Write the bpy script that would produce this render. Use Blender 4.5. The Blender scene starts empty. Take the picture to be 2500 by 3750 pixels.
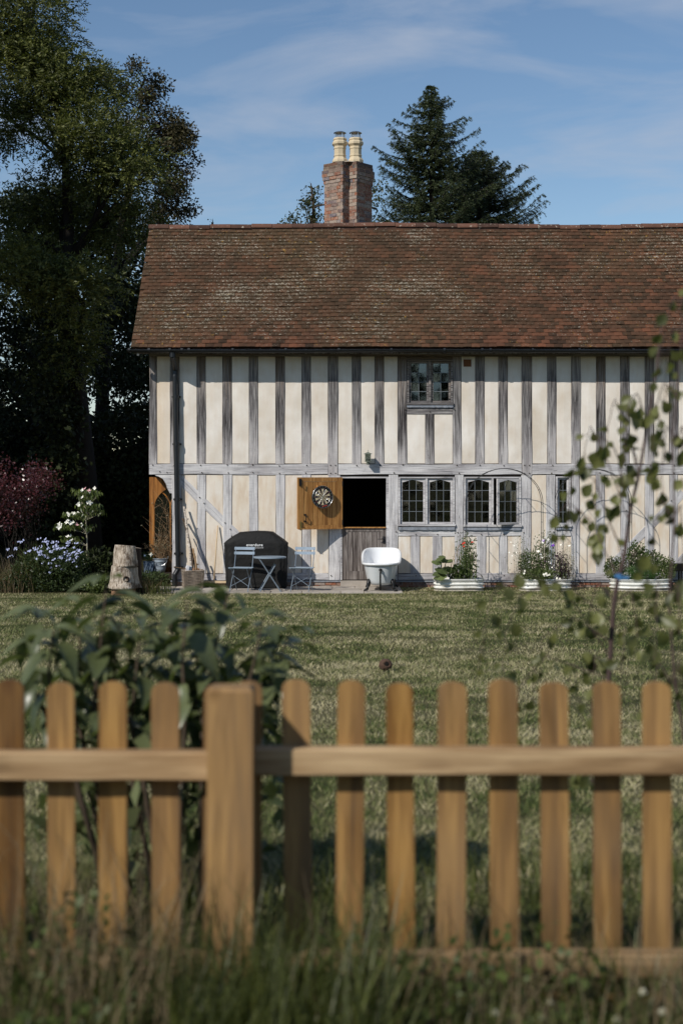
import bpy, math, random
import numpy as np
from mathutils import Vector, Matrix

# ------------------------------------------------------------------ camera, sky, sun, exposure
scene = bpy.context.scene
col = scene.collection
random.seed(7)
rng = np.random.default_rng(7)
F = 5208.3                 # focal length in photo pixels (50 mm on a 24 mm wide frame)
ZC = 2.27                  # camera height above the patio
HY = 1740.0                # photo row of the horizon
cam_data = bpy.data.cameras.new('camera')
cam = bpy.data.objects.new('camera', cam_data)
col.objects.link(cam)
scene.camera = cam
cam.location = (0, 0, ZC)
cam.rotation_euler = (math.radians(90), 0, 0)
cam_data.sensor_fit = 'HORIZONTAL'
cam_data.sensor_width = 24.0
cam_data.lens = 50.0
cam_data.shift_y = -(1875.0 - HY) / 2500.0
cam_data.clip_start = 0.05
cam_data.clip_end = 2000.0
cam_data.dof.use_dof = True
cam_data.dof.focus_distance = 28.8
cam_data.dof.aperture_fstop = 2.8

SUN = Vector((0.89, 1.0, -1.05)).normalized()      # direction the light travels
elev = math.asin(-SUN.z)
world = bpy.data.worlds.new('World')
scene.world = world
world.use_nodes = True
wt = world.node_tree
wt.nodes.clear()
w_out = wt.nodes.new('ShaderNodeOutputWorld')
w_bg = wt.nodes.new('ShaderNodeBackground')
w_sky = wt.nodes.new('ShaderNodeTexSky')
w_sky.sky_type = 'NISHITA'
w_sky.sun_disc = False
w_sky.sun_elevation = elev
w_sky.sun_rotation = math.atan2(-SUN.x, -SUN.y)
w_sky.altitude = 0.0
w_sky.air_density = 1.0
w_sky.dust_density = 0.0
w_sky.ozone_density = 2.0
# thin streaky cloud, the same over the whole sky
w_tc = wt.nodes.new('ShaderNodeTexCoord')
w_map = wt.nodes.new('ShaderNodeMapping')
w_map.inputs['Scale'].default_value = (3.0, 3.0, 13.0)
w_map.inputs['Rotation'].default_value = (0.12, 0.05, 0.3)
w_map.inputs['Location'].default_value = (1.3, 0.4, 0.35)
w_n = wt.nodes.new('ShaderNodeTexNoise')
w_n.inputs['Scale'].default_value = 1.5
w_n.inputs['Detail'].default_value = 9.0
w_n.inputs['Roughness'].default_value = 0.55
w_n.inputs['Distortion'].default_value = 0.5
w_r = wt.nodes.new('ShaderNodeValToRGB')
w_r.color_ramp.elements[0].position = 0.47
w_r.color_ramp.elements[0].color = (0, 0, 0, 1)
w_r.color_ramp.elements[1].position = 0.72
w_r.color_ramp.elements[1].color = (0.62, 0.62, 0.62, 1)
w_hs = wt.nodes.new('ShaderNodeHueSaturation')
w_hs.inputs['Saturation'].default_value = 1.06
w_hs.inputs['Value'].default_value = 1.0
w_mix = wt.nodes.new('ShaderNodeMix')
w_mix.data_type = 'RGBA'
w_mix.inputs['B'].default_value = (4.6, 5.1, 6.1, 1)
L = wt.links.new
L(w_tc.outputs['Generated'], w_map.inputs['Vector'])
L(w_map.outputs['Vector'], w_n.inputs['Vector'])
L(w_n.outputs['Fac'], w_r.inputs['Fac'])
L(w_r.outputs['Color'], w_mix.inputs['Factor'])
L(w_sky.outputs['Color'], w_hs.inputs['Color'])
L(w_hs.outputs['Color'], w_mix.inputs['A'])
L(w_mix.outputs['Result'], w_bg.inputs['Color'])
L(w_bg.outputs['Background'], w_out.inputs['Surface'])
w_bg.inputs['Strength'].default_value = 0.098
sun_d = bpy.data.lights.new('sun', 'SUN')
sun_d.energy = 4.1
sun_d.angle = math.radians(0.53)
sun_d.color = (1.0, 0.95, 0.865)
sun = bpy.data.objects.new('sun', sun_d)
col.objects.link(sun)
sun.rotation_euler = SUN.to_track_quat('-Z', 'Y').to_euler()
sun.location = (-20, -20, 30)
vs = scene.view_settings
vs.view_transform = 'Standard'
vs.look = 'None'
vs.exposure = 0.0
vs.gamma = 1.0
vs.use_curve_mapping = False

# ------------------------------------------------------------------ helpers: points, objects, meshes
D0 = 28.9                  # distance of the timber face of the house
S0 = F / D0
def hx(px): return (px - 1250.0) / S0
def hz(py): return ZC + (HY - py) / S0
def at(px, py, d): return Vector(((px - 1250.0) * d / F, d, ZC + (HY - py) * d / F))
def ground(y):
    if y < 3.7: return 0.91
    if y < 26.6: return 0.91 * (26.6 - y) / 22.9
    if y < 34: return 0.0
    if y < 42:
        t = (y - 34) / 8.0
        return 0.5 * t * t * (3 - 2 * t)
    return 0.5
def on_ground(px, d): return Vector(((px - 1250.0) * d / F, d, ground(d)))

def tag(o, label=None, cat=None, group=None, kind=None):
    if label: o['label'] = label
    if cat: o['category'] = cat
    if group: o['group'] = group
    if kind: o['kind'] = kind
    return o
def empty(name, loc=(0, 0, 0), rz=0.0, parent=None):
    o = bpy.data.objects.new(name, None)
    o.empty_display_size = 0.1
    col.objects.link(o)
    o.location = loc
    o.rotation_euler = (0, 0, rz)
    o.parent = parent
    return o
def thing(name, label, cat, loc=(0, 0, 0), rz=0.0, group=None):
    return tag(empty(name, loc, rz), label, cat, group)
def link(name, mesh, parent=None, loc=None, rot=None, scl=None, kind=None):
    o = bpy.data.objects.new(name, mesh)
    col.objects.link(o)
    o.parent = parent
    if loc is not None: o.location = loc
    if rot is not None: o.rotation_euler = rot
    if scl is not None: o.scale = scl
    if kind: o['kind'] = kind
    return o

class MB:
    """collects vertices and faces, then makes ONE mesh"""
    def __init__(s): s.v = []; s.f = []; s.m = []; s.cur = 0
    def add(s, vs_, fs):
        b = len(s.v)
        s.v.extend([tuple(p) for p in vs_])
        for f in fs:
            s.f.append(tuple(i + b for i in f)); s.m.append(s.cur)
    def box(s, c, size, M=None, taper=0.0):
        x, y, z = size[0] / 2, size[1] / 2, size[2] / 2
        t = 1 - taper
        P = [(-x, -y, -z), (x, -y, -z), (x, y, -z), (-x, y, -z), (-x * t, -y * t, z), (x * t, -y * t, z), (x * t, y * t, z), (-x * t, y * t, z)]
        c = Vector(c)
        P = [(M @ Vector(p) if M else Vector(p)) + c for p in P]
        s.add(P, [(0, 3, 2, 1), (4, 5, 6, 7), (0, 1, 5, 4), (1, 2, 6, 5), (2, 3, 7, 6), (3, 0, 4, 7)])
        return s
    def bb(s, x0, x1, y0, y1, z0, z1):
        return s.box(((x0 + x1) / 2, (y0 + y1) / 2, (z0 + z1) / 2), (x1 - x0, y1 - y0, z1 - z0))
    def tube(s, pts, radii, n=8, caps=True):
        pts = [Vector(p) for p in pts]
        if not hasattr(radii, '__len__'): radii = [radii] * len(pts)
        rings = []
        up = None
        for i, p in enumerate(pts):
            t = (pts[min(i + 1, len(pts) - 1)] - pts[max(i - 1, 0)])
            if t.length < 1e-9: t = Vector((0, 0, 1))
            t.normalize()
            if up is None:
                a = Vector((1, 0, 0)) if abs(t.x) < 0.8 else Vector((0, 1, 0))
                up = t.cross(a).normalized()
            else:
                up = (up - t * up.dot(t))
                if up.length < 1e-6: up = t.orthogonal()
                up.normalize()
            w = t.cross(up)
            rings.append([p + (up * math.cos(2 * math.pi * k / n) + w * math.sin(2 * math.pi * k / n)) * radii[i] for k in range(n)])
        V = [q for r in rings for q in r]
        Fc = []
        for i in range(len(pts) - 1):
            for k in range(n):
                a = i * n + k; b = i * n + (k + 1) % n
                Fc.append((a, b, b + n, a + n))
        if caps:
            Fc.append(tuple(range(n - 1, -1, -1)))
            Fc.append(tuple((len(pts) - 1) * n + k for k in range(n)))
        s.add(V, Fc)
        return s
    def lathe(s, prof, n=24, c=(0, 0, 0), cap_bottom=True, cap_top=True, rot=0.0, sx=1.0, sy=1.0):
        V = []; Fc = []
        for (r, z) in prof:
            for k in range(n):
                a = 2 * math.pi * k / n + rot
                V.append((c[0] + r * math.cos(a) * sx, c[1] + r * math.sin(a) * sy, c[2] + z))
        for i in range(len(prof) - 1):
            for k in range(n):
                a = i * n + k; b = i * n + (k + 1) % n
                Fc.append((a, b, b + n, a + n))
        if cap_bottom: Fc.append(tuple(range(n - 1, -1, -1)))
        if cap_top: Fc.append(tuple((len(prof) - 1) * n + k for k in range(n)))
        s.add(V, Fc)
        return s
    def extrude(s, poly, y0, y1):
        """polygon in (x, z) pushed along y"""
        n = len(poly)
        V = [(p[0], y0, p[1]) for p in poly] + [(p[0], y1, p[1]) for p in poly]
        Fc = [tuple(range(n)), tuple(range(2 * n - 1, n - 1, -1))]
        for i in range(n):
            j = (i + 1) % n
            Fc.append((i, i + n, j + n, j))
        s.add(V, Fc)
        return s
    def mesh(s, name, mats, smooth=False):
        me = bpy.data.meshes.new(name)
        me.from_pydata(s.v, [], s.f)
        if not isinstance(mats, (list, tuple)): mats = [mats]
        for m in mats: me.materials.append(m)
        if len(mats) > 1: me.polygons.foreach_set('material_index', s.m)
        if smooth: me.polygons.foreach_set('use_smooth', [True] * len(me.polygons))
        me.update()
        return me
    def build(s, name, mats, parent=None, loc=None, rot=None, smooth=False, kind=None):
        return link(name, s.mesh(name, mats, smooth), parent, loc, rot, None, kind)

def np_mesh(name, V, nper, mats, faces_per=None, smooth=False):
    """V: (n, nper, 3) array of separate polygons"""
    n = V.shape[0]
    me = bpy.data.meshes.new(name)
    me.vertices.add(n * nper)
    me.vertices.foreach_set('co', V.reshape(-1).astype(np.float32))
    me.loops.add(n * nper)
    me.loops.foreach_set('vertex_index', np.arange(n * nper, dtype=np.int32))
    me.polygons.add(n)
    me.polygons.foreach_set('loop_start', np.arange(0, n * nper, nper, dtype=np.int32))
    me.polygons.foreach_set('loop_total', np.full(n, nper, dtype=np.int32))
    if not isinstance(mats, (list, tuple)): mats = [mats]
    for m in mats: me.materials.append(m)
    me.update(calc_edges=True)
    return me
def unit(a): return a / np.maximum(np.linalg.norm(a, axis=-1, keepdims=True), 1e-9)
def leaf_quads(P, Dr, L_, W_, fold=0.15, r=rng):
    """kite-shaped leaves: base P, direction Dr, length, width"""
    n = len(P)
    Dr = unit(Dr)
    S = unit(np.cross(Dr, unit(r.normal(size=(n, 3)))))
    Nn = np.cross(S, Dr)
    L_ = np.broadcast_to(np.asarray(L_, float), (n,))[:, None]
    W_ = np.broadcast_to(np.asarray(W_, float), (n,))[:, None]
    mid = P + Dr * L_ * 0.45
    return np.stack([P, mid + S * W_ / 2 + Nn * W_ * fold, P + Dr * L_, mid - S * W_ / 2 + Nn * W_ * fold], axis=1)
def fronds(C, Dr, k, L_, lw, r=rng):
    """pinnate leaves: k pairs of leaflets on a drooping stalk"""
    n = len(C)
    Dr = unit(Dr)
    S = unit(np.cross(Dr, r.normal(size=(n, 3)) * 0.5 + np.array([0, 0, 1.0])))
    out = []
    for i in range(k):
        t = (i + 0.6) / k
        base = C + Dr * (L_ * t)[:, None] + np.array([0, 0, -1.0]) * (L_ * 0.25 * t * t)[:, None]
        for sgn in (-1, 1):
            d = unit(S * sgn + Dr * 0.55 + r.normal(size=(n, 3)) * 0.22)
            ll = L_ * (0.36 - 0.10 * abs(t - 0.5))
            out.append(leaf_quads(base, d, ll, ll * lw, 0.1, r))
    tip = C + Dr * L_[:, None] + np.array([0, 0, -1.0]) * (L_ * 0.25)[:, None]
    out.append(leaf_quads(tip, Dr + np.array([0, 0, -0.5]), L_ * 0.4, L_ * 0.4 * lw, 0.1, r))
    return np.concatenate(out)
def blob_points(c, rad, n, r=rng, shell=0.45):
    """points in an ellipsoid, more of them towards its outside"""
    d = unit(r.normal(size=(n, 3)))
    q = shell + (1 - shell) * r.random(n) ** 0.6
    q = np.where(r.random(n) < 0.25, r.random(n) ** 0.5, q)
    return np.asarray(c) + d * q[:, None] * np.asarray(rad), d

# ------------------------------------------------------------------ helpers: materials
def srgb(h):
    h = h.lstrip('#')
    out = []
    for i in (0, 2, 4):
        c = int(h[i:i + 2], 16) / 255.0
        out.append(c / 12.92 if c <= 0.04045 else ((c + 0.055) / 1.055) ** 2.4)
    return tuple(out)
class NT:
    def __init__(s, name):
        s.mat = bpy.data.materials.new(name); s.mat.use_nodes = True
        s.t = s.mat.node_tree
        s.b = s.t.nodes['Principled BSDF']; s.out = s.t.nodes['Material Output']
    def n(s, ty, **kw):
        nd = s.t.nodes.new(ty)
        for k, v in kw.items(): setattr(nd, k, v)
        return nd
    def put(s, sock, v):
        if hasattr(v, 'is_linked'): s.t.links.new(v, sock)
        elif isinstance(v, (tuple, list)) and len(v) == 3 and sock.type == 'RGBA': sock.default_value = (*v, 1)
        else: sock.default_value = v
    def coord(s, which='Object'): return s.n('ShaderNodeTexCoord').outputs[which]
    def pos(s): return s.n('ShaderNodeNewGeometry').outputs['Position']
    def rnd(s):
        """one random number for each object AND each loose piece inside it"""
        a = s.n('ShaderNodeObjectInfo').outputs['Random']; b = s.n('ShaderNodeNewGeometry').outputs['Random Per Island']
        return s.math('FRACT', s.math('ADD', a, b))
    def orand(s): return s.n('ShaderNodeObjectInfo').outputs['Random']
    def math(s, op, a, b=0.0, c=None, clamp=False):
        nd = s.n('ShaderNodeMath', operation=op, use_clamp=clamp)
        s.put(nd.inputs[0], a); s.put(nd.inputs[1], b)
        if c is not None: s.put(nd.inputs[2], c)
        return nd.outputs[0]
    def vmath(s, op, a, b):
        nd = s.n('ShaderNodeVectorMath', operation=op)
        s.put(nd.inputs[0], a); s.put(nd.inputs[1], b)
        return nd.outputs[0] if op not in ('DOT_PRODUCT', 'LENGTH') else nd.outputs['Value']
    def scale(s, v, sc): return s.vmath('MULTIPLY', v, sc)
    def comb(s, x, y, z):
        nd = s.n('ShaderNodeCombineXYZ'); s.put(nd.inputs[0], x); s.put(nd.inputs[1], y); s.put(nd.inputs[2], z); return nd.outputs[0]
    def sep(s, v):
        nd = s.n('ShaderNodeSeparateXYZ'); s.put(nd.inputs[0], v); return nd.outputs
    def noise(s, v, scale, detail=4.0, rough=0.55, dist=0.0, color=False):
        nd = s.n('ShaderNodeTexNoise')
        s.put(nd.inputs['Vector'], v); s.put(nd.inputs['Scale'], scale); nd.inputs['Detail'].default_value = detail
        nd.inputs['Roughness'].default_value = rough; nd.inputs['Distortion'].default_value = dist
        return nd.outputs['Color' if color else 'Fac']
    def voro(s, v, scale, feature='F1', rand=1.0):
        nd = s.n('ShaderNodeTexVoronoi', feature=feature); s.put(nd.inputs['Vector'], v); nd.inputs['Scale'].default_value = scale
        nd.inputs['Randomness'].default_value = rand
        return nd.outputs
    def ramp(s, f, stops, interp='LINEAR'):
        nd = s.n('ShaderNodeValToRGB'); cr = nd.color_ramp; cr.interpolation = interp
        while len(cr.elements) < len(stops): cr.elements.new(0.5)
        for e, (p, c) in zip(cr.elements, stops):
            e.position = p; e.color = (*c, 1) if isinstance(c, (tuple, list)) else (c, c, c, 1)
        s.put(nd.inputs['Fac'], f)
        return nd.outputs['Color']
    def step(s, f, a, b):
        nd = s.n('ShaderNodeMapRange'); nd.clamp = True
        s.put(nd.inputs['Value'], f); s.put(nd.inputs['From Min'], a); s.put(nd.inputs['From Max'], b)
        return nd.outputs['Result']
    def mix(s, f, a, b, blend='MIX'):
        nd = s.n('ShaderNodeMix', data_type='RGBA', blend_type=blend)
        s.put(nd.inputs['Factor'], f); s.put(nd.inputs['A'], a); s.put(nd.inputs['B'], b)
        return nd.outputs['Result']
    def bump(s, h, strength=0.3, dist=0.01):
        nd = s.n('ShaderNodeBump'); nd.inputs['Strength'].default_value = strength; nd.inputs['Distance'].default_value = dist
        s.put(nd.inputs['Height'], h); s.t.links.new(nd.outputs['Normal'], s.b.inputs['Normal'])
    def done(s, color=None, rough=0.7, metal=0.0, spec=0.4):
        if color is not None: s.put(s.b.inputs['Base Color'], color)
        s.put(s.b.inputs['Roughness'], rough); s.b.inputs['Metallic'].default_value = metal
        s.b.inputs['Specular IOR Level'].default_value = spec
        return s.mat
M = {}
def plain(name, c, rough=0.6, metal=0.0, spec=0.4, var=0.12, sc=9.0, bump=0.0):
    g = NT(name)
    v = g.coord('Object')
    n1 = g.noise(v, sc, 5); rn = g.rnd()
    f = g.math('ADD', g.math('MULTIPLY', g.math('SUBTRACT', n1, 0.5), 2 * var * 1.6), g.math('MULTIPLY', g.math('SUBTRACT', rn, 0.5), var))
    cc = g.mix(1.0, c, g.comb(g.math('ADD', f, 1.0), g.math('ADD', f, 1.0), g.math('ADD', f, 1.0)), 'MULTIPLY')
    if bump: g.bump(n1, bump, 0.01)
    M[name] = g.done(cc, g.math('ADD', rough - 0.06, g.math('MULTIPLY', n1, 0.12)), metal, spec)
    return M[name]
def leaf_mat(name, dark, light, rough=0.45, trans=0.35, spec=0.35, patch=0.6):
    g = NT(name)
    rn = g.rnd()
    n1 = g.noise(g.pos(), patch, 3)
    f = g.math('ADD', g.math('MULTIPLY', rn, 0.65), g.math('MULTIPLY', g.math('SUBTRACT', n1, 0.32), 0.9), clamp=True)
    cc = g.mix(f, dark, light)
    g.done(cc, rough, 0.0, spec)
    tr = g.n('ShaderNodeBsdfTranslucent'); g.put(tr.inputs['Color'], g.mix(1.0, cc, (1.0, 1.15, 0.55), 'MULTIPLY'))
    mx = g.n('ShaderNodeMixShader'); mx.inputs[0].default_value = trans
    g.t.links.new(g.b.outputs[0], mx.inputs[1]); g.t.links.new(tr.outputs[0], mx.inputs[2]); g.t.links.new(mx.outputs[0], g.out.inputs['Surface'])
    M[name] = g.mat
    return g.mat
# ------------------------------------------------------------------ materials
def make_timber(name, stained):
    """silvered oak, grain along local x; upper studs keep brown unweathered heads and black run-off streaks"""
    g = NT(name)
    o = g.orand()
    off = g.comb(g.math('MULTIPLY', o, 37.0), g.math('MULTIPLY', o, 91.0), g.math('MULTIPLY', o, 53.0))
    v = g.vmath('ADD', g.coord('Object'), off)
    fine = g.noise(g.scale(v, (2.2, 60, 75)), 1.0, 6, 0.62)
    grain = g.noise(g.scale(v, (0.9, 16, 20)), 1.0, 6, 0.6, 0.6)
    saw = g.noise(g.scale(v, (70, 8, 8)), 1.0, 2, 0.5)
    blot = g.noise(g.scale(v, (1.1, 3, 3.5)), 1.0, 4, 0.6)
    base = g.ramp(g.math('ADD', g.math('MULTIPLY', fine, 0.55), g.math('MULTIPLY', grain, 0.5)),
                  [(0.30, srgb('#6f6d70')), (0.43, srgb('#b2b1b5')), (0.56, srgb('#d0cfd2')), (0.70, srgb('#e2e0e0'))])
    base = g.mix(g.math('MULTIPLY', g.step(saw, 0.45, 0.7), 0.12), base, srgb('#6f6d70'))
    tint = g.mix(g.step(blot, 0.45, 0.7), base, g.mix(1.0, base, (0.66, 0.64, 0.65), 'MULTIPLY'))
    tint = g.mix(1.0, tint, (1.0, 0.985, 0.95), 'MULTIPLY')
    tint = g.mix(g.math('MULTIPLY', o, 0.28), tint, g.mix(1.0, tint, (0.72, 0.71, 0.74), 'MULTIPLY'))
    colr = tint
    if stained:
        colr = g.mix(1.0, colr, (0.84, 0.82, 0.81), 'MULTIPLY')
        z = g.sep(g.pos())[2]
        streak = g.noise(g.scale(v, (0.55, 26, 34)), 1.0, 5, 0.62, 0.3)
        wig = g.math('MULTIPLY', g.math('SUBTRACT', streak, 0.5), 2.6)
        o2 = g.math('FRACT', g.math('MULTIPLY', o, 7.31))
        zz = g.math('ADD', g.math('ADD', z, wig), g.math('MULTIPLY', g.math('SUBTRACT', o2, 0.5), 0.55))
        black = g.math('MULTIPLY', g.step(zz, 2.65, 3.35), g.step(zz, 4.45, 4.0))
        dens = g.math('MULTIPLY', black, g.math('ADD', 0.5, g.math('MULTIPLY', g.step(fine, 0.62, 0.42), 0.5)))
        colr = g.mix(g.math('MULTIPLY', dens, g.math('ADD', 0.80, g.math('MULTIPLY', o2, 0.2))), colr, srgb('#221e1e'))
        brown = g.mix(g.step(fine, 0.35, 0.65), srgb('#392c21'), srgb('#77644f'))
        colr = g.mix(g.math('MULTIPLY', g.step(zz, 3.9, 4.7), 0.85), colr, brown)
    crack = g.noise(g.scale(v, (0.7, 9, 30)), 1.0, 2, 0.5, 0.8)
    cm = g.math('MULTIPLY', g.step(g.math('ABSOLUTE', g.math('SUBTRACT', crack, 0.5)), 0.010, 0.0), g.step(blot, 0.42, 0.55))
    colr = g.mix(g.math('MULTIPLY', cm, 0.75), colr, srgb('#2c2927'))
    g.bump(g.math('SUBTRACT', g.math('ADD', fine, grain), g.math('MULTIPLY', cm, 1.5)), 0.55, 0.008)
    M[name] = g.done(colr, 0.85, 0, 0.2)
make_timber('timber', False)
make_timber('timber_upper', True)

def make_oak(name, a, b, c, scale=1.0, grey=0.0, rough=0.55, knot=0.82):
    """sawn wood, grain along local z"""
    g = NT(name)
    o = g.orand()
    off = g.comb(g.math('MULTIPLY', o, 37.0), g.math('MULTIPLY', o, 91.0), g.math('MULTIPLY', o, 53.0))
    v = g.vmath('ADD', g.coord('Object'), off)
    rings = g.noise(g.scale(v, (18 * scale, 18 * scale, 1.0 * scale)), 1.0, 4, 0.55, 1.2)
    fine = g.noise(g.scale(v, (120 * scale, 120 * scale, 5 * scale)), 1.0, 4, 0.6)
    f = g.math('ADD', g.math('MULTIPLY', rings, 0.75), g.math('MULTIPLY', fine, 0.3))
    cc = g.ramp(f, [(0.38, a), (0.52, b), (0.66, c)])
    blot = g.noise(v, 3.0, 3)
    cc = g.mix(g.math('MULTIPLY', g.step(blot, 0.45, 0.75), 0.35), cc, g.mix(1.0, cc, (0.7, 0.66, 0.6), 'MULTIPLY'))
    o2 = g.math('FRACT', g.math('MULTIPLY', o, 5.7))
    cc = g.mix(g.math('MULTIPLY', o2, 0.35), cc, g.mix(1.0, cc, (1.15, 1.12, 1.1), 'MULTIPLY'))
    if grey: cc = g.mix(g.math('MULTIPLY', g.step(g.math('ADD', g.math('MULTIPLY', o, 0.5), g.math('MULTIPLY', blot, 0.7)), 0.3, 0.9), grey), cc, srgb('#a98a63'))
    # knots, stretched along the grain
    vo = g.voro(g.scale(v, (7 * scale, 7 * scale, 2.6 * scale)), 1.0)
    kn = g.math('MULTIPLY', g.step(vo['Distance'], 0.16, 0.05), g.step(g.sep(vo['Color'])[0], knot, knot + 0.04))
    cc = g.mix(g.math('MULTIPLY', kn, 0.8), cc, srgb('#4a2c14'))
    if grey:      # green-black damp staining that climbs unevenly from the ground, and weather streaks
        zg = g.math('ADD', g.sep(g.pos())[2], g.math('MULTIPLY', g.noise(g.scale(v, (30, 30, 4)), 1.0, 3), -0.35))
        cc = g.mix(g.math('MULTIPLY', g.step(zg, 1.02, 0.80), 0.65), cc, srgb('#3d3620'))
        stk = g.step(g.noise(g.scale(v, (26, 26, 2.2)), 1.0, 4, 0.6, 0.4), 0.56, 0.68)
        cc = g.mix(g.math('MULTIPLY', stk, 0.45), cc, srgb('#4a3418'))
    g.bump(f, 0.25, 0.004)
    M[name] = g.done(cc, rough, 0, 0.3)
make_oak('oak_fresh', srgb('#7d5227'), srgb('#a37440'), srgb('#b98a52'))
make_oak('oak_side', srgb('#5e3a18'), srgb('#93602c'), srgb('#b07a3e'))
make_oak('fence_wood', srgb('#40270e'), srgb('#704e21'), srgb('#a07a42'), 0.9, 0.48, 0.75, 0.72)
make_oak('fence_rail', srgb('#5f462b'), srgb('#967a58'), srgb('#bca17c'), 0.8, 0.3, 0.75, 0.62)
make_oak('old_door', srgb('#3b3330'), srgb('#6b635f'), srgb('#8e8782'), 1.0, 0.0, 0.85)

g = NT('plaster')
o = g.orand()
p = g.pos()
v = g.vmath('ADD', g.coord('Object'), g.comb(g.math('MULTIPLY', o, 71.0), 0.0, g.math('MULTIPLY', o, 13.0)))
n1 = g.noise(v, 1.4, 5, 0.55); n2 = g.noise(g.scale(v, (9, 9, 2.2)), 1.0, 4, 0.6); n3 = g.noise(v, 60, 3)
low = g.step(g.sep(p)[2], 2.55, 2.2)           # the ground floor panels are limewashed a warmer tan
top = g.mix(g.step(n1, 0.3, 0.68), srgb('#cfc4b5'), srgb('#e8e2da'))
bot = g.mix(g.step(n1, 0.3, 0.7), srgb('#d8cab6'), srgb('#e1dad0'))
cc = g.mix(low, top, bot)
z = g.sep(p)[2]
# rain-washed ochre staining at the head and foot of the panels
st = g.math('MULTIPLY', g.step(n2, 0.42, 0.75), g.math('ADD', 0.20, g.math('MULTIPLY', low, 0.30)))
cc = g.mix(st, cc, srgb('#bf9f7a'))
left = g.step(g.sep(p)[0], -3.1, -4.0)
cc = g.mix(g.math('MULTIPLY', left, 0.45), cc, srgb('#d6b78b'))
g.bump(g.math('ADD', n3, g.math('MULTIPLY', n1, 2.5)), 0.16, 0.012)
M['plaster'] = g.done(cc, 0.9, 0, 0.15)

# clay roof tiles with lichen
PITCH = math.atan2(7.72 - 4.816, 31.24 - 28.45)
GAUGE = 0.1155
g = NT('roof_tile')
rn = g.rnd(); p = g.pos()
big = g.noise(p, 0.45, 3); mid = g.noise(p, 3.0, 4); fine = g.noise(p, 45, 3)
f = g.math('ADD', g.math('MULTIPLY', rn, 0.6), g.math('MULTIPLY', mid, 0.4))
cc = g.ramp(f, [(0.12, srgb('#2c221b')), (0.35, srgb('#473327')), (0.55, srgb('#573b2d')), (0.75, srgb('#664332')), (0.95, srgb('#7f4c37'))])
zz = g.sep(p)[2]
fresh = g.math('ADD', g.step(zz, 5.35, 4.85), g.math('MULTIPLY', g.step(g.sep(p)[0], 1.5, 6.0), 0.5), clamp=True)
cc = g.mix(g.math('MULTIPLY', g.math('SUBTRACT', 1.0, fresh), 0.55), cc, srgb('#453829'))
cc = g.mix(g.math('MULTIPLY', g.step(big, 0.45, 0.62), 0.25), cc, srgb('#554a35'))
cc = g.mix(g.math('MULTIPLY', g.step(fine, 0.5, 0.7), 0.35), cc, srgb('#241c18'))
s_ = g.vmath('DOT_PRODUCT', g.vmath('SUBTRACT', p, (0.0, 28.45, 4.816)), (0.0, math.cos(PITCH), math.sin(PITCH)))
ph = g.math('FRACT', g.math('DIVIDE', s_, GAUGE))
lp = g.scale(p, (1.0, 1.35, 1.35))
l1 = g.noise(lp, 24, 4, 0.68); l2 = g.noise(p, 0.9, 4, 0.55)
edge = g.math('MULTIPLY', g.step(ph, 0.02, 0.18), g.step(ph, 0.95, 0.5))
lic = g.math('ADD', g.math('MULTIPLY', l1, 1.0), g.math('ADD', g.math('MULTIPLY', l2, 0.44), g.math('MULTIPLY', edge, 0.10)))
lic = g.math('SUBTRACT', lic, g.math('MULTIPLY', fresh, 0.07))
lm = g.math('MULTIPLY', g.step(lic, 0.87, 0.95), g.math('ADD', 0.55, g.math('MULTIPLY', g.noise(p, 30, 2), 0.5)))
lc = g.mix(g.step(g.noise(p, 9, 2), 0.42, 0.62), srgb('#857d6c'), srgb('#aea899'))
cc = g.mix(lm, cc, lc)
yl = g.math('MULTIPLY', g.step(g.noise(g.vmath('ADD', p, (9.0, 0, 3.0)), 11, 3, 0.6), 0.66, 0.72), g.step(big, 0.40, 0.6))
cc = g.mix(g.math('MULTIPLY', yl, 0.75), cc, srgb('#a5803c'))
g.bump(g.math('ADD', fine, g.math('MULTIPLY', lm, 0.7)), 0.5, 0.006)
M['roof_tile'] = g.done(cc, 0.92, 0, 0.15)
g = NT('ridge_tile')
rn = g.rnd(); p = g.pos()
cc = g.ramp(g.math('ADD', g.math('MULTIPLY', rn, 0.5), g.math('MULTIPLY', g.noise(p, 5, 4), 0.5)), [(0.2, srgb('#41302a')), (0.5, srgb('#5a4238')), (0.8, srgb('#6e4e41'))])
cc = g.mix(g.math('MULTIPLY', g.step(g.noise(p, 14, 3, 0.6), 0.62, 0.68), 0.8), cc, srgb('#b8b0a2'))
g.bump(g.noise(p, 40, 3), 0.5, 0.006)
M['ridge_tile'] = g.done(cc, 0.9, 0, 0.15)

g = NT('brick')
rn = g.rnd(); v = g.coord('Object'); p = g.pos()
cc = g.ramp(rn, [(0.0, srgb('#7d5244')), (0.16, srgb('#8f6654')), (0.32, srgb('#8a7268')), (0.48, srgb('#988a80')), (0.62, srgb('#735c55')), (0.74, srgb('#69636c')), (0.84, srgb('#9d8d80')), (0.95, srgb('#8f5a44'))])
n1 = g.noise(p, 22, 5, 0.6)
cc = g.mix(g.math('MULTIPLY', g.step(n1, 0.45, 0.7), 0.55), cc, srgb('#b3a394'))
cc = g.mix(g.math('MULTIPLY', g.step(g.noise(p, 9, 3), 0.55, 0.72), 0.5), cc, srgb('#4d3d38'))
soot = g.step(g.math('ADD', g.sep(p)[2], g.math('MULTIPLY', n1, 0.35)), 9.12, 9.32)
cc = g.mix(g.math('MULTIPLY', soot, 0.65), cc, srgb('#4a4038'))
g.bump(g.math('ADD', n1, g.noise(p, 70, 3)), 0.7, 0.008)
M['brick'] = g.done(cc, 0.92, 0, 0.15)
plain('mortar', srgb('#a89c8c'), 0.95, var=0.2, sc=14, bump=0.4)
plain('pot_clay', srgb('#c3b397'), 0.75, var=0.08, sc=6, bump=0.1)
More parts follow.
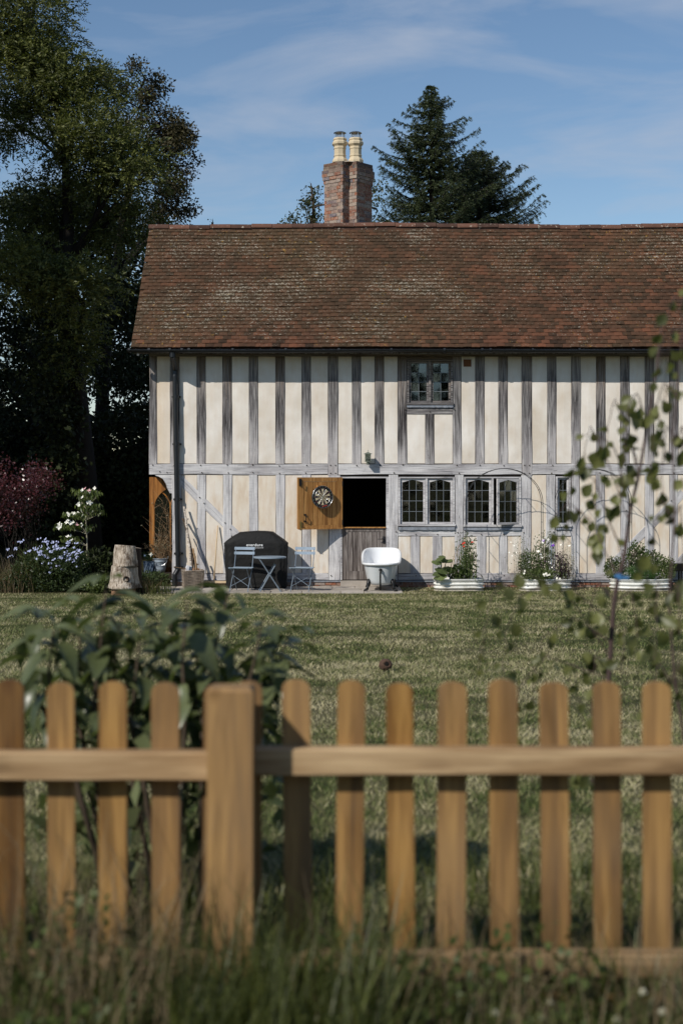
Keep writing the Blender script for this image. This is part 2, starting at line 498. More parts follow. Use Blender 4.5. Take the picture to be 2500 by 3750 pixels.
plain('steel', (0.62, 0.63, 0.65), 0.28, 1.0, var=0.08)
plain('gutter_black', srgb('#17191c'), 0.38, 0.0, 0.5, var=0.2, sc=5)
plain('iron_black', srgb('#16161a'), 0.5, 0.2, 0.5, var=0.2)
plain('lead', srgb('#8b8f96'), 0.5, 0.35, 0.5, var=0.3, sc=14, bump=0.4)
plain('glazing_lead', srgb('#777c80'), 0.5, 0.3, 0.5, var=0.1)
plain('interior', srgb('#4a3c30'), 0.9, var=0.2)
plain('wall_core', srgb('#3a332c'), 0.95, var=0.2)
plain('brass', srgb('#9a8a58'), 0.4, 0.9, var=0.2)
plain('vent_terracotta', srgb('#7a4f34'), 0.85, var=0.15)
plain('enamel_outside_shade', srgb('#c9cdcf'), 0.2, 0.0, 0.6, var=0.03, sc=3)  # greyer than the inside: shade on the outer body put into the colour
plain('enamel', srgb('#e2e3e4'), 0.12, 0.0, 0.6, var=0.02, sc=3)
g = NT('planter_white')
p = g.pos(); n1 = g.noise(p, 7, 5, 0.6); n2 = g.noise(g.scale(p, (30, 30, 6)), 1.0, 4, 0.6)
cc = g.mix(g.step(n1, 0.35, 0.7), srgb('#e9e8e3'), srgb('#d3d1c8'))
cc = g.mix(g.math('MULTIPLY', g.step(g.math('ADD', g.sep(p)[2], g.math('MULTIPLY', n1, -0.14)), 0.02, -0.05), 0.7), cc, srgb('#7d6f57'))
cc = g.mix(g.math('MULTIPLY', g.step(n2, 0.60, 0.72), 0.35), cc, srgb('#8f7f68'))
M['planter_white'] = g.done(cc, 0.42, 0, 0.4)
plain('cast_iron', srgb('#141312'), 0.42, 0.3, 0.5, var=0.3, sc=20, bump=0.3)
plain('bistro_paint', srgb('#8e9caa'), 0.38, 0.1, 0.5, var=0.08, sc=12)
plain('bistro_leg', srgb('#7b8793'), 0.4, 0.2, 0.5, var=0.1, sc=12)
plain('zinc', srgb('#aab4bf'), 0.42, 0.4, 0.5, var=0.18, sc=9)
plain('zinc_blue', srgb('#5d6b7c'), 0.5, 0.2, 0.5, var=0.2, sc=9)
plain('text_white', srgb('#e8e8e8'), 0.7, var=0.02)
plain('text_orange', srgb('#d89a2a'), 0.7, var=0.02)
plain('text_red', srgb('#c84a38'), 0.6, var=0.02)
plain('soil', srgb('#3a2d22'), 0.98, var=0.35, sc=20, bump=0.6)
plain('bark_dark', srgb('#211d19'), 0.95, var=0.35, sc=7, bump=0.7)
plain('bark_brown', srgb('#4b3f33'), 0.95, var=0.3, sc=12, bump=0.6)
plain('twig_red', srgb('#4a3a36'), 0.8, var=0.25, sc=14)
plain('twig_dry', srgb('#93785a'), 0.9, var=0.3, sc=14)
plain('stem_green', srgb('#5f7038'), 0.7, var=0.25, sc=10)
plain('stem_pale', srgb('#a9a089'), 0.8, var=0.2, sc=10)
plain('wicker', srgb('#877b6e'), 0.9, var=0.5, sc=16, bump=0.3)
plain('wood_pale', srgb('#c3ab8a'), 0.75, var=0.15, sc=8)
plain('bristle', srgb('#5b4a36'), 0.95, var=0.4, sc=60, bump=0.5)
g = NT('stone_log')
v = g.coord('Object')
gr = g.noise(g.scale(v, (34, 34, 3.5)), 1.0, 5, 0.65, 0.5); bl = g.noise(v, 5.5, 4, 0.6); sp = g.noise(v, 40, 3)
cc = g.ramp(gr, [(0.34, srgb('#5a4d41')), (0.47, srgb('#a19383')), (0.62, srgb('#cbbfb0'))])
cc = g.mix(g.math('MULTIPLY', g.step(bl, 0.53, 0.66), 0.7), cc, srgb('#4a3626'))
cc = g.mix(g.math('MULTIPLY', g.step(g.noise(v, 9, 3), 0.58, 0.70), 0.6), cc, srgb('#c4bbae'))
g.bump(g.math('ADD', gr, sp), 0.9, 0.02)
M['stone_log'] = g.done(cc, 0.95, 0, 0.15)
plain('log_bark', srgb('#8a6a52'), 0.95, var=0.45, sc=16, bump=0.9)
plain('log_dark', srgb('#332820'), 0.95, var=0.35, sc=9, bump=0.6)
plain('coconut', srgb('#4a372c'), 0.95, var=0.4, sc=60, bump=0.8)
plain('hollow', srgb('#0c0907'), 0.98, var=0.1)
plain('carton', srgb('#d9d8da'), 0.6, var=0.1, sc=20)
plain('board_black', srgb('#15130f'), 0.8, var=0.1, sc=30)
plain('board_cream', srgb('#cdbb98'), 0.85, var=0.1, sc=30)
plain('board_red', srgb('#8e2a22'), 0.8, var=0.1, sc=30)
plain('board_green', srgb('#3f6b45'), 0.8, var=0.1, sc=30)
plain('wire', srgb('#b9bcc0'), 0.35, 0.8, var=0.05)
plain('wire_mesh', srgb('#8b8c88'), 0.5, 0.5, var=0.1)
plain('arch_steel', srgb('#1d2022'), 0.5, 0.4, 0.5, var=0.2)
plain('verdigris', srgb('#6f756a'), 0.6, 0.4, 0.5, var=0.25, sc=25)
plain('cloth_blue', srgb('#3a6f9f'), 0.8, var=0.1)
plain('car_paint', srgb('#9fb4cf'), 0.25, 0.3, 0.6, var=0.04)
plain('tyre', srgb('#141414'), 0.9, var=0.1)
plain('petal_white', srgb('#f2efe4'), 0.7, var=0.06)
plain('petal_pink', srgb('#d9a9ac'), 0.7, var=0.15)
plain('petal_blue', srgb('#a3aacb'), 0.7, var=0.12)
plain('petal_red', srgb('#d2402c'), 0.6, var=0.12)
plain('petal_purple', srgb('#7a3fb0'), 0.6, var=0.12)
plain('petal_yellow', srgb('#e6d58a'), 0.6, var=0.12)
plain('clover_white', srgb('#b5b29c'), 0.8, var=0.12)

g = NT('cover_fabric')
v = g.coord('Object')
n1 = g.noise(v, 4, 4); n2 = g.noise(v, 26, 4)
cc = g.mix(n1, srgb('#0c0c0c'), srgb('#151413'))
g.bump(g.math('ADD', n2, g.math('MULTIPLY', n1, 2.0)), 0.35, 0.02)
M['cover_fabric'] = g.done(cc, 0.72, 0, 0.35)

g = NT('birch_bark')
v = g.coord('Object')
n1 = g.noise(g.scale(v, (10, 10, 45)), 1.0, 4, 0.6)
cc = g.ramp(n1, [(0.36, srgb('#3a302a')), (0.46, srgb('#a79c90')), (0.65, srgb('#d0c6ba'))])
g.bump(n1, 0.5, 0.005)
M['birch_bark'] = g.done(cc, 0.8, 0, 0.2)

g = NT('paving')
p = g.pos(); rn = g.rnd()
n1 = g.noise(p, 6, 5, 0.6); n2 = g.noise(p, 50, 3)
cc = g.mix(rn, srgb('#9d958c'), srgb('#b9b0a6'))
cc = g.mix(g.math('MULTIPLY', g.step(n1, 0.4, 0.75), 0.6), cc, srgb('#857d73'))
g.bump(g.math('ADD', n1, n2), 0.3, 0.006)
M['paving'] = g.done(cc, 0.88, 0, 0.2)

g = NT('glass')
gl = g.n('ShaderNodeBsdfGlossy'); gl.inputs['Roughness'].default_value = 0.03; gl.inputs['Color'].default_value = (0.95, 0.97, 1, 1)
tr = g.n('ShaderNodeBsdfTransparent'); tr.inputs['Color'].default_value = (0.62, 0.66, 0.64, 1)
fr = g.n('ShaderNodeFresnel'); fr.inputs['IOR'].default_value = 1.5
mx = g.n('ShaderNodeMixShader')
g.t.links.new(g.math('ADD', g.math('MULTIPLY', fr.outputs[0], 1.4), 0.03, clamp=True), mx.inputs[0])
g.t.links.new(tr.outputs[0], mx.inputs[1]); g.t.links.new(gl.outputs[0], mx.inputs[2]); g.t.links.new(mx.outputs[0], g.out.inputs['Surface'])
M['glass'] = g.mat

def lawn_color(g, p):
    big = g.noise(p, 0.5, 4, 0.6); mid = g.noise(p, 2.2, 5, 0.6); fn = g.noise(p, 24, 4, 0.65)
    dry = g.math('ADD', g.math('MULTIPLY', big, 0.4), g.math('ADD', g.math('MULTIPLY', mid, 0.5), g.math('MULTIPLY', fn, 0.3)))
    return dry, fn
g = NT('lawn')
p = g.pos()
dry, fn = lawn_color(g, p)
cc = g.mix(g.step(dry, 0.48, 0.66), srgb('#3e4426'), srgb('#6f6a4c'))
cc = g.mix(g.math('MULTIPLY', g.step(fn, 0.55, 0.72), 0.7), cc, srgb('#37331f'))
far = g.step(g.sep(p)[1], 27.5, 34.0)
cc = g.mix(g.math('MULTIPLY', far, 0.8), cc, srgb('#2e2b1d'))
g.bump(g.math('ADD', g.noise(p, 18, 4, 0.7), g.noise(p, 70, 3, 0.6)), 1.0, 0.04)
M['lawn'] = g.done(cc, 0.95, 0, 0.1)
g = NT('grass_blade')
p = g.pos()
dry, fn = lawn_color(g, p)
rn = g.n('ShaderNodeNewGeometry').outputs['Random Per Island']
f = g.math('ADD', g.step(dry, 0.49, 0.70), g.math('MULTIPLY', g.math('SUBTRACT', rn, 0.5), 0.7), clamp=True)
cc = g.ramp(f, [(0.0, srgb('#47562b')), (0.3, srgb('#6c7643')), (0.6, srgb('#969265')), (1.0, srgb('#c8bd98'))])
g.done(cc, 0.6, 0, 0.25)
tr = g.n('ShaderNodeBsdfTranslucent'); g.put(tr.inputs['Color'], cc)
mx = g.n('ShaderNodeMixShader'); mx.inputs[0].default_value = 0.3
g.t.links.new(g.b.outputs[0], mx.inputs[1]); g.t.links.new(tr.outputs[0], mx.inputs[2]); g.t.links.new(mx.outputs[0], g.out.inputs['Surface'])
M['grass_blade'] = g.mat

leaf_mat('leaf_ash', (0.020, 0.032, 0.010), (0.175, 0.185, 0.050), 0.5, 0.25, 0.25, 0.9)
leaf_mat('leaf_brown', (0.022, 0.024, 0.010), (0.075, 0.062, 0.028), 0.6, 0.2, 0.25)
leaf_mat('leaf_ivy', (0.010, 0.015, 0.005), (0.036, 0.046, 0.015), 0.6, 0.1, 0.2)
leaf_mat('needle_spruce', (0.018, 0.030, 0.013), (0.085, 0.105, 0.042), 0.5, 0.1, 0.3, 1.4)
leaf_mat('needle_pine', (0.016, 0.026, 0.012), (0.065, 0.080, 0.032), 0.5, 0.1, 0.3, 1.4)
leaf_mat('leaf_birch_far', (0.024, 0.034, 0.012), (0.075, 0.085, 0.030), 0.45, 0.25, 0.3)
leaf_mat('leaf_purple', (0.022, 0.006, 0.008), (0.11, 0.030, 0.036), 0.3, 0.2, 0.6)
leaf_mat('leaf_dogwood', (0.040, 0.065, 0.014), (0.14, 0.17, 0.045), 0.4, 0.35, 0.4)
leaf_mat('leaf_shrub', (0.022, 0.038, 0.014), (0.085, 0.115, 0.045), 0.4, 0.3, 0.4, 2.0)
leaf_mat('leaf_lilac', (0.034, 0.048, 0.014), (0.19, 0.215, 0.100), 0.34, 0.3, 0.55, 9.0)
leaf_mat('leaf_birch', (0.026, 0.034, 0.009), (0.22, 0.225, 0.075), 0.4, 0.38, 0.4, 11.0)
leaf_mat('leaf_bright', (0.06, 0.085, 0.026), (0.19, 0.23, 0.085), 0.45, 0.35, 0.4, 4.0)
leaf_mat('leaf_herb', (0.035, 0.06, 0.018), (0.13, 0.165, 0.060), 0.45, 0.3, 0.3, 5.0)
leaf_mat('leaf_dill', (0.030, 0.085, 0.020), (0.085, 0.18, 0.045), 0.5, 0.3, 0.3, 5.0)
leaf_mat('leaf_plum', (0.022, 0.010, 0.022), (0.075, 0.030, 0.060), 0.45, 0.2, 0.3, 5.0)
leaf_mat('leaf_grey', (0.12, 0.12, 0.08), (0.30, 0.28, 0.20), 0.6, 0.3, 0.2, 5.0)
leaf_mat('grass_long', (0.026, 0.036, 0.008), (0.125, 0.140, 0.036), 0.45, 0.3, 0.4, 2.5)
leaf_mat('grass_seed', (0.13, 0.095, 0.055), (0.30, 0.23, 0.14), 0.7, 0.3, 0.2, 3.0)
leaf_mat('leaf_clover', (0.026, 0.044, 0.011), (0.11, 0.140, 0.040), 0.5, 0.3, 0.3, 2.5)
# ------------------------------------------------------------------ ground
def build_ground():
    ys = [-400, -150, -60, -20, -5, 0, 2] + [3.7 + i * 0.6 for i in range(39)] + [27.5, 28.4, 29.5, 31, 32.5, 34, 35, 36, 37, 38, 39, 40, 41, 42, 44, 50, 60, 80, 120, 200, 400, 900]
    xs = [-900, -300, -120, -60, -35] + [-24 + i * 1.0 for i in range(49)] + [35, 60, 120, 300, 900]
    V = []; Fc = []
    r = random.Random(3)
    for y in ys:
        for x in xs:
            j = r.uniform(-0.012, 0.012) if 4.5 < y < 26 and abs(x) < 24 else 0
            V.append((x, y, ground(y) + j - 0.004))
    nx = len(xs)
    for i in range(len(ys) - 1):
        for k in range(nx - 1):
            a = i * nx + k
            Fc.append((a, a + 1, a + nx + 1, a + nx))
    mb = MB(); mb.add(V, Fc)
    o = mb.build('lawn', M['lawn'], smooth=True)
    return tag(o, 'sloping mown lawn with dry straw coloured patches', 'lawn', kind='structure')
build_ground()

patio = MB().bb(hx(590), hx(1462), 27.32, 28.86, -0.05, 0.004).build('patio', M['mortar'])
tag(patio, 'narrow pale stone patio along the foot of the house', 'patio', kind='structure')
rp = random.Random(11)
y_edges = [27.30, 27.78, 28.32, 28.84]
for ri in range(3):
    x = hx(588) - rp.uniform(0, 0.2)
    while x < hx(1458):
        w = rp.choice([0.45, 0.6, 0.75, 0.9])
        x1 = min(x + w, hx(1463))
        if x1 - x > 0.12:
            mb = MB(); e = 0.006
            zt = 0.018 + rp.uniform(-0.003, 0.003)
            mb.box(((x + x1) / 2, (y_edges[ri] + y_edges[ri + 1]) / 2, zt - 0.02), (x1 - x - 2 * e, y_edges[ri + 1] - y_edges[ri] - 2 * e, 0.04), taper=0.012)
            mb.build('paving_slab', M['paving'], patio)
        x = x1

# ------------------------------------------------------------------ the house
house = thing('timber_framed_house', 'long timber framed house with cream plaster panels and a tiled roof', 'house', (0, 0, 0))
XL_UP, XL_LOW, XR = hx(546), hx(630), 10.2
YB = 2 * 31.24 - D0                # back wall
rt = random.Random(5)
def timber(name, p0, p1, w, y=D0, depth=0.14, mat='timber', parent=house, wob=0.0065):
    (x0, z0), (x1, z1) = p0, p1
    Ln = math.hypot(x1 - x0, z1 - z0)
    a = math.atan2(z1 - z0, x1 - x0)
    n = max(2, int(Ln / 0.22))
    V = []; Fc = []
    ch = 0.007
    ph = [rt.uniform(0, 6) for _ in range(4)]
    for i in range(n + 1):
        t = i / n * Ln
        j0 = wob * (math.sin(t * 2.3 + ph[0]) + 0.6 * rt.uniform(-1, 1))
        j1 = wob * (math.sin(t * 2.0 + ph[1]) + 0.6 * rt.uniform(-1, 1))
        q = 0.002 * rt.uniform(-1, 1)
        lo, hi = -w / 2 + j0, w / 2 + j1
        V += [(t, depth, lo), (t, ch, lo), (t, q, lo + ch), (t, q, hi - ch), (t, ch, hi), (t, depth, hi)]
    for i in range(n):
        b = i * 6
        for k in range(6):
            k2 = (k + 1) % 6
            Fc.append((b + k, b + 6 + k, b + 6 + k2, b + k2))
    Fc.append(tuple(range(6))); Fc.append(tuple(n * 6 + k for k in range(5, -1, -1)))
    mb = MB(); mb.add(V, Fc)
    o = mb.build(name, M[mat], parent, (x0, y, z0), (0, -a, 0))
    return o
def vstud(l, r, t, b, mat='timber', y=D0, name='stud'):
    return timber(name, (hx((l + r) / 2), hz(b)), (hx((l + r) / 2), hz(t)), (r - l) / S0, y, 0.14, mat)
def hbeam(l, r, t, b, mat='timber', y=D0, name='beam'):
    return timber(name, (hx(l), hz((t + b) / 2)), (hx(r), hz((t + b) / 2)), (b - t) / S0, y, 0.14, mat)
def panel(l, r, t, b, cut=None):
    """plaster panel with a slightly uneven face, a thin shadow gap round it"""
    x0, x1, z0, z1 = hx(l + 1.0), hx(r - 1.0), hz(b - 1.0), hz(t + 1.0)
    nx = max(2, int((x1 - x0) / 0.15)); nz = max(2, int((z1 - z0) / 0.2))
    cx, cz = (x0 + x1) / 2, (z0 + z1) / 2
    V = []; Fc = []
    for i in range(nz + 1):
        for k in range(nx + 1):
            edge = i in (0, nz) or k in (0, nx)
            V.append((x0 + (x1 - x0) * k / nx - cx, (0.004 if edge else rt.uniform(-0.002, 0.002)), z0 + (z1 - z0) * i / nz - cz))
    for i in range(nz):
        for k in range(nx):
            a = i * (nx + 1) + k
            Fc.append((a, a + 1, a + nx + 2, a + nx + 1))
    mb = MB(); mb.add(V, Fc)
    mb.box((0, 0.032, 0), (x1 - x0, 0.05, z1 - z0))
    return mb.build('plaster_panel', M['plaster'], house, (cx, D0 + 0.012, cz))

# wall core with its openings
holes = [(1500, 1646, 1322, 1474), (1251, 1416, 1745, 2126), (1464, 1660, 1752, 1920), (1704, 1903, 1752, 1920), (2040, 2086, 1750, 1922)]
H = [(hx(a), hx(b), hz(d), hz(c)) for a, b, c, d in holes]
def holed_wall(x0, x1, z0, z1, y0, y1):
    xs = sorted({x0, x1, *[h[0] for h in H], *[h[1] for h in H]}); zs = sorted({z0, z1, *[h[2] for h in H], *[h[3] for h in H]})
    mb = MB()
    for zi in range(len(zs) - 1):
        run = None
        for xi in range(len(xs) - 1):
            cx, cz = (xs[xi] + xs[xi + 1]) / 2, (zs[zi] + zs[zi + 1]) / 2
            if cx < x0 or cx > x1 or cz < z0 or cz > z1: continue
            inside = any(h[0] < cx < h[1] and h[2] < cz < h[3] for h in H)
            if inside:
                if run: mb.bb(run[0], run[1], y0, y1, zs[zi], zs[zi + 1]); run = None
            else:
                run = (run[0] if run else xs[xi], xs[xi + 1])
        if run: mb.bb(run[0], run[1], y0, y1, zs[zi], zs[zi + 1])
    return mb
core = holed_wall(XL_LOW + 0.02, XR, 0.12, 2.28, D0 + 0.075, D0 + 0.20)
core2 = holed_wall(XL_UP + 0.02, XR, 2.2801, 4.85, D0 + 0.075, D0 + 0.20)
core.add(core2.v, core2.f)
core.build('wall_core', M['wall_core'], house)
# rooms: floors, back wall, gables
rm = MB()
rm.bb(XL_LOW + 0.05, XR, YB - 0.15, YB, 0.0, 4.85)
rm.bb(XL_LOW + 0.03, XL_LOW + 0.15, D0 + 0.2, YB - 0.15, 0.0, 2.28)
rm.bb(XR - 0.12, XR, D0 + 0.2, YB - 0.15, 0.0, 4.85)
rm.bb(XL_UP + 0.05, XR - 0.12, D0 + 0.2, YB - 0.15, 2.30, 2.42)
rm.bb(XL_LOW + 0.15, XR - 0.12, D0 + 0.2, YB - 0.15, -0.02, 0.10)
rm.bb(XL_UP + 0.05, XR - 0.12, D0 + 0.2, YB - 0.15, 4.75, 4.84)
rm.bb(1.05, 1.15, D0 + 0.2, YB - 0.15, 0.10, 2.30)
rm.bb(3.9, 4.0, D0 + 0.2, YB - 0.15, 0.10, 2.30)
rm.build('room_shell', M['interior'], house)
gm = MB()
gm.bb(XL_UP + 0.02, XL_UP + 0.14, D0 + 0.21, YB - 0.16, 2.43, 4.74)
gm.add([(XL_UP + 0.03, D0 + 0.1, 4.85), (XL_UP + 0.03, YB - 0.1, 4.85), (XL_UP + 0.03, 31.24, 7.45), (XL_UP + 0.15, D0 + 0.1, 4.85), (XL_UP + 0.15, YB - 0.1, 4.85), (XL_UP + 0.15, 31.24, 7.45)],
       [(0, 1, 2), (5, 4, 3), (0, 3, 4, 1), (1, 4, 5, 2), (2, 5, 3, 0)])
gm.add([(XR - 0.1, D0 + 0.1, 4.85), (XR - 0.1, YB - 0.1, 4.85), (XR - 0.1, 31.24, 7.45), (XR, D0 + 0.1, 4.85), (XR, YB - 0.1, 4.85), (XR, 31.24, 7.45)],
       [(0, 1, 2), (5, 4, 3), (0, 3, 4, 1), (1, 4, 5, 2), (2, 5, 3, 0)])
gm.build('gable_wall', M['plaster'], house)

# upper storey
T0, B0 = 1304, 1698
up = [(546, 573), (623, 656), (720.5, 752), (815, 848), (911.6, 943.8), (1009, 1042), (1104.5, 1137), (1201, 1237), (1289, 1321), (1372, 1405), (1456, 1489),
      (1657.5, 1688), (1740, 1773), (1825, 1858), (1910, 1947), (2004, 2036), (2092, 2125), (2183, 2216), (2271, 2304), (2361, 2394), (2450, 2483), (2540, 2573), (2630, 2662), (2720, 2753), (2812, 2846), (2902, 2935), (3050, 3086)]
posts = {1201, 1910}
hbeam(546, 3088, 1288, T0, 'timber_upper', D0 - 0.006, 'wall_plate')
for l, r in up:
    vstud(l, r, T0 + 0.5, (1740 if l in posts else B0 + 1), 'timber_upper', name='post' if l in posts else 'stud')
for (a, b), (c, d) in zip(up[:-1], up[1:]):
    if b == 1489: continue
    panel(b, c, T0, B0)
# bressumer in three lengths between the posts
for l, r in ((546, 1200), (1238, 1909), (1948, 3088)):
    hbeam(l, r, 1700, 1738, 'timber', D0 - 0.004, 'bressumer')
# under the upper window
hbeam(1489.5, 1657, 1493, 1515, 'timber_upper', D0, 'rail')
vstud(1557, 1589, 1515.5, B0 + 1, 'timber_upper')
panel(1489, 1557, 1515.5, B0); panel(1589, 1657.5, 1515.5, B0)
hbeam(1489.5, 1657, 1304.5, 1316, 'timber_upper', D0 + 0.006, 'window_head')

# ground storey
T1, B1 = 1738.5, 2100
low = [(630, 664), (722, 753), (817, 849), (912.5, 944), (1010, 1042), (1105, 1137.5), (1203, 1246)]
low_r = [(2000, 2032), (2091, 2121), (2181.5, 2214), (2272, 2301), (2361, 2393), (2451, 2481), (2541, 2573), (2630, 2662), (2720, 2753), (2812, 2846), (2902, 2935), (3050, 3086)]
for l, r in low: vstud(l, r, T1 + (2 if l == 1203 else 0), B1 + 24 if l == 1203 else B1, name='post' if l in (630, 1203) else 'stud')
for (a, b), (c, d) in zip(low[:-1], low[1:]): panel(b, c, T1, B1)
vstud(1424, 1457, T1, 2124, name='post')
vstud(1665, 1697, T1, B1, name='post')
vstud(1908, 1944, T1 + 2, B1, name='post')
for l, r in low_r: vstud(l, r, T1, B1)
panel(1944, 2000, T1, B1)
for (a, b), (c, d) in zip(low_r[:-1], low_r[1:]):
    if b == 2032: continue
    panel(b, c, T1, B1)
panel(2032, 2091, 1965, B1); hbeam(2032.5, 2090.5, 1941, 1965, name='rail')
hbeam(1457.5, 1664.5, 1942, 1963.5, name='rail'); hbeam(1697.5, 1907.5, 1943, 1964, name='rail')
for l, r in ((1503, 1537), (1584, 1616), (1745, 1778), (1827, 1858)): vstud(l, r, 1964, B1)
for a, b in ((1457, 1503), (1537, 1584), (1616, 1665), (1697, 1745), (1778, 1827), (1858, 1908)): panel(a, b, 1964, B1)
# sill beams and lead flashing
for l, r in ((630, 1202.5), (1457.5, 3086)):
    hbeam(l, r, 2100.5, 2124, name='sill_beam', y=D0 - 0.006)
MB().bb(hx(625), hx(1248), D0 - 0.05, D0 + 0.06, hz(2131), hz(2126)).build('sill_flashing', M['lead'], house)
MB().bb(hx(1418), XR, D0 - 0.05, D0 + 0.06, hz(2131), hz(2126)).build('sill_flashing', M['lead'], house)
# braces run behind the studs
def px6(x, y): return (500 + x / 2.24, 1680 + y / 2.24)
def px8(x, y): return (1600 + x / 1.742, 1680 + y / 1.742)
def brace(a, b, w):
    timber('brace', (hx(a[0]), hz(a[1])), (hx(b[0]), hz(b[1])), w, D0 + 0.0065, 0.05)
brace(px6(352, 165), px6(850, 655), 0.165)
brace(px8(1075, 720), px8(1570, 215), 0.165)
brace(px8(1490, 720), px8(1985, 215), 0.165)
# jetty: upper floor overhangs the gable on a curved bracket
br = MB()
P = [px6(150, 118), px6(300, 125), px6(300, 285), px6(272, 282), px6(250, 240), px6(240, 205), px6(215, 165), px6(180, 145), px6(155, 138)]
br.extrude([(hx(a), hz(b)) for a, b in P], D0 + 0.01, D0 + 0.13)
br.build('jetty_bracket', M['timber'], house)
MB().bb(XL_UP, XL_LOW + 0.1, D0 + 0.14, YB, 2.28, 2.299).build('jetty_soffit', M['timber'], house)
# oak pegs
pm = MB().tube([(0, -0.018, 0.002), (0, 0.02, 0)], [0.011, 0.013], 7).mesh('peg', M['wall_core'])
for l, r in up:
    c = (l + r) / 2
    if l in posts:
        for dx in (-9, 9):
            for yy in (1704, 1733): link('peg', pm, house, (hx(c + dx), D0 + 0.001, hz(yy)), (rt.uniform(-.2, .2), 0, rt.uniform(-.2, .2)))
    elif l < 2560: link('peg', pm, house, (hx(c + rt.uniform(-3, 3)), D0 - 0.004, hz(1704 + rt.uniform(-2, 2))), (rt.uniform(-.2, .2), 0, rt.uniform(-.2, .2)))
for l, r in low[1:-1] + low_r[:6] + [(1424, 1457), (1665, 1697)]:
    link('peg', pm, house, (hx((l + r) / 2 + rt.uniform(-3, 3)), D0 - 0.004, hz(1732 + rt.uniform(-2, 2))), (rt.uniform(-.2, .2), 0, rt.uniform(-.2, .2)))
for x, y in ((585, 1727), (612, 1730), (731, 1822), (747, 1843), (824, 1915), (843, 1938), (1522, 1957), (1601, 1957), (1762, 1957), (1843, 1957), (1450, 1948), (1675, 1950), (1917, 1950), (2026, 1948),
             (1449, 2108), (1522, 2109), (1762, 2109), (1845, 2108), (1920, 2107), (1212, 2108), (1482, 1500), (1664, 1500), (1574, 1508), (2293, 1870), (2386, 1897), (2457, 1834), (2280, 2015)):
    link('peg', pm, house, (hx(x), D0 - 0.002, hz(y)), (rt.uniform(-.2, .2), 0, rt.uniform(-.2, .2)))

# brick plinth
pl = MB().bb(XL_LOW + 0.03, XR, D0 + 0.0, D0 + 0.2, -0.1, hz(2131.3)).build('plinth', M['mortar'], house)
bm_ = MB().box((0, 0, 0), (0.212, 0.10, 0.056), taper=0.03).mesh('brick', M['brick'])
for row in range(2):
    x = XL_LOW - 0.02 + (0.11 if row else 0.0)
    while x < 7.4:
        if not (hx(1250) < x + 0.1 < hx(1330) and row == 1):
            link('brick', bm_, pl, (x + 0.106, D0 + 0.022 + rt.uniform(-.006, .004), 0.068 - row * 0.066 + rt.uniform(-.002, .002)), (0, rt.uniform(-.015, .015), rt.uniform(-.02, .02)))
        x += 0.224
MB().bb(hx(1246), hx(1424), D0 - 0.12, D0 + 0.2, 0.02, hz(2126.5)).build('door_step', M['paving'], house)

# ------------------------------------------------------------------ windows
pane_cache = {}
def pane_mesh(w, h):
    k = (round(w, 3), round(h, 3))
    if k not in pane_cache: pane_cache[k] = MB().box((0, 0, 0), (w, 0.004, h)).mesh('pane', M['glass'])
    return pane_cache[k]
def casement(win, cx, w, h, z0, cols, rows, arch, st=0.040, matn='timber'):
    """casement frame, panes and lead bars; local origin = window frame corner"""
    mb = MB()
    mb.bb(cx - w / 2, cx - w / 2 + st, 0.030, 0.075, z0, z0 + h); mb.bb(cx + w / 2 - st, cx + w / 2, 0.030, 0.075, z0, z0 + h)
    mb.bb(cx - w / 2 + st, cx + w / 2 - st, 0.031, 0.074, z0, z0 + st * 1.1)
    iw = w - 2 * st
    if arch:     # shallow four-centred head
        z1 = z0 + h; s = 0.082
        lo = [(cx - iw / 2, z1 - s)] + [(cx - iw / 2 + iw * t, z1 - s + (s - 0.030) * (1 - abs(2 * t - 1) ** 1.15)) for t in [i / 12 for i in range(1, 12)]] + [(cx + iw / 2, z1 - s)]
        mb.extrude(lo + [(cx + iw / 2, z1), (cx - iw / 2, z1)], 0.032, 0.073)
    else:
        mb.bb(cx - iw / 2, cx + iw / 2, 0.031, 0.074, z0 + h - st, z0 + h)
    mb.build('casement', M[matn], win)
    ih = h - st * 1.1 - (0.03 if arch else st)
    zb = z0 + st * 1.1
    pw, phh = iw / cols, ih / rows
    me = pane_mesh(pw - 0.008, phh - 0.008)
    for i in range(cols):
        for k in range(rows):
            link('pane', me, win, (cx - iw / 2 + pw * (i + 0.5), 0.055, zb + phh * (k + 0.5)), (rt.uniform(-.012, .012), 0, rt.uniform(-.012, .012)))
    for i in range(1, cols): MB().bb(-0.005, 0.005, -0.006, 0.004, -ih / 2, ih / 2).build('glazing_bar', M['glazing_lead'], win, (cx - iw / 2 + pw * i, 0.052, zb + ih / 2))
    for k in range(1, rows): MB().bb(-iw / 2, iw / 2, -0.007, 0.003, -0.005, 0.005).build('glazing_bar', M['glazing_lead'], win, (cx, 0.052, zb + phh * k))
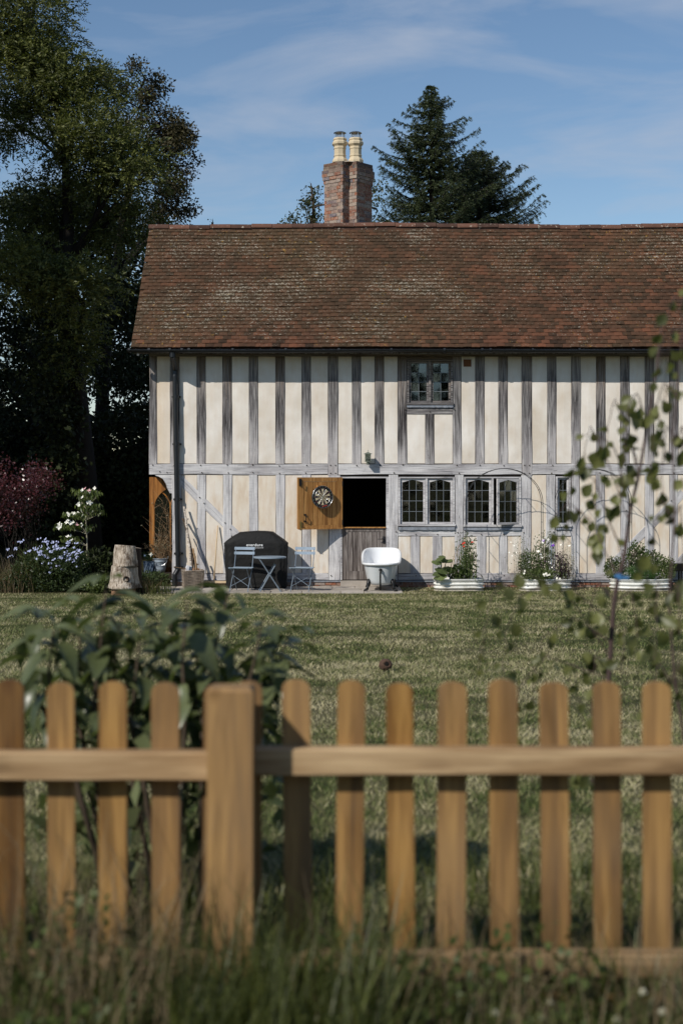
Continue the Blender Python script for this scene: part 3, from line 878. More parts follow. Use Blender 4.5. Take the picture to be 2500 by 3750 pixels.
def window(l, r, t, b, mull, arch, cols, rows, skip=None, matn='timber', st=0.040):
    x0, x1, z0, z1 = hx(l), hx(r), hz(b), hz(t)
    W, Hh = x1 - x0, z1 - z0
    fr = MB(); f = 0.038
    fr.bb(0, f, -0.012, 0.10, 0, Hh); fr.bb(W - f, W, -0.012, 0.10, 0, Hh)
    fr.bb(f, W - f, -0.011, 0.099, Hh - f * 0.7, Hh); fr.bb(f, W - f, -0.011, 0.099, 0, f * 0.8)
    fr.bb(-0.012, W + 0.012, -0.045, -0.0125, -0.004, 0.038)     # projecting sill
    for m in mull: fr.bb(m * W - 0.022, m * W + 0.022, -0.009, 0.098, f * 0.8, Hh - f * 0.7)
    win = fr.build('window', M[matn], house, (x0, D0 - 0.001, z0))
    edges = [f] + [q for m in mull for q in (m * W - 0.022, m * W + 0.022)] + [W - f]
    for k in range(0, len(edges), 2):
        if skip == k // 2: continue
        a, c = edges[k], edges[k + 1]
        casement(win, (a + c) / 2, c - a - 0.008, Hh - f * 1.5 - 0.008, f * 0.8 + 0.004, cols, rows, arch, st, matn)
    return win
w_up = window(1490, 1657, 1317, 1481, [0.5], False, 2, 4, matn='timber_upper')
w_1 = window(1458, 1664, 1746, 1926, [0.5], True, 3, 4)
w_2 = window(1698, 1907, 1746, 1928, [0.5], True, 3, 4, skip=1)
w_3 = window(2034, 2089, 1744, 1928, [], False, 2, 4, st=0.034)
# second casement of the pair stands ajar, hinged on its outer edge
Wd = hx(1907) - hx(1698)
aj = empty('open_casement_pivot', (0, 0, 0))
bpy.data.objects.remove(aj)
oc = MB()
cw, chh = 0.50, hz(1746) - hz(1928) - 0.075
stl = 0.042
oc.bb(-cw, -cw + stl, -0.02, 0.025, 0, chh); oc.bb(-stl, 0, -0.02, 0.025, 0, chh); oc.bb(-cw + stl, -stl, -0.019, 0.024, 0, stl * 1.1)
iw = cw - 2 * stl; s = 0.082
lo = [(-cw + stl, chh - s)] + [(-cw + stl + iw * t, chh - s + (s - 0.030) * (1 - abs(2 * t - 1) ** 1.15)) for t in [i / 12 for i in range(1, 12)]] + [(-stl, chh - s)]
oc.extrude(lo + [(-stl, chh), (-cw + stl, chh)], -0.018, 0.023)
ocl = oc.build('open_casement', M['timber'], house, (hx(1907) - 0.05, D0 + 0.01, hz(1928) + 0.04), (0, 0, math.radians(24)))
ocl['label'] = 'weathered leaded casement standing ajar'
pw, phh = iw / 3, (chh - stl * 1.1 - 0.04) / 4
me = pane_mesh(pw - 0.008, phh - 0.008)
for i in range(3):
    for k in range(4): link('pane', me, ocl, (-cw + stl + pw * (i + 0.5), 0.003, stl * 1.1 + phh * (k + 0.5)), (rt.uniform(-.012, .012), 0, rt.uniform(-.012, .012)))
for i in range(1, 3): MB().bb(-0.005, 0.005, -0.006, 0.006, -phh * 2, phh * 2).build('glazing_bar', M['glazing_lead'], ocl, (-cw + stl + pw * i, 0.002, stl * 1.1 + phh * 2))
for k in range(1, 4): MB().bb(-iw / 2, iw / 2, -0.007, 0.005, -0.005, 0.005).build('glazing_bar', M['glazing_lead'], ocl, (-cw / 2, 0.002, stl * 1.1 + phh * k))
# lead sills
for l, r, t, b in ((1489, 1658, 1483, 1492), (1458, 1664.5, 1929, 1941), (1698, 1907, 1931, 1942), (2033, 2090, 1931, 1940)):
    mb = MB(); n = 24
    V = []; Fc = []
    x0, x1, z1, z0 = hx(l), hx(r), hz(t), hz(b)
    for i in range(n + 1):
        x = x0 + (x1 - x0) * i / n; j = rt.uniform(-.004, .004)
        V += [(x, D0 + 0.03, z1), (x, D0 - 0.03, z1 - 0.006), (x, D0 - 0.034 + j, z0 + j), (x, D0 - 0.001, z0 + 0.002)]
    for i in range(n):
        a = i * 4
        for k in range(3): Fc.append((a + k, a + k + 1, a + k + 5, a + k + 4))
    mb.add(V, Fc); mb.build('lead_sill', M['lead'], house)
# air vent under the eaves
vb = MB().bb(0, 0.155, -0.012, 0.03, 0, 0.145)
vent = vb.build('air_vent', M['vent_terracotta'], house, (hx(1697), D0 + 0.01, hz(1342)))
for k in range(6): MB().box((0.0775, -0.018, 0.02 + k * 0.021), (0.13, 0.012, 0.012)).build('louvre', M['vent_terracotta'], vent)

# ------------------------------------------------------------------ stable door
fx0, fx1 = hx(1246.5), hx(1423.5)
df = MB()
df.bb(fx1 - 0.055, fx1, D0 + 0.01, D0 + 0.12, hz(2124), hz(1745.5)); df.bb(fx0, fx0 + 0.03, D0 + 0.01, D0 + 0.12, hz(2124), hz(1745.5))
df.bb(fx0 + 0.03, fx1 - 0.055, D0 + 0.011, D0 + 0.119, hz(1751), hz(1745.5))
df.build('door_frame', M['timber'], house)
lx0, lx1, lz0, lz1 = fx0 + 0.035, fx1 - 0.06, hz(2123), hz(1934)
dl = MB()
sw = 0.11
dl.bb(lx0, lx0 + sw, D0 + 0.03, D0 + 0.075, lz0, lz1); dl.bb(lx1 - sw * 0.7, lx1, D0 + 0.03, D0 + 0.075, lz0, lz1)
dl.bb(lx0 + sw, lx1 - sw * 0.7, D0 + 0.031, D0 + 0.074, lz0, lz0 + 0.17)
dl.bb(lx0 + sw, lx1 - sw * 0.7, D0 + 0.031, D0 + 0.074, lz1 - 0.07, lz1)
dlo = dl.build('door_leaf', M['old_door'], house)
dlo['label'] = 'weathered grey lower half of the stable door'
npk = 7; a0, a1 = lx0 + sw, lx1 - sw * 0.7
for k in range(npk):
    w = (a1 - a0) / npk
    MB().box((0, 0, 0), (w - 0.007, 0.025, lz1 - 0.07 - lz0 - 0.17 - 0.004)).build('plank', M['old_door'], dlo, (a0 + w * (k + 0.5), D0 + 0.055 + rt.uniform(-.002, .002), (lz1 - 0.07 + lz0 + 0.17) / 2))
MB().bb(lx0, lx1, D0 - 0.01, D0 + 0.08, lz1 + 0.001, lz1 + 0.022).build('top_rail', M['oak_fresh'], dlo)
hd = MB(); hc = Vector((lx1 - 0.045, D0 + 0.02, hz(1977)))
hd.bb(hc.x - 0.02, hc.x + 0.025, D0 + 0.012, D0 + 0.03, hc.z - 0.07, hc.z + 0.07)
hd.tube([hc + Vector((0, -0.01, 0.02)), hc + Vector((0, -0.05, 0.02)), hc + Vector((-0.05, -0.055, 0.018)), hc + Vector((-0.12, -0.05, 0.014))], [0.01, 0.01, 0.009, 0.007], 8)
hd.build('handle', M['iron_black'], dlo, smooth=False)
# upper leaf, swung wide open towards the camera on its hinge side
TH = math.radians(25)
LW, LZ0, LZ1 = 0.985, hz(1938) + 0.02, hz(1747) - 0.005
LHh = LZ1 - LZ0
ul = MB()
ul.bb(0, 0.125, -0.022, 0.022, 0, LHh); ul.bb(LW - 0.125, LW, -0.022, 0.022, 0, LHh)
ul.bb(0.125, LW - 0.125, -0.021, 0.021, LHh - 0.085, LHh); ul.bb(0.125, LW - 0.125, -0.021, 0.021, 0, 0.07)
ul.bb(0.0, LW, 0.0225, 0.045, -0.012, 0.016)      # weather lip
leaf = ul.build('door_leaf', M['oak_fresh'], house, (hx(1252), D0 - 0.03, LZ0), (0, 0, math.pi + TH))
leaf['label'] = 'golden oak upper half of the stable door, swung open'
for k in range(7):
    w = (LW - 0.25) / 7
    MB().box((0, 0, 0), (w - 0.008, 0.024, LHh - 0.157), taper=0.0).build('plank', M['oak_fresh'], leaf, (0.125 + w * (k + 0.5), 0.004 + rt.uniform(-.0015, .0015), 0.07 + (LHh - 0.155) / 2))
MB().bb(0.125, LW - 0.125, -0.016, -0.0085, 0.071, LHh - 0.086).build('backing_board', M['old_door'], leaf)
hb = MB(); hb.box((LW - 0.05, 0.032, LHh - 0.10), (0.045, 0.018, 0.14)); hb.tube([(LW - 0.05, 0.04, LHh - 0.16), (LW - 0.052, 0.075, LHh - 0.165), (LW - 0.05, 0.08, LHh - 0.06)], 0.008, 6)
hb.build('bolt', M['iron_black'], leaf)
hh = MB(); hx_, hz_ = LW - 0.155, 0.215
for dz in (-0.06, 0.07): hh.box((hx_, 0.03, hz_ + dz), (0.045, 0.014, 0.03))
hh.tube([(hx_, 0.034, hz_ - 0.06), (hx_, 0.075, hz_ - 0.035), (hx_, 0.078, hz_ + 0.045), (hx_, 0.034, hz_ + 0.07)], [0.008, 0.009, 0.009, 0.008], 7)
hh.build('handle', M['iron_black'], leaf)
bb_ = MB(); bx = LW - 0.06
bb_.box((bx, 0.03, 0.06), (0.036, 0.012, 0.16)); bb_.tube([(bx, 0.042, -0.03), (bx, 0.042, 0.16)], 0.009, 8); bb_.box((bx, 0.05, 0.09), (0.02, 0.03, 0.018))
bb_.build('bolt', M['brass'], leaf)
hg = MB()
for zz in (0.12, LHh - 0.13): hg.tube([(0.0, 0.028, zz - 0.05), (0.0, 0.028, zz + 0.05)], 0.012, 8)
hg.build('hinge', M['iron_black'], leaf)

# gothic oak screen at the gable end, under the jetty
gs = MB(); GD = D0 + 0.65
gx0, gx1, gz0, gz1 = at(547, 0, GD).x, at(700, 0, GD).x, 0.0, at(0, 1747, GD).z
W_ = 0.105
gs.bb(gx0, gx0 + W_, GD, GD + 0.06, gz0, gz1); gs.bb(gx1 - W_, gx1, GD, GD + 0.06, gz0, gz1); gs.bb(gx0 + W_, gx1 - W_, GD + 0.001, GD + 0.059, gz0, gz0 + 0.5)
iw = gx1 - gx0 - 2 * W_; cx = (gx0 + gx1) / 2
zs_ = gz1 - 0.62
arc = []
for i in range(13):      # pointed arch, left half then right half
    t = i / 12
    a = math.radians(180 - 60 * t); arc.append((gx0 + W_ + iw + iw * math.cos(a), zs_ + iw * 0.72 * math.sin(a)))
for i in range(11, -1, -1):
    t = i / 12
    a = math.radians(60 * t); arc.append((gx1 - W_ - iw + iw * math.cos(a), zs_ + iw * 0.72 * math.sin(a)))
n = len(arc)
for i in range(n - 1):      # spandrels built as slices up to the head rail
    (xa, za), (xb, zb) = arc[i], arc[i + 1]
    gs.extrude([(xa, za), (xb, zb), (xb, gz1 - 0.002), (xa, gz1 - 0.002)], GD + 0.002, GD + 0.058)
side = gs.build('oak_screen', M['oak_side'], house)
side['label'] = 'oak screen with pointed gothic glazing at the gable end'
tb = MB()
for sgn in (-1, 1):
    pts = []
    for i in range(9):
        a = math.radians(62 * i / 8)
        pts.append((cx + sgn * (iw / 2 - iw / 2 * math.cos(a) * 1.0) if i else cx, GD + 0.03, zs_ - 0.02 + iw * 0.55 * math.sin(a)))
    tb.tube(pts, 0.013, 6)
tb.bb(cx - 0.014, cx + 0.014, GD + 0.018, GD + 0.042, gz0 + 0.5, zs_)
tb.build('tracery', M['oak_side'], side)
MB().bb(gx0 + W_, gx1 - W_, GD + 0.028, GD + 0.032, gz0 + 0.5, zs_ + iw * 0.6).build('pane', M['glass'], side)

# ------------------------------------------------------------------ roof
YE, ZE, YR, ZR = 28.45, 4.816, 31.24, 7.70
XRL, XRR = -4.21, 10.5
SL = math.hypot(YR - YE, ZR - ZE)
cp, sp_ = math.cos(PITCH), math.sin(PITCH)
deck = MB()
def roof_pt(s, off): return (YE + s * cp - off * sp_ , ZE + s * sp_ + off * cp)   # off = above the slope
for (x0, x1) in ((XRL + 0.03, XRR - 0.03),):
    q = [roof_pt(0.06, -0.11), roof_pt(SL, -0.11), roof_pt(SL, -0.03), roof_pt(0.06, -0.03)]
    V = [(x0, *q[0]), (x0, *q[1]), (x0, *q[2]), (x0, *q[3]), (x1, *q[0]), (x1, *q[1]), (x1, *q[2]), (x1, *q[3])]
    deck.add(V, [(0, 1, 2, 3), (7, 6, 5, 4), (0, 4, 5, 1), (1, 5, 6, 2), (2, 6, 7, 3), (3, 7, 4, 0)])
    V2 = [(v[0], 2 * YR - v[1] + 0.0, v[2]) for v in V]
    deck.add(V2, [(3, 2, 1, 0), (4, 5, 6, 7), (1, 5, 4, 0), (2, 6, 5, 1), (3, 7, 6, 2), (0, 4, 7, 3)])
roof = deck.build('roof', M['ridge_tile'], house)
TW, TL, TT = 0.166, 0.25, 0.014
NR = int(round((SL - 0.05) / GAUGE))
tilt = math.atan2(0.030, TL)
def tile_template():
    w = TW / 2 - 0.0015
    P = []
    for (y, zz) in ((0, 0.0), (TL, 0.0)):
        P += [(-w, y, zz), (0, y, zz + 0.004), (w, y, zz), (w, y, zz + TT), (0, y, zz + TT + 0.005), (-w, y, zz + TT)]
    Fc = [(0, 1, 2, 3, 4, 5), (11, 10, 9, 8, 7, 6)] + [(k, k + 6, (k + 1) % 6 + 6, (k + 1) % 6) for k in range(6)]
    return P, Fc
TP, TF = tile_template()
tmb = MB(); tmb.add(TP, TF)
tile_me = tmb.mesh('tile', M['roof_tile'])
rest = MB(); single = 0
rr = random.Random(21)
NT_ = int((XRR - XRL) / TW)
sag = lambda x, s: 0.022 * math.sin(x * 0.8 + 1.0) * math.sin(s * 0.75 + 0.2) + 0.009 * math.sin(x * 2.3 + s)
for row in range(NR):
    s0 = row * GAUGE - 0.01
    offx = (TW / 2 if row % 2 else 0.0)
    for k in range(NT_ + 1):
        x = XRL + offx + (k + 0.5) * TW
        if row % 2 and k == NT_: continue
        if x > XRR: continue
        jx, js, ja = rr.uniform(-.003, .003), rr.uniform(-.005, .005), rr.uniform(-.018, .018)
        lift = 0.026 + sag(x, s0) + rr.uniform(0, .005) + (0.006 if rr.random() < 0.06 else 0)
        yy, zz = roof_pt(s0 + js, lift)
        rotx = PITCH - tilt + rr.uniform(-.008, .008); roty = rr.uniform(-.012, .012)
        if single < 296 and row < 5 and x < 6.3:
            link('tile', tile_me, roof, (x + jx, yy, zz), (rotx, roty, ja)); single += 1
        else:
            Mx = Matrix.Rotation(ja, 3, 'Z') @ Matrix.Rotation(roty, 3, 'Y') @ Matrix.Rotation(rotx, 3, 'X')
            o = Vector((x + jx, yy, zz))
            rest.add([Mx @ Vector(p) + o for p in TP], TF)
rest.build('tiles', M['roof_tile'], roof, kind='stuff')
# half-round ridge tiles
rm_ = MB(); n = 10; V = []; Fc = []
for xx in (0, 0.442):
    for k in range(n + 1):
        a = math.pi * k / n
        V.append((xx, -0.135 * math.cos(a), 0.105 * math.sin(a) - 0.03))
    for k in range(n + 1):
        a = math.pi * k / n
        V.append((xx, -0.118 * math.cos(a), 0.09 * math.sin(a) - 0.03))
m_ = n + 1
for k in range(n):
    Fc += [(k, k + 1, 2 * m_ + k + 1, 2 * m_ + k), (m_ + k + 1, m_ + k, 3 * m_ + k, 3 * m_ + k + 1), (k + 1, k, m_ + k, m_ + k + 1), (2 * m_ + k, 2 * m_ + k + 1, 3 * m_ + k + 1, 3 * m_ + k)]
rm_.add(V, Fc)
ridge_me = rm_.mesh('ridge_tile', M['ridge_tile'])
x = XRL - 0.01
while x < XRR:
    link('ridge_tile', ridge_me, roof, (x, YR, ZR + 0.026 + rr.uniform(-.005, .005) + 0.022 * math.sin(x * 0.8 + 1.0) + 0.006 * math.sin(x * 2.1)), (rr.uniform(-.03, .03), rr.uniform(-.012, .012), rr.uniform(-.006, .006)))
    x += 0.45
# mortar bed under the ridge
rb = MB(); rb.bb(XRL + 0.02, XRR - 0.02, YR - 0.105, YR + 0.105, ZR - 0.09, ZR + 0.012); rb.build('ridge_bedding', M['ridge_tile'], roof)
# verge board and eaves soffit
vg = MB()
for sgn in (1,):
    a0, a1 = roof_pt(0.05, -0.02), roof_pt(SL, -0.02); b0, b1 = roof_pt(0.12, -0.17), roof_pt(SL, -0.17)
    V = [(XRL + 0.04, *a0), (XRL + 0.04, *a1), (XRL + 0.04, *b1), (XRL + 0.04, *b0), (XRL + 0.07, *a0), (XRL + 0.07, *a1), (XRL + 0.07, *b1), (XRL + 0.07, *b0)]
    vg.add(V, [(0, 1, 2, 3), (7, 6, 5, 4), (0, 4, 5, 1), (1, 5, 6, 2), (2, 6, 7, 3), (3, 7, 4, 0)])
vg.build('verge_board', M['old_door'], house)
MB().bb(XRL + 0.08, XRR - 0.1, 28.50, D0 + 0.02, 4.735, 4.76).build('soffit', M['old_door'], house)
MB().bb(XRL + 0.06, XRR - 0.1, 28.475, 28.499, 4.70, 4.80).build('fascia', M['old_door'], house)

# ------------------------------------------------------------------ gutter and downpipe
GY, GZ, GR = 28.405, 4.775, 0.056
gt = MB(); V = []; Fc = []; n = 10
gx = [XRL - 0.07 + i * (XRR + 0.05 - XRL) / 30 for i in range(31)]
for i, x in enumerate(gx):
    dz = 0.008 * math.sin(x * 0.9)
    for k in range(n + 1):
        a = math.pi + math.pi * k / n
        V.append((x, GY + GR * math.cos(a), GZ + GR * 1.0 * math.sin(a) + dz))
    for k in range(n, -1, -1):
        a = math.pi + math.pi * k / n
        V.append((x, GY + (GR - .006) * math.cos(a), GZ + (GR - .006) * math.sin(a) + dz + .004))
m_ = 2 * (n + 1)
for i in range(len(gx) - 1):
    for k in range(m_):
        Fc.append((i * m_ + k, i * m_ + (k + 1) % m_, (i + 1) * m_ + (k + 1) % m_, (i + 1) * m_ + k))
Fc += [(0, *range(n, 0, -1)), tuple(30 * m_ + k for k in range(0, n + 1))]
gt.add(V, Fc)
gut = gt.build('gutter', M['gutter_black'], house, smooth=False)
bk = MB(); V = []; Fc = []
for xx in (0, 0.045):
    for k in range(n + 1):
        a = math.pi + math.pi * k / n
        V.append((xx, (GR + .007) * math.cos(a), (GR + .007) * math.sin(a)))
V += [(0, -GR, 0.03), (0.045, -GR, 0.03), (0, GR, 0.03), (0.045, GR, 0.03)]
for k in range(n): Fc.append((k, k + 1, n + 2 + k, n + 1 + k))
Fc += [(0, n + 1, 2 * n + 3, 2 * n + 2), (n, 2 * n + 4, 2 * n + 5, 2 * n + 1), tuple(range(n + 1)), tuple(range(2 * n + 1, n, -1))]
bk.add(V, Fc)
bracket_me = bk.mesh('gutter_bracket', M['gutter_black'])
for px in (470, 542, 618, 662, 688, 848, 1042, 1236, 1428, 1622, 1760, 1790, 1945, 2115, 2312, 2500, 2690):
    link('gutter_bracket', bracket_me, gut, (at(px, 0, GY).x, GY, GZ))
dp = MB()
dx = at(640, 0, D0 - 0.1).x; dx1 = at(653, 0, D0 - 0.1).x
yp = D0 - 0.085
dp.tube([(dx, GY, GZ - 0.05), (dx, GY, GZ - 0.13), (dx, (GY + yp) / 2, GZ - 0.25), (dx, yp, GZ - 0.36), (dx, yp, GZ - 0.5), (dx1 - 0.005, yp, 0.42), (dx1 - 0.01, yp, 0.36), (dx1 - 0.07, yp - 0.02, 0.26), (dx1 - 0.075, yp - 0.02, 0.03)], 0.052, 14)
for zz, dd in ((GZ - 0.11, 0), (3.86, 0.3), (2.9, 0.5), (1.78, 0.75), (0.68, 0.95), (0.40, 1.0)):
    xx = dx + (dx1 - dx) * dd; y2 = GY if zz > 4.5 else yp
    dp.tube([(xx, y2, zz - 0.035), (xx, y2, zz + 0.035)], 0.060, 14)
    if zz < 4: dp.bb(xx - 0.09, xx + 0.09, y2 + 0.03, D0 + 0.004, zz - 0.018, zz + 0.018)
dp.build('downpipe', M['gutter_black'], house, smooth=False)
sc_ = MB().lathe([(0.012, 0), (0.03, 0.02), (0.03, 0.035), (0.008, 0.075)], 10)
sc_.build('security_light', M['carton'], house, at(505, 1302, 28.5))

# ------------------------------------------------------------------ chimney: two diagonal shafts grown together
CY = 31.86
ZTOP = 9.23
cen = [(-0.005, 0.0), (0.305, 0.0)]
HD = 0.385
CROT = math.radians(4.5)      # plan twisted to turn the right faces away from the sun
mids = (cen[0][0] + cen[1][0]) / 2
vd = HD - (cen[1][0] - cen[0][0]) / 2
def plan(o):
    h = HD + o * 1.414; v = h - (cen[1][0] - cen[0][0]) / 2
    P = [(cen[0][0] - h, 0), (cen[0][0], -h), (mids, -v), (cen[1][0], -h), (cen[1][0] + h, 0), (cen[1][0], h), (mids, v), (cen[0][0], h)]
    c, s = math.cos(CROT), math.sin(CROT)
    return [(mids + (x - mids) * c - y * s, (x - mids) * s + y * c) for x, y in P]
chim = MB()
def prism(mb, poly, z0, z1):
    n = len(poly)
    V = [(p[0], p[1] + CY, z0) for p in poly] + [(p[0], p[1] + CY, z1) for p in poly]
    left = [0, 1, 2, 6, 7]; right = [2, 3, 4, 5, 6]
    Fc = [tuple(reversed(left)), tuple(reversed(right)), tuple(i + n for i in left), tuple(i + n for i in right)]
    for i in range(n): j = (i + 1) % n; Fc.append((i, j, j + n, i + n))
    mb.add(V, Fc)
CH = 0.0755
outs = [0.012, 0.016, 0.040, 0.040, 0.027, 0.013] + [0.0] * 14
for i, o in enumerate(outs): prism(chim, plan(o - 0.009), ZTOP - (i + 1) * CH, ZTOP - i * CH)
prism(chim, plan(-0.012), 6.9, ZTOP - len(outs) * CH - 0.001)
chimney = chim.build('chimney', M['mortar'], house)
chimney['label'] = 'red brick chimney of two diagonal shafts'
rc = random.Random(9)
brick_cache = {}
def brick_mesh(L_):
    k = round(L_, 3)
    if k not in brick_cache:
        b = MB(); b.box((0, 0.03, 0), (L_, 0.06, 0.066)); brick_cache[k] = b.mesh('brick', M['brick'])
    return brick_cache[k]
nb = 0
for ci in range(len(outs)):
    poly = plan(outs[ci]); zc = ZTOP - (ci + 0.5) * CH
    for fi in range(8):
        if fi in (5, 6) and ci > 18: continue
        a, b = poly[fi], poly[(fi + 1) % 8]
        Ln = math.hypot(b[0] - a[0], b[1] - a[1])
        ux, uy = (b[0] - a[0]) / Ln, (b[1] - a[1]) / Ln
        ins = 0.0615 if (fi + ci) % 2 else 0.0
        i0 = 0.0 if fi in (2, 6) else ins; i1 = 0.0 if fi in (1, 5) else ins      # ends at the valleys stay flush
        s0, s1 = i0, Ln - i1
        pos = s0
        first = True
        while pos < s1 - 0.02:
            w = 0.205 if not (first and ci % 2) else 0.10
            first = False
            e = min(pos + w, s1)
            if s1 - e < 0.045: e = s1
            Lb = round(e - pos - 0.010, 3)
            if Lb > 0.02 and nb < 340 * 2:
                m = (pos + e) / 2
                jit = rc.uniform(-.004, .004)
                # inward normal of a counter-clockwise plan seen from above is (-uy, ux)
                link('brick', brick_mesh(Lb), chimney, (a[0] + ux * m - uy * jit, a[1] + uy * m + ux * jit + CY, zc + rc.uniform(-.002, .002)), (rc.uniform(-.012, .012), rc.uniform(-.01, .01), math.atan2(uy, ux) + rc.uniform(-.008, .008)))
                nb += 1
            pos = e
print('chimney bricks', nb)
def pot(x):
    p = MB()
    r8 = 1 / math.cos(math.pi / 8)
    prof = [(0.165, 0), (0.165, 0.035), (0.158, 0.055), (0.128, 0.095), (0.124, 0.115), (0.134, 0.125), (0.134, 0.145), (0.124, 0.155), (0.124, 0.265), (0.134, 0.275), (0.134, 0.295), (0.126, 0.305), (0.128, 0.325),
            (0.166, 0.365), (0.166, 0.405), (0.138, 0.435), (0.135, 0.45), (0.146, 0.455), (0.146, 0.475), (0.128, 0.495), (0.105, 0.497), (0.100, 0.40)]
    p.lathe([(a * r8, b) for a, b in prof], 8, (0, 0, 0), rot=math.pi / 8 + 0.12)
    o = p.build('chimney_pot', M['pot_clay'], chimney, (x, CY - 0.06, ZTOP + 0.035))
    o.scale.z = 1.1
    c = MB()
    for k in range(4):
        a = 0.5 + k * math.pi / 2
        c.tube([(0.11 * math.cos(a), 0.11 * math.sin(a), 0.40), (0.11 * math.cos(a), 0.11 * math.sin(a), 0.60)], 0.009, 6)
    for zz in (0.515, 0.535, 0.555, 0.575, 0.595):
        ring = [(0.108 * math.cos(2 * math.pi * i / 20), 0.108 * math.sin(2 * math.pi * i / 20), zz) for i in range(21)]
        c.tube(ring, 0.0022, 4, False)
    c.lathe([(0.118, 0.592), (0.140, 0.596), (0.142, 0.602), (0.10, 0.622), (0.05, 0.634), (0.004, 0.638)], 24)
    c.build('cowl', M['steel'], chimney, (x, CY - 0.06, ZTOP + 0.035)).scale.z = 1.1
MB().lathe([(0.36, 0.0), (0.30, 0.03), (0.20, 0.05)], 8, (0.15, CY, ZTOP - 0.004), sx=1.2).build('flaunching', M['mortar'], chimney)
pot(cen[0][0] - 0.03); pot(cen[1][0] + 0.01)
# ------------------------------------------------------------------ things by the house
def text_mesh(body, size, mat, bold=0.0):
    cu = bpy.data.curves.new('lettering', 'FONT')
    cu.body = body; cu.size = size; cu.extrude = 0.0006; cu.offset = bold; cu.align_x = 'CENTER'; cu.align_y = 'CENTER'
    cu.resolution_u = 3; cu.space_character = 1.12
    o = bpy.data.objects.new('lettering', cu); col.objects.link(o)
    dg = bpy.context.evaluated_depsgraph_get(); dg.update()
    me = bpy.data.meshes.new_from_object(o.evaluated_get(dg))
    bpy.data.objects.remove(o)
    me.materials.clear(); me.materials.append(mat)
    return me
# dartboard on the open door
u, zz = 0.485, ZC - (1820.6 - 1740) / 184.5
base = leaf.location + Vector((-math.cos(TH) * u, -math.sin(TH) * u, 0)) + Vector((math.sin(TH), -math.cos(TH), 0)) * 0.115
db = thing('dartboard', 'round dartboard with black and cream segments hung on the open oak door', 'dartboard', (base.x, base.y, zz), math.pi + TH)
body = MB()
body.lathe([(0.205, -0.045), (0.222, -0.04), (0.2255, -0.02), (0.2255, -0.001), (0.2235, 0.0)], 48)
for i, (x, y, z) in enumerate(body.v): body.v[i] = (x, z, y)
body.build('rim', M['board_black'], db)
face = MB()
def ring(r0, r1, cols_fn, y, n=20, sub=3):
    for k in range(n):
        face.cur = cols_fn(k)
        for q in range(sub):
            a0 = 2 * math.pi * (k - 0.5 + q / sub) / n; a1 = 2 * math.pi * (k - 0.5 + (q + 1) / sub) / n
            face.add([(r0 * math.sin(a0), y, r0 * math.cos(a0)), (r1 * math.sin(a0), y, r1 * math.cos(a0)), (r1 * math.sin(a1), y, r1 * math.cos(a1)), (r0 * math.sin(a1), y, r0 * math.cos(a1))], [(0, 1, 2, 3)])
bc = lambda k: 0 if k % 2 else 1
rg = lambda k: 2 if k % 2 else 3
ring(0.016, 0.099, bc, 0.003); ring(0.099, 0.107, rg, 0.003); ring(0.107, 0.162, bc, 0.003); ring(0.162, 0.170, rg, 0.003)
ring(0.0064, 0.016, lambda k: 3, 0.003); ring(0.0001, 0.0064, lambda k: 2, 0.003); ring(0.170, 0.2235, lambda k: 0, 0.0025)
face.build('playing_face', [M['board_black'], M['board_cream'], M['board_red'], M['board_green']], db)
wr = MB()
for k in range(20):
    a = 2 * math.pi * (k + 0.5) / 20
    wr.tube([(0.016 * math.sin(a), 0.005, 0.016 * math.cos(a)), (0.172 * math.sin(a), 0.005, 0.172 * math.cos(a))], 0.0006, 4)
for r_ in (0.016, 0.099, 0.107, 0.162, 0.170, 0.224):
    wr.tube([(r_ * math.sin(2 * math.pi * i / 40), 0.005, r_ * math.cos(2 * math.pi * i / 40)) for i in range(41)], 0.0007 if r_ < 0.2 else 0.0018, 4, False)
wr.build('wire', M['wire'], db)
nums = [20, 1, 18, 4, 13, 6, 10, 15, 2, 17, 3, 19, 7, 16, 8, 11, 14, 9, 12, 5]
order = 10          # the board hangs upside down
for k, v in enumerate(nums):
    a = 2 * math.pi * (k + order) / 20
    link('number', text_mesh(str(v), 0.028, M['wire'], 0.0), db, (-0.202 * math.sin(a), 0.006, 0.202 * math.cos(a)), Matrix(((-1, 0, 0), (0, 0, 1), (0, 1, 0))).to_4x4().to_euler())
# number glyphs stand square to the rim
for o in [c for c in db.children if c.name.startswith('number')]:
    x, z = o.location.x, o.location.z
    a = math.atan2(x, z)
    o.rotation_euler = (Matrix.Rotation(a, 4, 'Y') @ Matrix(((-1, 0, 0, 0), (0, 0, 1, 0), (0, 1, 0, 0), (0, 0, 0, 1)))).to_euler()
link('lettering', text_mesh('winmau', 0.034, M['text_red'], 0.0012), db, (-0.045, 0.007, -0.183), (Matrix.Rotation(math.pi + 0.22, 4, 'Y') @ Matrix(((-1, 0, 0, 0), (0, 0, 1, 0), (0, 1, 0, 0), (0, 0, 0, 1)))).to_euler())
MB().bb(-0.09, 0.09, -0.10, -0.035, 0.10, 0.236).build('bracket', M['oak_fresh'], db)

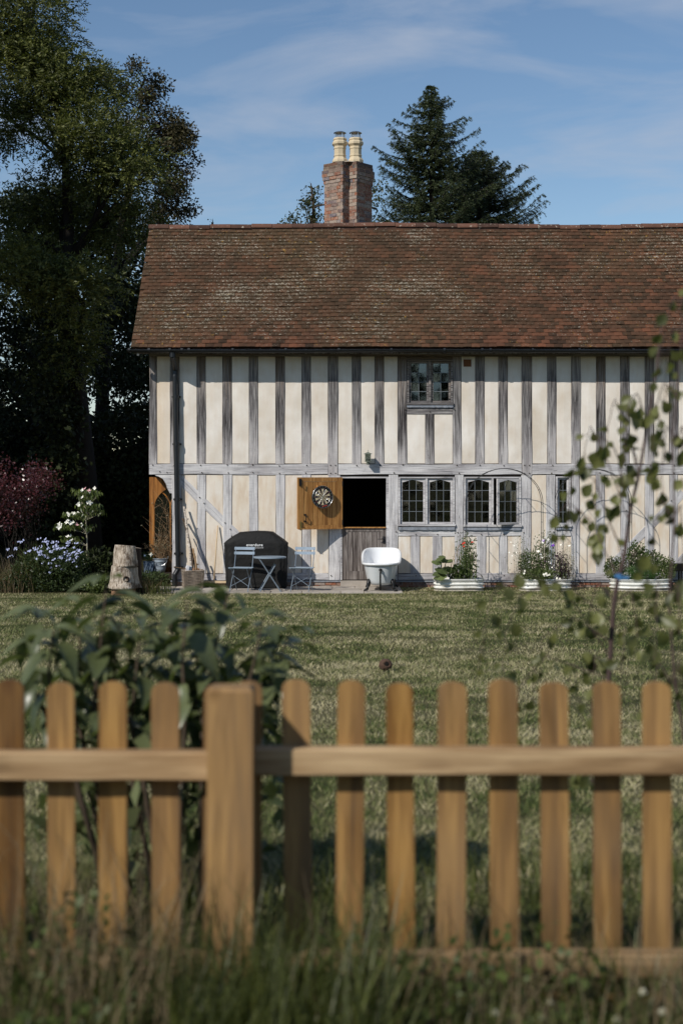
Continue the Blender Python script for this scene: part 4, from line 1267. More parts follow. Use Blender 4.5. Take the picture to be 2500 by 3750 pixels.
# lantern
ln = thing('wall_lantern', 'small square metal lantern with a pyramid cap on the wall above the door', 'lantern', (hx(1346), D0 - 0.16, hz(1690)))
lb = MB(); w = 0.052; h = 0.15
for sx in (-1, 1):
    for sy in (-1, 1): lb.bb(sx * w - 0.006, sx * w + 0.006, sy * w - 0.006, sy * w + 0.006, 0, h)
lb.bb(-w - 0.008, w + 0.008, -w - 0.008, w + 0.008, -0.008, 0.004); lb.bb(-w - 0.006, w + 0.006, -w - 0.006, w + 0.006, h - 0.005, h + 0.004)
for sy in (-1, 1):
    lb.bb(-w + .006, w - .006, sy * w - 0.003, sy * w + 0.003, 0.062, 0.07); lb.bb(-0.004, 0.004, sy * w - 0.003, sy * w + 0.003, 0, 0.065)
    lb.tube([(-0.03, sy * w, 0.1), (0, sy * w, 0.135), (0.03, sy * w, 0.1), (0, sy * w, 0.075), (-0.03, sy * w, 0.1)], 0.006, 5)
    lb.tube([(sy * w, -0.03, 0.1), (sy * w, 0, 0.135), (sy * w, 0.03, 0.1)], 0.006, 5)
lb.build('cage', M['verdigris'], ln)
cp_ = MB(); r_ = 0.085
cp_.add([(-r_, -r_, h), (r_, -r_, h), (r_, r_, h), (-r_, r_, h), (0, 0, h + 0.045), (-r_, -r_, h + 0.004), (r_, -r_, h + 0.004), (r_, r_, h + 0.004), (-r_, r_, h + 0.004)], [(3, 2, 1, 0), (5, 6, 4), (6, 7, 4), (7, 8, 4), (8, 5, 4), (0, 1, 6, 5), (1, 2, 7, 6), (2, 3, 8, 7), (3, 0, 5, 8)])
cp_.tube([(0, 0, h + 0.03), (0, 0, h + 0.085)], 0.005, 6); cp_.build('cap', M['verdigris'], ln)
for sy in (-1, 1): MB().bb(-w + .007, w - .007, sy * (w - 0.008) - 0.001, sy * (w - 0.008) + 0.001, 0.006, h - 0.006).build('pane', M['glass'], ln)
lk = MB(); lk.tube([(0.0, 0.06, 0.02), (0.0, 0.11, -0.01), (0.0, 0.16, -0.02)], 0.009, 6); lk.bb(-0.03, 0.03, 0.145, 0.165, -0.05, 0.05); lk.build('bracket', M['verdigris'], ln)
lh = MB().lathe([(0.016, 0.006), (0.016, 0.03), (0.024, 0.045), (0.024, 0.09), (0.01, 0.10)], 10); lh.build('bulb', M['carton'], ln)

# ------------------------------------------------------------------ barbecue under its black cover
BX0, BX1 = at(818, 0, 28.2).x, at(1053, 0, 28.2).x
BW = BX1 - BX0; BH = 1.12; BDp = 0.58
bbq = thing('covered_barbecue', 'barbecue under a fitted black cover lettered in white', 'barbecue', ((BX0 + BX1) / 2, 28.50, 0.02))
cv = MB(); V = []; Fc = []; nth, nz = 96, 34
rb_ = random.Random(4)
def cover_pt(th, t):
    """t: 0 hem .. 1 top"""
    z = BH * t
    c, s = math.cos(th), math.sin(th)
    sh = 0.80
    if t < sh: w = BW / 2 * (0.93 + 0.07 * (t / sh)); d = BDp / 2
    else:
        q = (t - sh) / (1 - sh)
        w = BW / 2 * (1 - 0.47 * q ** 1.15); d = BDp / 2 * (1 - 0.35 * q ** 1.6)
    e = 0.28
    x = w * math.copysign(abs(c) ** e, c); y = d * math.copysign(abs(s) ** e, s)
    fold = (1 - t) ** 1.1 * (0.022 * math.sin(th * 9 + 1.2 * math.sin(th * 2) + t * 1.5) + 0.016 * math.sin(th * 17 + 2.0 + 2 * t) + 0.012 * math.sin(th * 5 - t * 3))
    wr_ = 0.006 * math.sin(t * 31 + th * 5) * math.sin(th * 3 + 1) + 0.004 * math.sin(t * 55 - th * 13)
    f = 1 + (fold + wr_ * 0.7) / max(0.25, math.hypot(x, y))
    zz = z + (0.014 * math.sin(x * 6 + 1) if t > 0.95 else 0.0) + (0.02 * math.sin(th * 7) * max(0, 0.08 - t) / 0.08) - 0.035 * max(0, x / BW) * (t > sh)
    return (x * f, y * f, zz)
for i in range(nz + 1):
    for k in range(nth): V.append(cover_pt(2 * math.pi * k / nth, i / nz))
for i in range(nz):
    for k in range(nth):
        a = i * nth + k; b = i * nth + (k + 1) % nth
        Fc.append((a, b, b + nth, a + nth))
top0 = nz * nth
V.append((0, 0, BH - 0.005)); tc = len(V) - 1
for k in range(nth): Fc.append((top0 + k, top0 + (k + 1) % nth, tc))
cv.add(V, Fc)
cover = cv.build('cover', M['cover_fabric'], bbq, smooth=True)
fy = -BDp / 2 - 0.014
tx = at(932, 0, 28.2).x - bbq.location.x
link('lettering', text_mesh('everdure', 0.080, M['text_white'], 0.0012), cover, (tx, fy, ZC - (1996 - 1740) * 28.2 / F - 0.02), (math.radians(90), 0, 0))
link('lettering', text_mesh('by heston', 0.038, M['text_white'], -0.0002), cover, (tx - 0.078, fy, ZC - (2005.5 - 1740) * 28.2 / F - 0.02), (math.radians(90), 0.0, 0))
link('lettering', text_mesh('blumenthal', 0.038, M['text_white'], -0.0002), cover, (tx + 0.080, fy, ZC - (2006 - 1740) * 28.2 / F - 0.02), (math.radians(90), 0, 0))
wl = MB()
for sx in (-0.5, 0.5):
    wl.tube([(sx * BW * 0.8, -0.2, 0.035), (sx * BW * 0.8 + 0.03, -0.2, 0.035)], 0.035, 12)
wl.build('castor', M['tyre'], bbq)

# ------------------------------------------------------------------ bistro set
def bistro_chair(label, loc, rz):
    c = thing('folding_chair', label, 'chair', loc, rz, 'blue grey folding bistro chairs')
    w = 0.36
    # two frames crossing like scissors: back posts run forward to the front feet
    for sx in (-1, 1):
        MB().tube([(sx * w / 2, 0.24, 0.845), (sx * w / 2, 0.20, 0.66), (sx * w / 2, 0.13, 0.45), (sx * w / 2, -0.20, 0.0)], 0.0085, 7).build('back_post', M['bistro_leg'], c)
        MB().tube([(sx * (w / 2 - 0.025), -0.17, 0.44), (sx * (w / 2 - 0.025), 0.0, 0.25), (sx * (w / 2 - 0.025), 0.21, 0.0)], 0.0085, 7).build('leg', M['bistro_leg'], c)
    for z, y in ((0.815, 0.232), (0.725, 0.214)):
        mb = MB(); n = 10; V = []; Fc = []
        for i in range(n + 1):
            x = -0.205 + 0.41 * i / n; cy = 0.012 * (1 - (2 * i / n - 1) ** 2)
            V += [(x, y - 0.012 + cy, z - 0.027), (x, y + 0.0 + cy, z - 0.027), (x, y + 0.006 + cy, z + 0.027), (x, y - 0.006 + cy, z + 0.027)]
        for i in range(n):
            for k in range(4): Fc.append((i * 4 + k, i * 4 + (k + 1) % 4, i * 4 + 4 + (k + 1) % 4, i * 4 + 4 + k))
        Fc += [(3, 2, 1, 0), (n * 4, n * 4 + 1, n * 4 + 2, n * 4 + 3)]
        mb.add(V, Fc); mb.build('back_slat', M['bistro_paint'], c)
    for k in range(7):
        y = -0.20 + k * 0.058
        z = 0.452 - 0.016 * math.sin(math.pi * k / 6) + (0.008 if k == 0 else 0)
        MB().box((0, y, z), (0.405, 0.05, 0.012)).build('seat_slat', M['bistro_paint'], c)
    sr = MB()
    for sx in (-1, 1): sr.tube([(sx * 0.165, -0.20, 0.44), (sx * 0.165, 0.0, 0.428), (sx * 0.165, 0.16, 0.44)], 0.008, 6)
    sr.build('seat_rail', M['bistro_leg'], c)
    st = MB()
    st.tube([(-w / 2, -0.13, 0.10), (w / 2, 0.03, 0.30)], 0.005, 6); st.tube([(w / 2, -0.13, 0.10), (-w / 2, 0.03, 0.30)], 0.005, 6)
    st.tube([(-w / 2, 0.13, 0.45), (w / 2, 0.13, 0.45)], 0.006, 6)
    st.build('stretcher', M['bistro_leg'], c)
    return c
ch1 = bistro_chair('blue grey metal folding chair in front of the black barbecue cover', (at(884, 0, 27.62).x, 27.62, 0.02), math.radians(-12))
ch2 = bistro_chair('blue grey metal folding chair against bare plaster, right of the round table', (at(1106, 0, 27.62).x, 27.62, 0.02), math.radians(-14))
tb_ = thing('bistro_table', 'small round blue grey metal folding table on crossed legs', 'table', (at(988, 0, 27.62).x, 27.62, 0.02), math.radians(6))
MB().lathe([(0.295, 0.640), (0.315, 0.642), (0.316, 0.664), (0.312, 0.668), (0.30, 0.667), (0.0, 0.666)], 48, cap_top=False).build('table_top', M['bistro_paint'], tb_)
for sy in (-1, 1):
    o = sy * 0.20
    MB().tube([(-0.215, o, 0.635), (-0.19, o, 0.60), (0.20, o * 1.0 + 0.02, 0.0)], 0.012, 8).build('leg', M['bistro_leg'], tb_)
    MB().tube([(0.10, o * 0.9, 0.52), (-0.20, o * 0.9 + 0.02, 0.0)], 0.012, 8).build('leg', M['bistro_leg'], tb_)
rs = MB(); rs.tube([(0, -0.22, 0.345), (0, 0.22, 0.345)], 0.008, 6); rs.tube([(0.155, -0.18, 0.09), (0.155, 0.22, 0.09)], 0.007, 6); rs.tube([(-0.165, -0.16, 0.06), (-0.165, 0.2, 0.06)], 0.007, 6)
rs.tube([(0.10, -0.2, 0.52), (0.10, 0.2, 0.52)], 0.007, 6); rs.bb(-0.22, -0.2, -0.2, 0.2, 0.625, 0.638)
rs.build('stretcher', M['bistro_leg'], tb_)

# ------------------------------------------------------------------ slipper bath
bath = thing('slipper_bath', 'white claw foot slipper bath seen end on before the stable door', 'bath', (at(1399, 0, 27.4).x, 28.05, 0.02), math.radians(-3))
tub = MB(); V = []; Fc = []; nth = 64
BLh = 0.70
def se(c, e): return math.copysign(abs(c) ** e, c)
def bath_pt(th, t, grow=0.0, zoff=0.0):
    c, s = math.cos(th), math.sin(th)
    wy = BLh * (0.80 + 0.20 * t ** 0.8) + grow; wx = (0.245 + 0.10 * t ** 0.75) + grow
    x = wx * se(c, 0.72); y = wy * se(s, 0.72)
    q = max(0.0, min(1.0, (y / wy + 0.35) / 1.3)); q = q * q * (3 - 2 * q)
    zr = 0.535 + 0.235 * q
    x *= 1 + 0.10 * q * t
    z0 = 0.115
    zz = z0 + (zr - z0) * t + zoff
    return (x, y, zz)
rings_ = []
for t in (0.0, 0.02, 0.06, 0.14, 0.25, 0.38, 0.52, 0.66, 0.80, 0.92, 0.965): rings_.append([bath_pt(2 * math.pi * k / nth, t, -0.05 * max(0, 1 - t / 0.1) ** 2) for k in range(nth)])
for g_, z_ in ((0.020, -0.030), (0.034, -0.022), (0.040, -0.006), (0.036, 0.010), (0.022, 0.018), (0.004, 0.017), (-0.010, 0.006), (-0.018, -0.02)): rings_.append([bath_pt(2 * math.pi * k / nth, 1.0, g_, z_) for k in range(nth)])
for t in (0.85, 0.65, 0.45, 0.28, 0.15): rings_.append([bath_pt(2 * math.pi * k / nth, t, -0.025, 0.02) for k in range(nth)])
for rg_ in rings_: V += rg_
for i in range(len(rings_) - 1):
    for k in range(nth):
        a = i * nth + k; b = i * nth + (k + 1) % nth
        Fc.append((a, b, b + nth, a + nth))
Fc.append(tuple(range(nth - 1, -1, -1))); Fc.append(tuple((len(rings_) - 1) * nth + k for k in range(nth)))
tub.add(V, Fc); tub.m = [1 if min(f) < 11 * nth - 1 and max(f) < 13 * nth else 0 for f in tub.f]; tub.build('tub', [M['enamel'], M['enamel_outside_shade']], bath, smooth=True)
for sx in (-1, 1):
    for sy in (-1, 1):
        ft = MB()
        x0, y0 = sx * 0.205, sy * 0.46
        ft.tube([(x0 - sx * 0.03, y0 - sy * 0.02, 0.235), (x0 + sx * 0.02, y0, 0.20), (x0 + sx * 0.04, y0 + sy * 0.03, 0.13), (x0 + sx * 0.045, y0 + sy * 0.045, 0.07), (x0 + sx * 0.06, y0 + sy * 0.06, 0.035)], [0.028, 0.048, 0.036, 0.024, 0.03], 10)
        for a in (-0.6, 0.0, 0.6):
            dx_, dy_ = math.sin(math.atan2(sx, sy) + a) * 0.05, math.cos(math.atan2(sx, sy) + a) * 0.05
            ft.tube([(x0 + sx * 0.055, y0 + sy * 0.055, 0.045), (x0 + sx * 0.055 + dx_, y0 + sy * 0.055 + dy_, 0.03), (x0 + sx * 0.055 + dx_ * 1.3, y0 + sy * 0.055 + dy_ * 1.3, 0.0)], [0.018, 0.016, 0.008], 7)
        ft.build('claw_foot', M['cast_iron'], bath, smooth=True)
ov = MB(); yb = -BLh * 0.955 - 0.03
ov.tube([(0.0, yb + 0.05, 0.425), (0.0, yb - 0.012, 0.425)], 0.03, 14)
ov.tube([(0, yb - 0.012, 0.425), (0, yb - 0.03, 0.41), (0, yb - 0.03, 0.34), (0, yb - 0.005, 0.16), (0, yb + 0.01, 0.10), (0, yb + 0.01, 0.035)], [0.016, 0.017, 0.017, 0.017, 0.02, 0.022], 10)
ov.build('overflow_pipe', M['cast_iron'], bath, smooth=True)
oc_ = MB(); oc_.tube([(0.004, yb - 0.02, 0.43), (0.006, yb - 0.01, 0.50)], 0.0018, 4); oc_.tube([(0.02, yb - 0.045, 0.14), (0.05, yb - 0.045, 0.14)], 0.003, 4); oc_.build('plug_chain', M['steel'], bath)

# ------------------------------------------------------------------ basket of sticks, broom
bk_loc = (at(705, 0, 28.35).x, 28.42, 0.02)
bs = thing('wicker_basket', 'square grey wicker basket holding sticks beside the downpipe', 'basket', bk_loc, math.radians(14))
wv = MB(); V = []; Fc = []
npm, nrow = 88, 22
def bask(t, zq, out=0.0):
    """t 0..1 around a rounded square"""
    hw = 0.185 + 0.02 * zq + out
    hd = 0.155 + 0.02 * zq + out
    a = 2 * math.pi * t
    c, s = math.cos(a), math.sin(a)
    return (hw * se(c, 0.25), hd * se(s, 0.25))
NSTK = 28
for i in range(nrow * 3 + 1):
    zq = i / (nrow * 3); rowi = i // 3; fr_ = (i % 3) / 3
    bul = [-0.004, 0.006, 0.006][i % 3]
    for k in range(npm):
        t = k / npm
        o = bul + 0.009 * math.sin(2 * math.pi * t * NSTK / 2 + math.pi * rowi)
        x, y = bask(t, zq, o)
        V.append((x, y, 0.005 + zq * 0.335 + 0.003 * math.sin(t * 12)))
rows_ = nrow * 3
for i in range(rows_):
    for k in range(npm):
        a = i * npm + k; b = i * npm + (k + 1) % npm
        Fc.append((a, b, b + npm, a + npm))
b0 = len(V)
for k in range(npm):
    x, y = bask(k / npm, 1.0, -0.012); V.append((x, y, 0.345))
for k in range(npm):
    x, y = bask(k / npm, 0.0, -0.012); V.append((x, y, 0.02))
for k in range(npm):
    k2 = (k + 1) % npm
    Fc.append((rows_ * npm + k, rows_ * npm + k2, b0 + k2, b0 + k)); Fc.append((b0 + k, b0 + k2, b0 + npm + k2, b0 + npm + k))
Fc.append(tuple(b0 + npm + k for k in range(npm))); Fc.append(tuple(range(npm - 1, -1, -1)))
wv.add(V, Fc); wv.build('woven_side', M['wicker'], bs)
rimb = MB()
for j in range(2):
    pts = []
    for k in range(65):
        x, y = bask(k / 64, 1.0, 0.004)
        pts.append((x + 0.005 * math.cos(k * 1.9 + j * 3.1), y + 0.005 * math.sin(k * 1.9 + j * 3.1), 0.348 + 0.006 * math.sin(k * 1.9 + j * 3.14)))
    rimb.tube(pts, 0.008, 5, False)
rimb.build('rim', M['wicker'], bs)
def stick(name, label, cat, pts, r0, r1, mat, seed, group=None, knobs=0):
    r = random.Random(seed)
    loc = Vector(pts[0])
    n = 14; P = []
    for i in range(n + 1):
        t = i / n; f = t * (len(pts) - 1); k = min(int(f), len(pts) - 2); q = f - k
        p = Vector(pts[k]).lerp(Vector(pts[k + 1]), q) - loc
        P.append(p + Vector((r.uniform(-.006, .006), r.uniform(-.006, .006), 0)))
    rad = [(r0 + (r1 - r0) * i / n) * r.uniform(0.9, 1.12) for i in range(n + 1)]
    mb = MB().tube(P, rad, 9)
    for _ in range(knobs):
        i = r.randrange(3, n - 1); d = Vector((r.uniform(-1, 1), r.uniform(-1, 1), 0.3)).normalized()
        mb.tube([P[i], P[i] + d * r.uniform(0.03, 0.06)], [rad[i] * 0.7, rad[i] * 0.45], 6)
    return tag(mb.build(name, M[mat], None, loc, smooth=True), label, cat, group)
def px6w(x, y, d): return at(500 + x / 2.24, 1680 + y / 2.24, d)
stick('birch_pole', 'tallest pale birch pole leaning on the wall from the wicker basket', 'pole', [px6w(455, 1000, 28.43), px6w(440, 780, 28.55), px6w(412, 560, 28.68), px6w(390, 392, 28.80)], 0.026, 0.020, 'birch_bark', 1, knobs=2)
stick('birch_pole', 'short flared birch branch leaning beside the tallest pole', 'pole', [px6w(475, 1000, 28.45), px6w(440, 700, 28.60), px6w(405, 560, 28.70), px6w(380, 490, 28.80)], 0.016, 0.019, 'bark_brown', 2)
stick('wooden_stick', 'brown knotty stick standing at the right of the wicker basket', 'stick', [px6w(492, 1000, 28.40), px6w(485, 850, 28.45), px6w(462, 738, 28.55)], 0.022, 0.019, 'twig_dry', 3, knobs=2)
stick('wooden_stick', 'dark stick leaning between the birch pole and the knotty stick', 'stick', [px6w(487, 1000, 28.48), px6w(470, 820, 28.6), px6w(420, 610, 28.8)], 0.014, 0.012, 'bark_brown', 4)
stick('thin_cane', 'thin bamboo cane poking sideways out of the wicker basket', 'cane', [px6w(420, 905, 28.36), px6w(360, 897, 28.28), px6w(305, 888, 28.2)], 0.009, 0.007, 'twig_dry', 6)
ct = thing('carton', 'crumpled white carton lying on top of the wicker basket', 'carton', px6w(425, 922, 28.36), 0.3)
cmb = MB().box((0, 0, 0.05), (0.11, 0.09, 0.12), Matrix.Rotation(0.25, 3, 'Y'), 0.12); cmb.build('side', M['carton'], ct)
MB().box((0.03, -0.048, 0.055), (0.05, 0.004, 0.07), Matrix.Rotation(0.25, 3, 'Y')).build('flap', M['zinc_blue'], ct)
lg_ = MB()
for k in range(6):
    r = random.Random(k + 40)
    lg_.tube([(-0.15 + 0.055 * k, r.uniform(-.1, .05), 0.30), (-0.13 + 0.05 * k + r.uniform(-.03, .03), r.uniform(-.1, .1), 0.375 + r.uniform(0, .04))], r.uniform(.018, .03), 8)
tag(lg_.build('kindling', M['log_bark'], None, bk_loc), 'short split kindling filling the wicker basket', 'kindling', kind='stuff')

br_ = thing('broom', 'wooden broom leaning on the wall, bristle head down', 'broom', (at(785, 0, 28.5).x, 28.55, 0.02))
o = br_.location
top = px6w(665, 548, 28.87) - o; bot = px6w(633, 1020, 28.55) - o
MB().tube([bot, bot.lerp(top, 0.5), top], 0.0135, 9).build('handle', M['wood_pale'], br_, smooth=True)
hdm = MB().box((0.02, 0, 0.105), (0.50, 0.06, 0.045), taper=0.12); hdm.build('head', M['wood_pale'], br_)
bri = MB()
r = random.Random(8)
for k in range(170):
    x = -0.225 + 0.49 * r.random(); y = r.uniform(-.026, .026)
    bri.tube([(x, y, 0.085), (x + r.uniform(-.02, .02), y + r.uniform(-.02, .02), 0.0)], 0.004, 3, False)
bri.build('bristles', M['bristle'], br_, kind='stuff')

# ------------------------------------------------------------------ stacked tree stumps and pots at the gable end
def log_lathe(name, label, cx_px, d, z0, z1, r0, r1, mat, seed, flare=0.0, cat='stump'):
    r = random.Random(seed)
    x = at(cx_px, 0, d).x
    t = thing(name, label, cat, (x, d, z0))
    mb = MB(); n = 40; nz_ = 14; V = []; Fc = []
    ph = [r.uniform(0, 6) for _ in range(6)]
    for i in range(nz_ + 1):
        q = i / nz_
        for k in range(n):
            a = 2 * math.pi * k / n
            rad = r0 + (r1 - r0) * q + flare * (1 - q) ** 3 * (0.5 + 0.5 * math.sin(3 * a + ph[0]))
            rad *= 1 + 0.07 * math.sin(2 * a + ph[1]) + 0.04 * math.sin(5 * a + ph[2] + q) + r.uniform(-.008, .008) + 0.03 * math.sin(3 * a + ph[5]) * math.sin(q * 5 + ph[0]) + 0.012 * math.sin(17 * a + ph[3]) + 0.008 * math.sin(a * 9 + q * 14)
            V.append((rad * math.cos(a), rad * math.sin(a), (z1 - z0) * q + (0.02 * math.sin(a + ph[4]) * q)))
    for i in range(nz_):
        for k in range(n):
            a = i * n + k; b = i * n + (k + 1) % n
            Fc.append((a, b, b + n, a + n))
    Fc.append(tuple(range(n - 1, -1, -1)))
    mb.add(V, Fc); mb.build('side', M[mat], t, smooth=True)
    tp = MB(); tp.add([V[nz_ * n + k] for k in range(n)], [tuple(range(n))]); tp.build('cut_top', M['stone_log'], t)
    return t
zb = 0.0
log_lathe('log_section', 'flat barky log slice at the foot of the stump stack', 452, 27.05, -0.02, 0.12, 0.235, 0.235, 'log_bark', 1)
ls = log_lathe('log_section', 'broad flared weathered log in the middle of the stump stack', 455, 27.08, 0.12, 0.535, 0.29, 0.245, 'stone_log', 2, 0.06)
kh = MB().lathe([(0.055, 0.0), (0.06, 0.03), (0.045, 0.05), (0.038, 0.02)], 14)
for i, (x, y, z) in enumerate(kh.v): kh.v[i] = (x, -z, y)
kh.build('knot_hole', M['log_dark'], ls, (0.08, -0.255, 0.19))
log_lathe('log_section', 'pale tapering log on top of the stump stack', 458, 27.08, 0.537, 0.93, 0.245, 0.195, 'stone_log', 3)
log_lathe('log_section', 'dark split log standing behind the stump stack', 492, 27.35, 0.0, 0.88, 0.16, 0.14, 'log_dark', 5)

def bucket(label, px, py_b, d, r0, r1, h, mat, square=False, zbase=None):
    p = at(px, py_b, d)
    t = thing('planter_pot' if square else 'galvanised_bucket', label, 'planter' if square else 'bucket', (p.x, d, p.z if zbase is None else zbase))
    mb = MB()
    n = 4 if square else 28
    k_ = math.sqrt(2) if square else 1
    prof = [(r0, 0), (r0 + (r1 - r0) * .3, h * .3), (r0 + (r1 - r0) * .78, h * .78), (r0 + (r1 - r0) * .80 + .006, h * .80), (r0 + (r1 - r0) * .83, h * .83), (r1, h * .97), (r1 + .012, h * .975), (r1 + .012, h), (r1 - .004, h), (r1 - 0.02, h * .8), (r1 - 0.02, h * 0.75)]
    mb.lathe([(a * k_, b) for a, b in prof], n, rot=math.pi / 4 if square else 0)
    mb.build('side', M[mat], t, smooth=not square)
    MB().lathe([(r1 - .021, h * .86), (0.001, h * .88)], n, cap_bottom=False, rot=math.pi / 4 if square else 0).build('soil', M['soil'], t)
    if square:
        pn = MB()
        for k in range(5): pn.tube([(-r1 * 0.7 + k * 0.05, -r1 * 0.98, h * 0.15), (-r1 * 0.2 + k * 0.045, -r1 * 1.0, h * 0.75)], 0.006, 5)
        pn.build('lattice', M[mat], t)
    else:
        hd_ = MB().tube([(r1 * math.cos(a), 0.01, h * 0.95 - 0.13 * math.sin(a)) for a in [math.pi * i / 12 for i in range(13)]], 0.004, 6); hd_.v = [(x, y - r1 * 0.55 - 0.05, z) for x, y, z in hd_.v]; hd_.build('handle', M['steel'], t)
    return t
bench = thing('timber_sleeper', 'low dark timber sleeper carrying the pots at the gable end', 'sleeper', (at(580, 0, 29.4).x, 29.35, 0.0))
MB().bb(-0.52, 0.30, -0.16, 0.16, 0.0, 0.262).build('beam', M['log_dark'], bench)
b1 = bucket('pale galvanised bucket planted with dry twigs by the gable corner', 588, 2096, 29.32, 0.095, 0.15, 0.29, 'zinc', zbase=0.263)
b2 = bucket('small square blue grey planter left of the galvanised bucket', 546, 2096, 29.35, 0.09, 0.105, 0.23, 'zinc_blue', True, zbase=0.263)

# ------------------------------------------------------------------ white corrugated planters and rose arches
def planter(label, l, r_, d=28.05):
    x0, x1 = at(l, 0, d - 0.25).x, at(r_, 0, d - 0.25).x
    t = thing('raised_planter', label, 'planter', ((x0 + x1) / 2, d, 0.0), 0, 'white corrugated raised planters along the wall')
    hw, hd_ = (x1 - x0) / 2, 0.27
    mb = MB(); V = []; Fc = []; n = 72
    prof = []
    for i in range(31):
        z = 0.215 * i / 30
        prof.append((0.020 * math.cos(2 * math.pi * z / 0.072 + 1.0) - 0.02, z))
    prof += [(0.006, 0.218), (0.010, 0.226), (0.004, 0.234), (-0.01, 0.232), (-0.03, 0.2), (-0.03, 0.15)]
    rp_ = random.Random(l)
    for off, z in prof:
        for k in range(n):
            a = 2 * math.pi * k / n
            dent = 0.004 * math.sin(a * 5 + l) + 0.003 * math.sin(a * 11)
            V.append(((hw + off) * se(math.cos(a), 0.62), (hd_ + off + dent) * se(math.sin(a), 0.62), z + 0.003 * math.sin(a * 3 + l)))
    for i in range(len(prof) - 1):
        for k in range(n):
            a = i * n + k; b = i * n + (k + 1) % n
            Fc.append((a, b, b + n, a + n))
    mb.add(V, Fc); mb.build('side', M['planter_white'], t, smooth=True)
    so = MB(); so.add([((hw - 0.031) * se(math.cos(2 * math.pi * k / n), 0.62), (hd_ - 0.031) * se(math.sin(2 * math.pi * k / n), 0.62), 0.19) for k in range(n)], [tuple(range(n))]); so.build('soil', M['soil'], t)
    rv = MB().lathe([(0.006, 0), (0.004, 0.004)], 6)
    for i, (x, y, z) in enumerate(rv.v): rv.v[i] = (x, -z, y)
    rme = rv.mesh('rivet', M['iron_black'])
    for k in range(4): link('rivet', rme, t, (-hw * 0.7 + k * hw * 0.46, -hd_ - 0.002, 0.175))
    return t
p1 = planter('white corrugated planter nearest the bath, with squash leaves and red poppies', 1589, 1777)
p2 = planter('middle white corrugated planter, overflowing with mixed flowers', 1903, 2099)
p3 = planter('rightmost white corrugated planter, full of green herbs', 2240, 2462)
def arch(label, l, r_, pt):
    d0, d1 = 28.0, 28.42
    x0, x1 = at(l, 0, 28.2).x, at(r_, 0, 28.2).x
    cx = (x0 + x1) / 2; hw = (x1 - x0) / 2
    t = thing('garden_arch', label, 'arch', (cx, 28.2, 0.19), 0, 'black wire plant arches over the planters')
    zt = at(0, pt, 28.2).z - 0.19; zs = at(0, 1842, 28.2).z - 0.19
    for dy in (-0.12, 0.12):
        pts = [(-hw, dy, 0.0), (-hw, dy, zs * 0.5), (-hw, dy, zs)] + [(-hw * math.cos(a), dy, zs + (zt - zs) * math.sin(a)) for a in [math.pi * i / 28 for i in range(1, 28)]] + [(hw, dy, zs), (hw, dy, zs * 0.5), (hw, dy, 0.0)]
        MB().tube(pts, 0.0058, 7).build('hoop', M['arch_steel'], t, smooth=True)
    rg_ = MB()
    for zz in (0.35, 0.75, 1.15, zs - 0.02):
        for sx in (-1, 1): rg_.tube([(sx * hw, -0.12, zz), (sx * hw, 0.12, zz)], 0.005, 5)
    for i in range(1, 8):
        a = math.pi * i / 8; rg_.tube([(-hw * math.cos(a), -0.12, zs + (zt - zs) * math.sin(a)), (-hw * math.cos(a), 0.12, zs + (zt - zs) * math.sin(a))], 0.005, 5)
    rg_.build('rungs', M['arch_steel'], t)
    return t
arch('black metal hoop arch spanning from the first to the middle planter', 1706, 1984, 1716)
arch('black metal hoop arch spanning from the middle to the herb planter', 2035, 2308, 1718)
tr_ = thing('storage_trough', 'black trough with small feet by the wall past the herb planter', 'trough', (at(2468, 0, 28.6).x, 28.62, 0.0))
MB().box((0.02, 0, 0.42), (0.36, 0.3, 0.15), taper=-0.08).build('side', M['cast_iron'], tr_)
for sx in (-0.12, 0.12):
    for sy in (-0.1, 0.1): MB().bb(sx - .015, sx + .015, sy - .015, sy + .015, 0, 0.345).build('leg', M['cast_iron'], tr_)

# coconut husk on the lawn
cpos = on_ground(1411, 12.3)
cc_ = thing('coconut_shell', 'hollow brown coconut shell lying on the lawn behind the fence', 'coconut', (cpos.x, cpos.y, cpos.z + 0.01))
mb = MB(); V = []; Fc = []; n, m_ = 26, 16
r = random.Random(2)
for i in range(m_ + 1):
    th = math.pi * i / m_
    for k in range(n):
        a = 2 * math.pi * k / n
        rad = 0.058 * (1 + 0.03 * r.uniform(-1, 1))
        d = Vector((math.sin(th) * math.cos(a), math.sin(th) * math.sin(a), math.cos(th) * 0.9))
        hole = d.angle(Vector((0.25, -0.93, 0.25)))
        rad2 = rad if hole > 0.42 else rad * 0.72
        V.append((d.x * rad2, d.y * rad2, d.z * rad2 + 0.05))
for i in range(m_):
    for k in range(n):
        a = i * n + k; b = i * n + (k + 1) % n
        Fc.append((a, a + n, b + n, b))
mb.add(V, Fc); mb.build('husk', M['coconut'], cc_)
ho = MB().lathe([(0.021, 0), (0.001, 0.004)], 14); q = Vector((0.25, -0.93, 0.25)).normalized()
ho.build('hole', M['hollow'], cc_, q * 0.046 + Vector((0, 0, 0.05)), q.to_track_quat('Z', 'Y').to_euler())  # near-black disc in the dent, painting the shade inside the shell
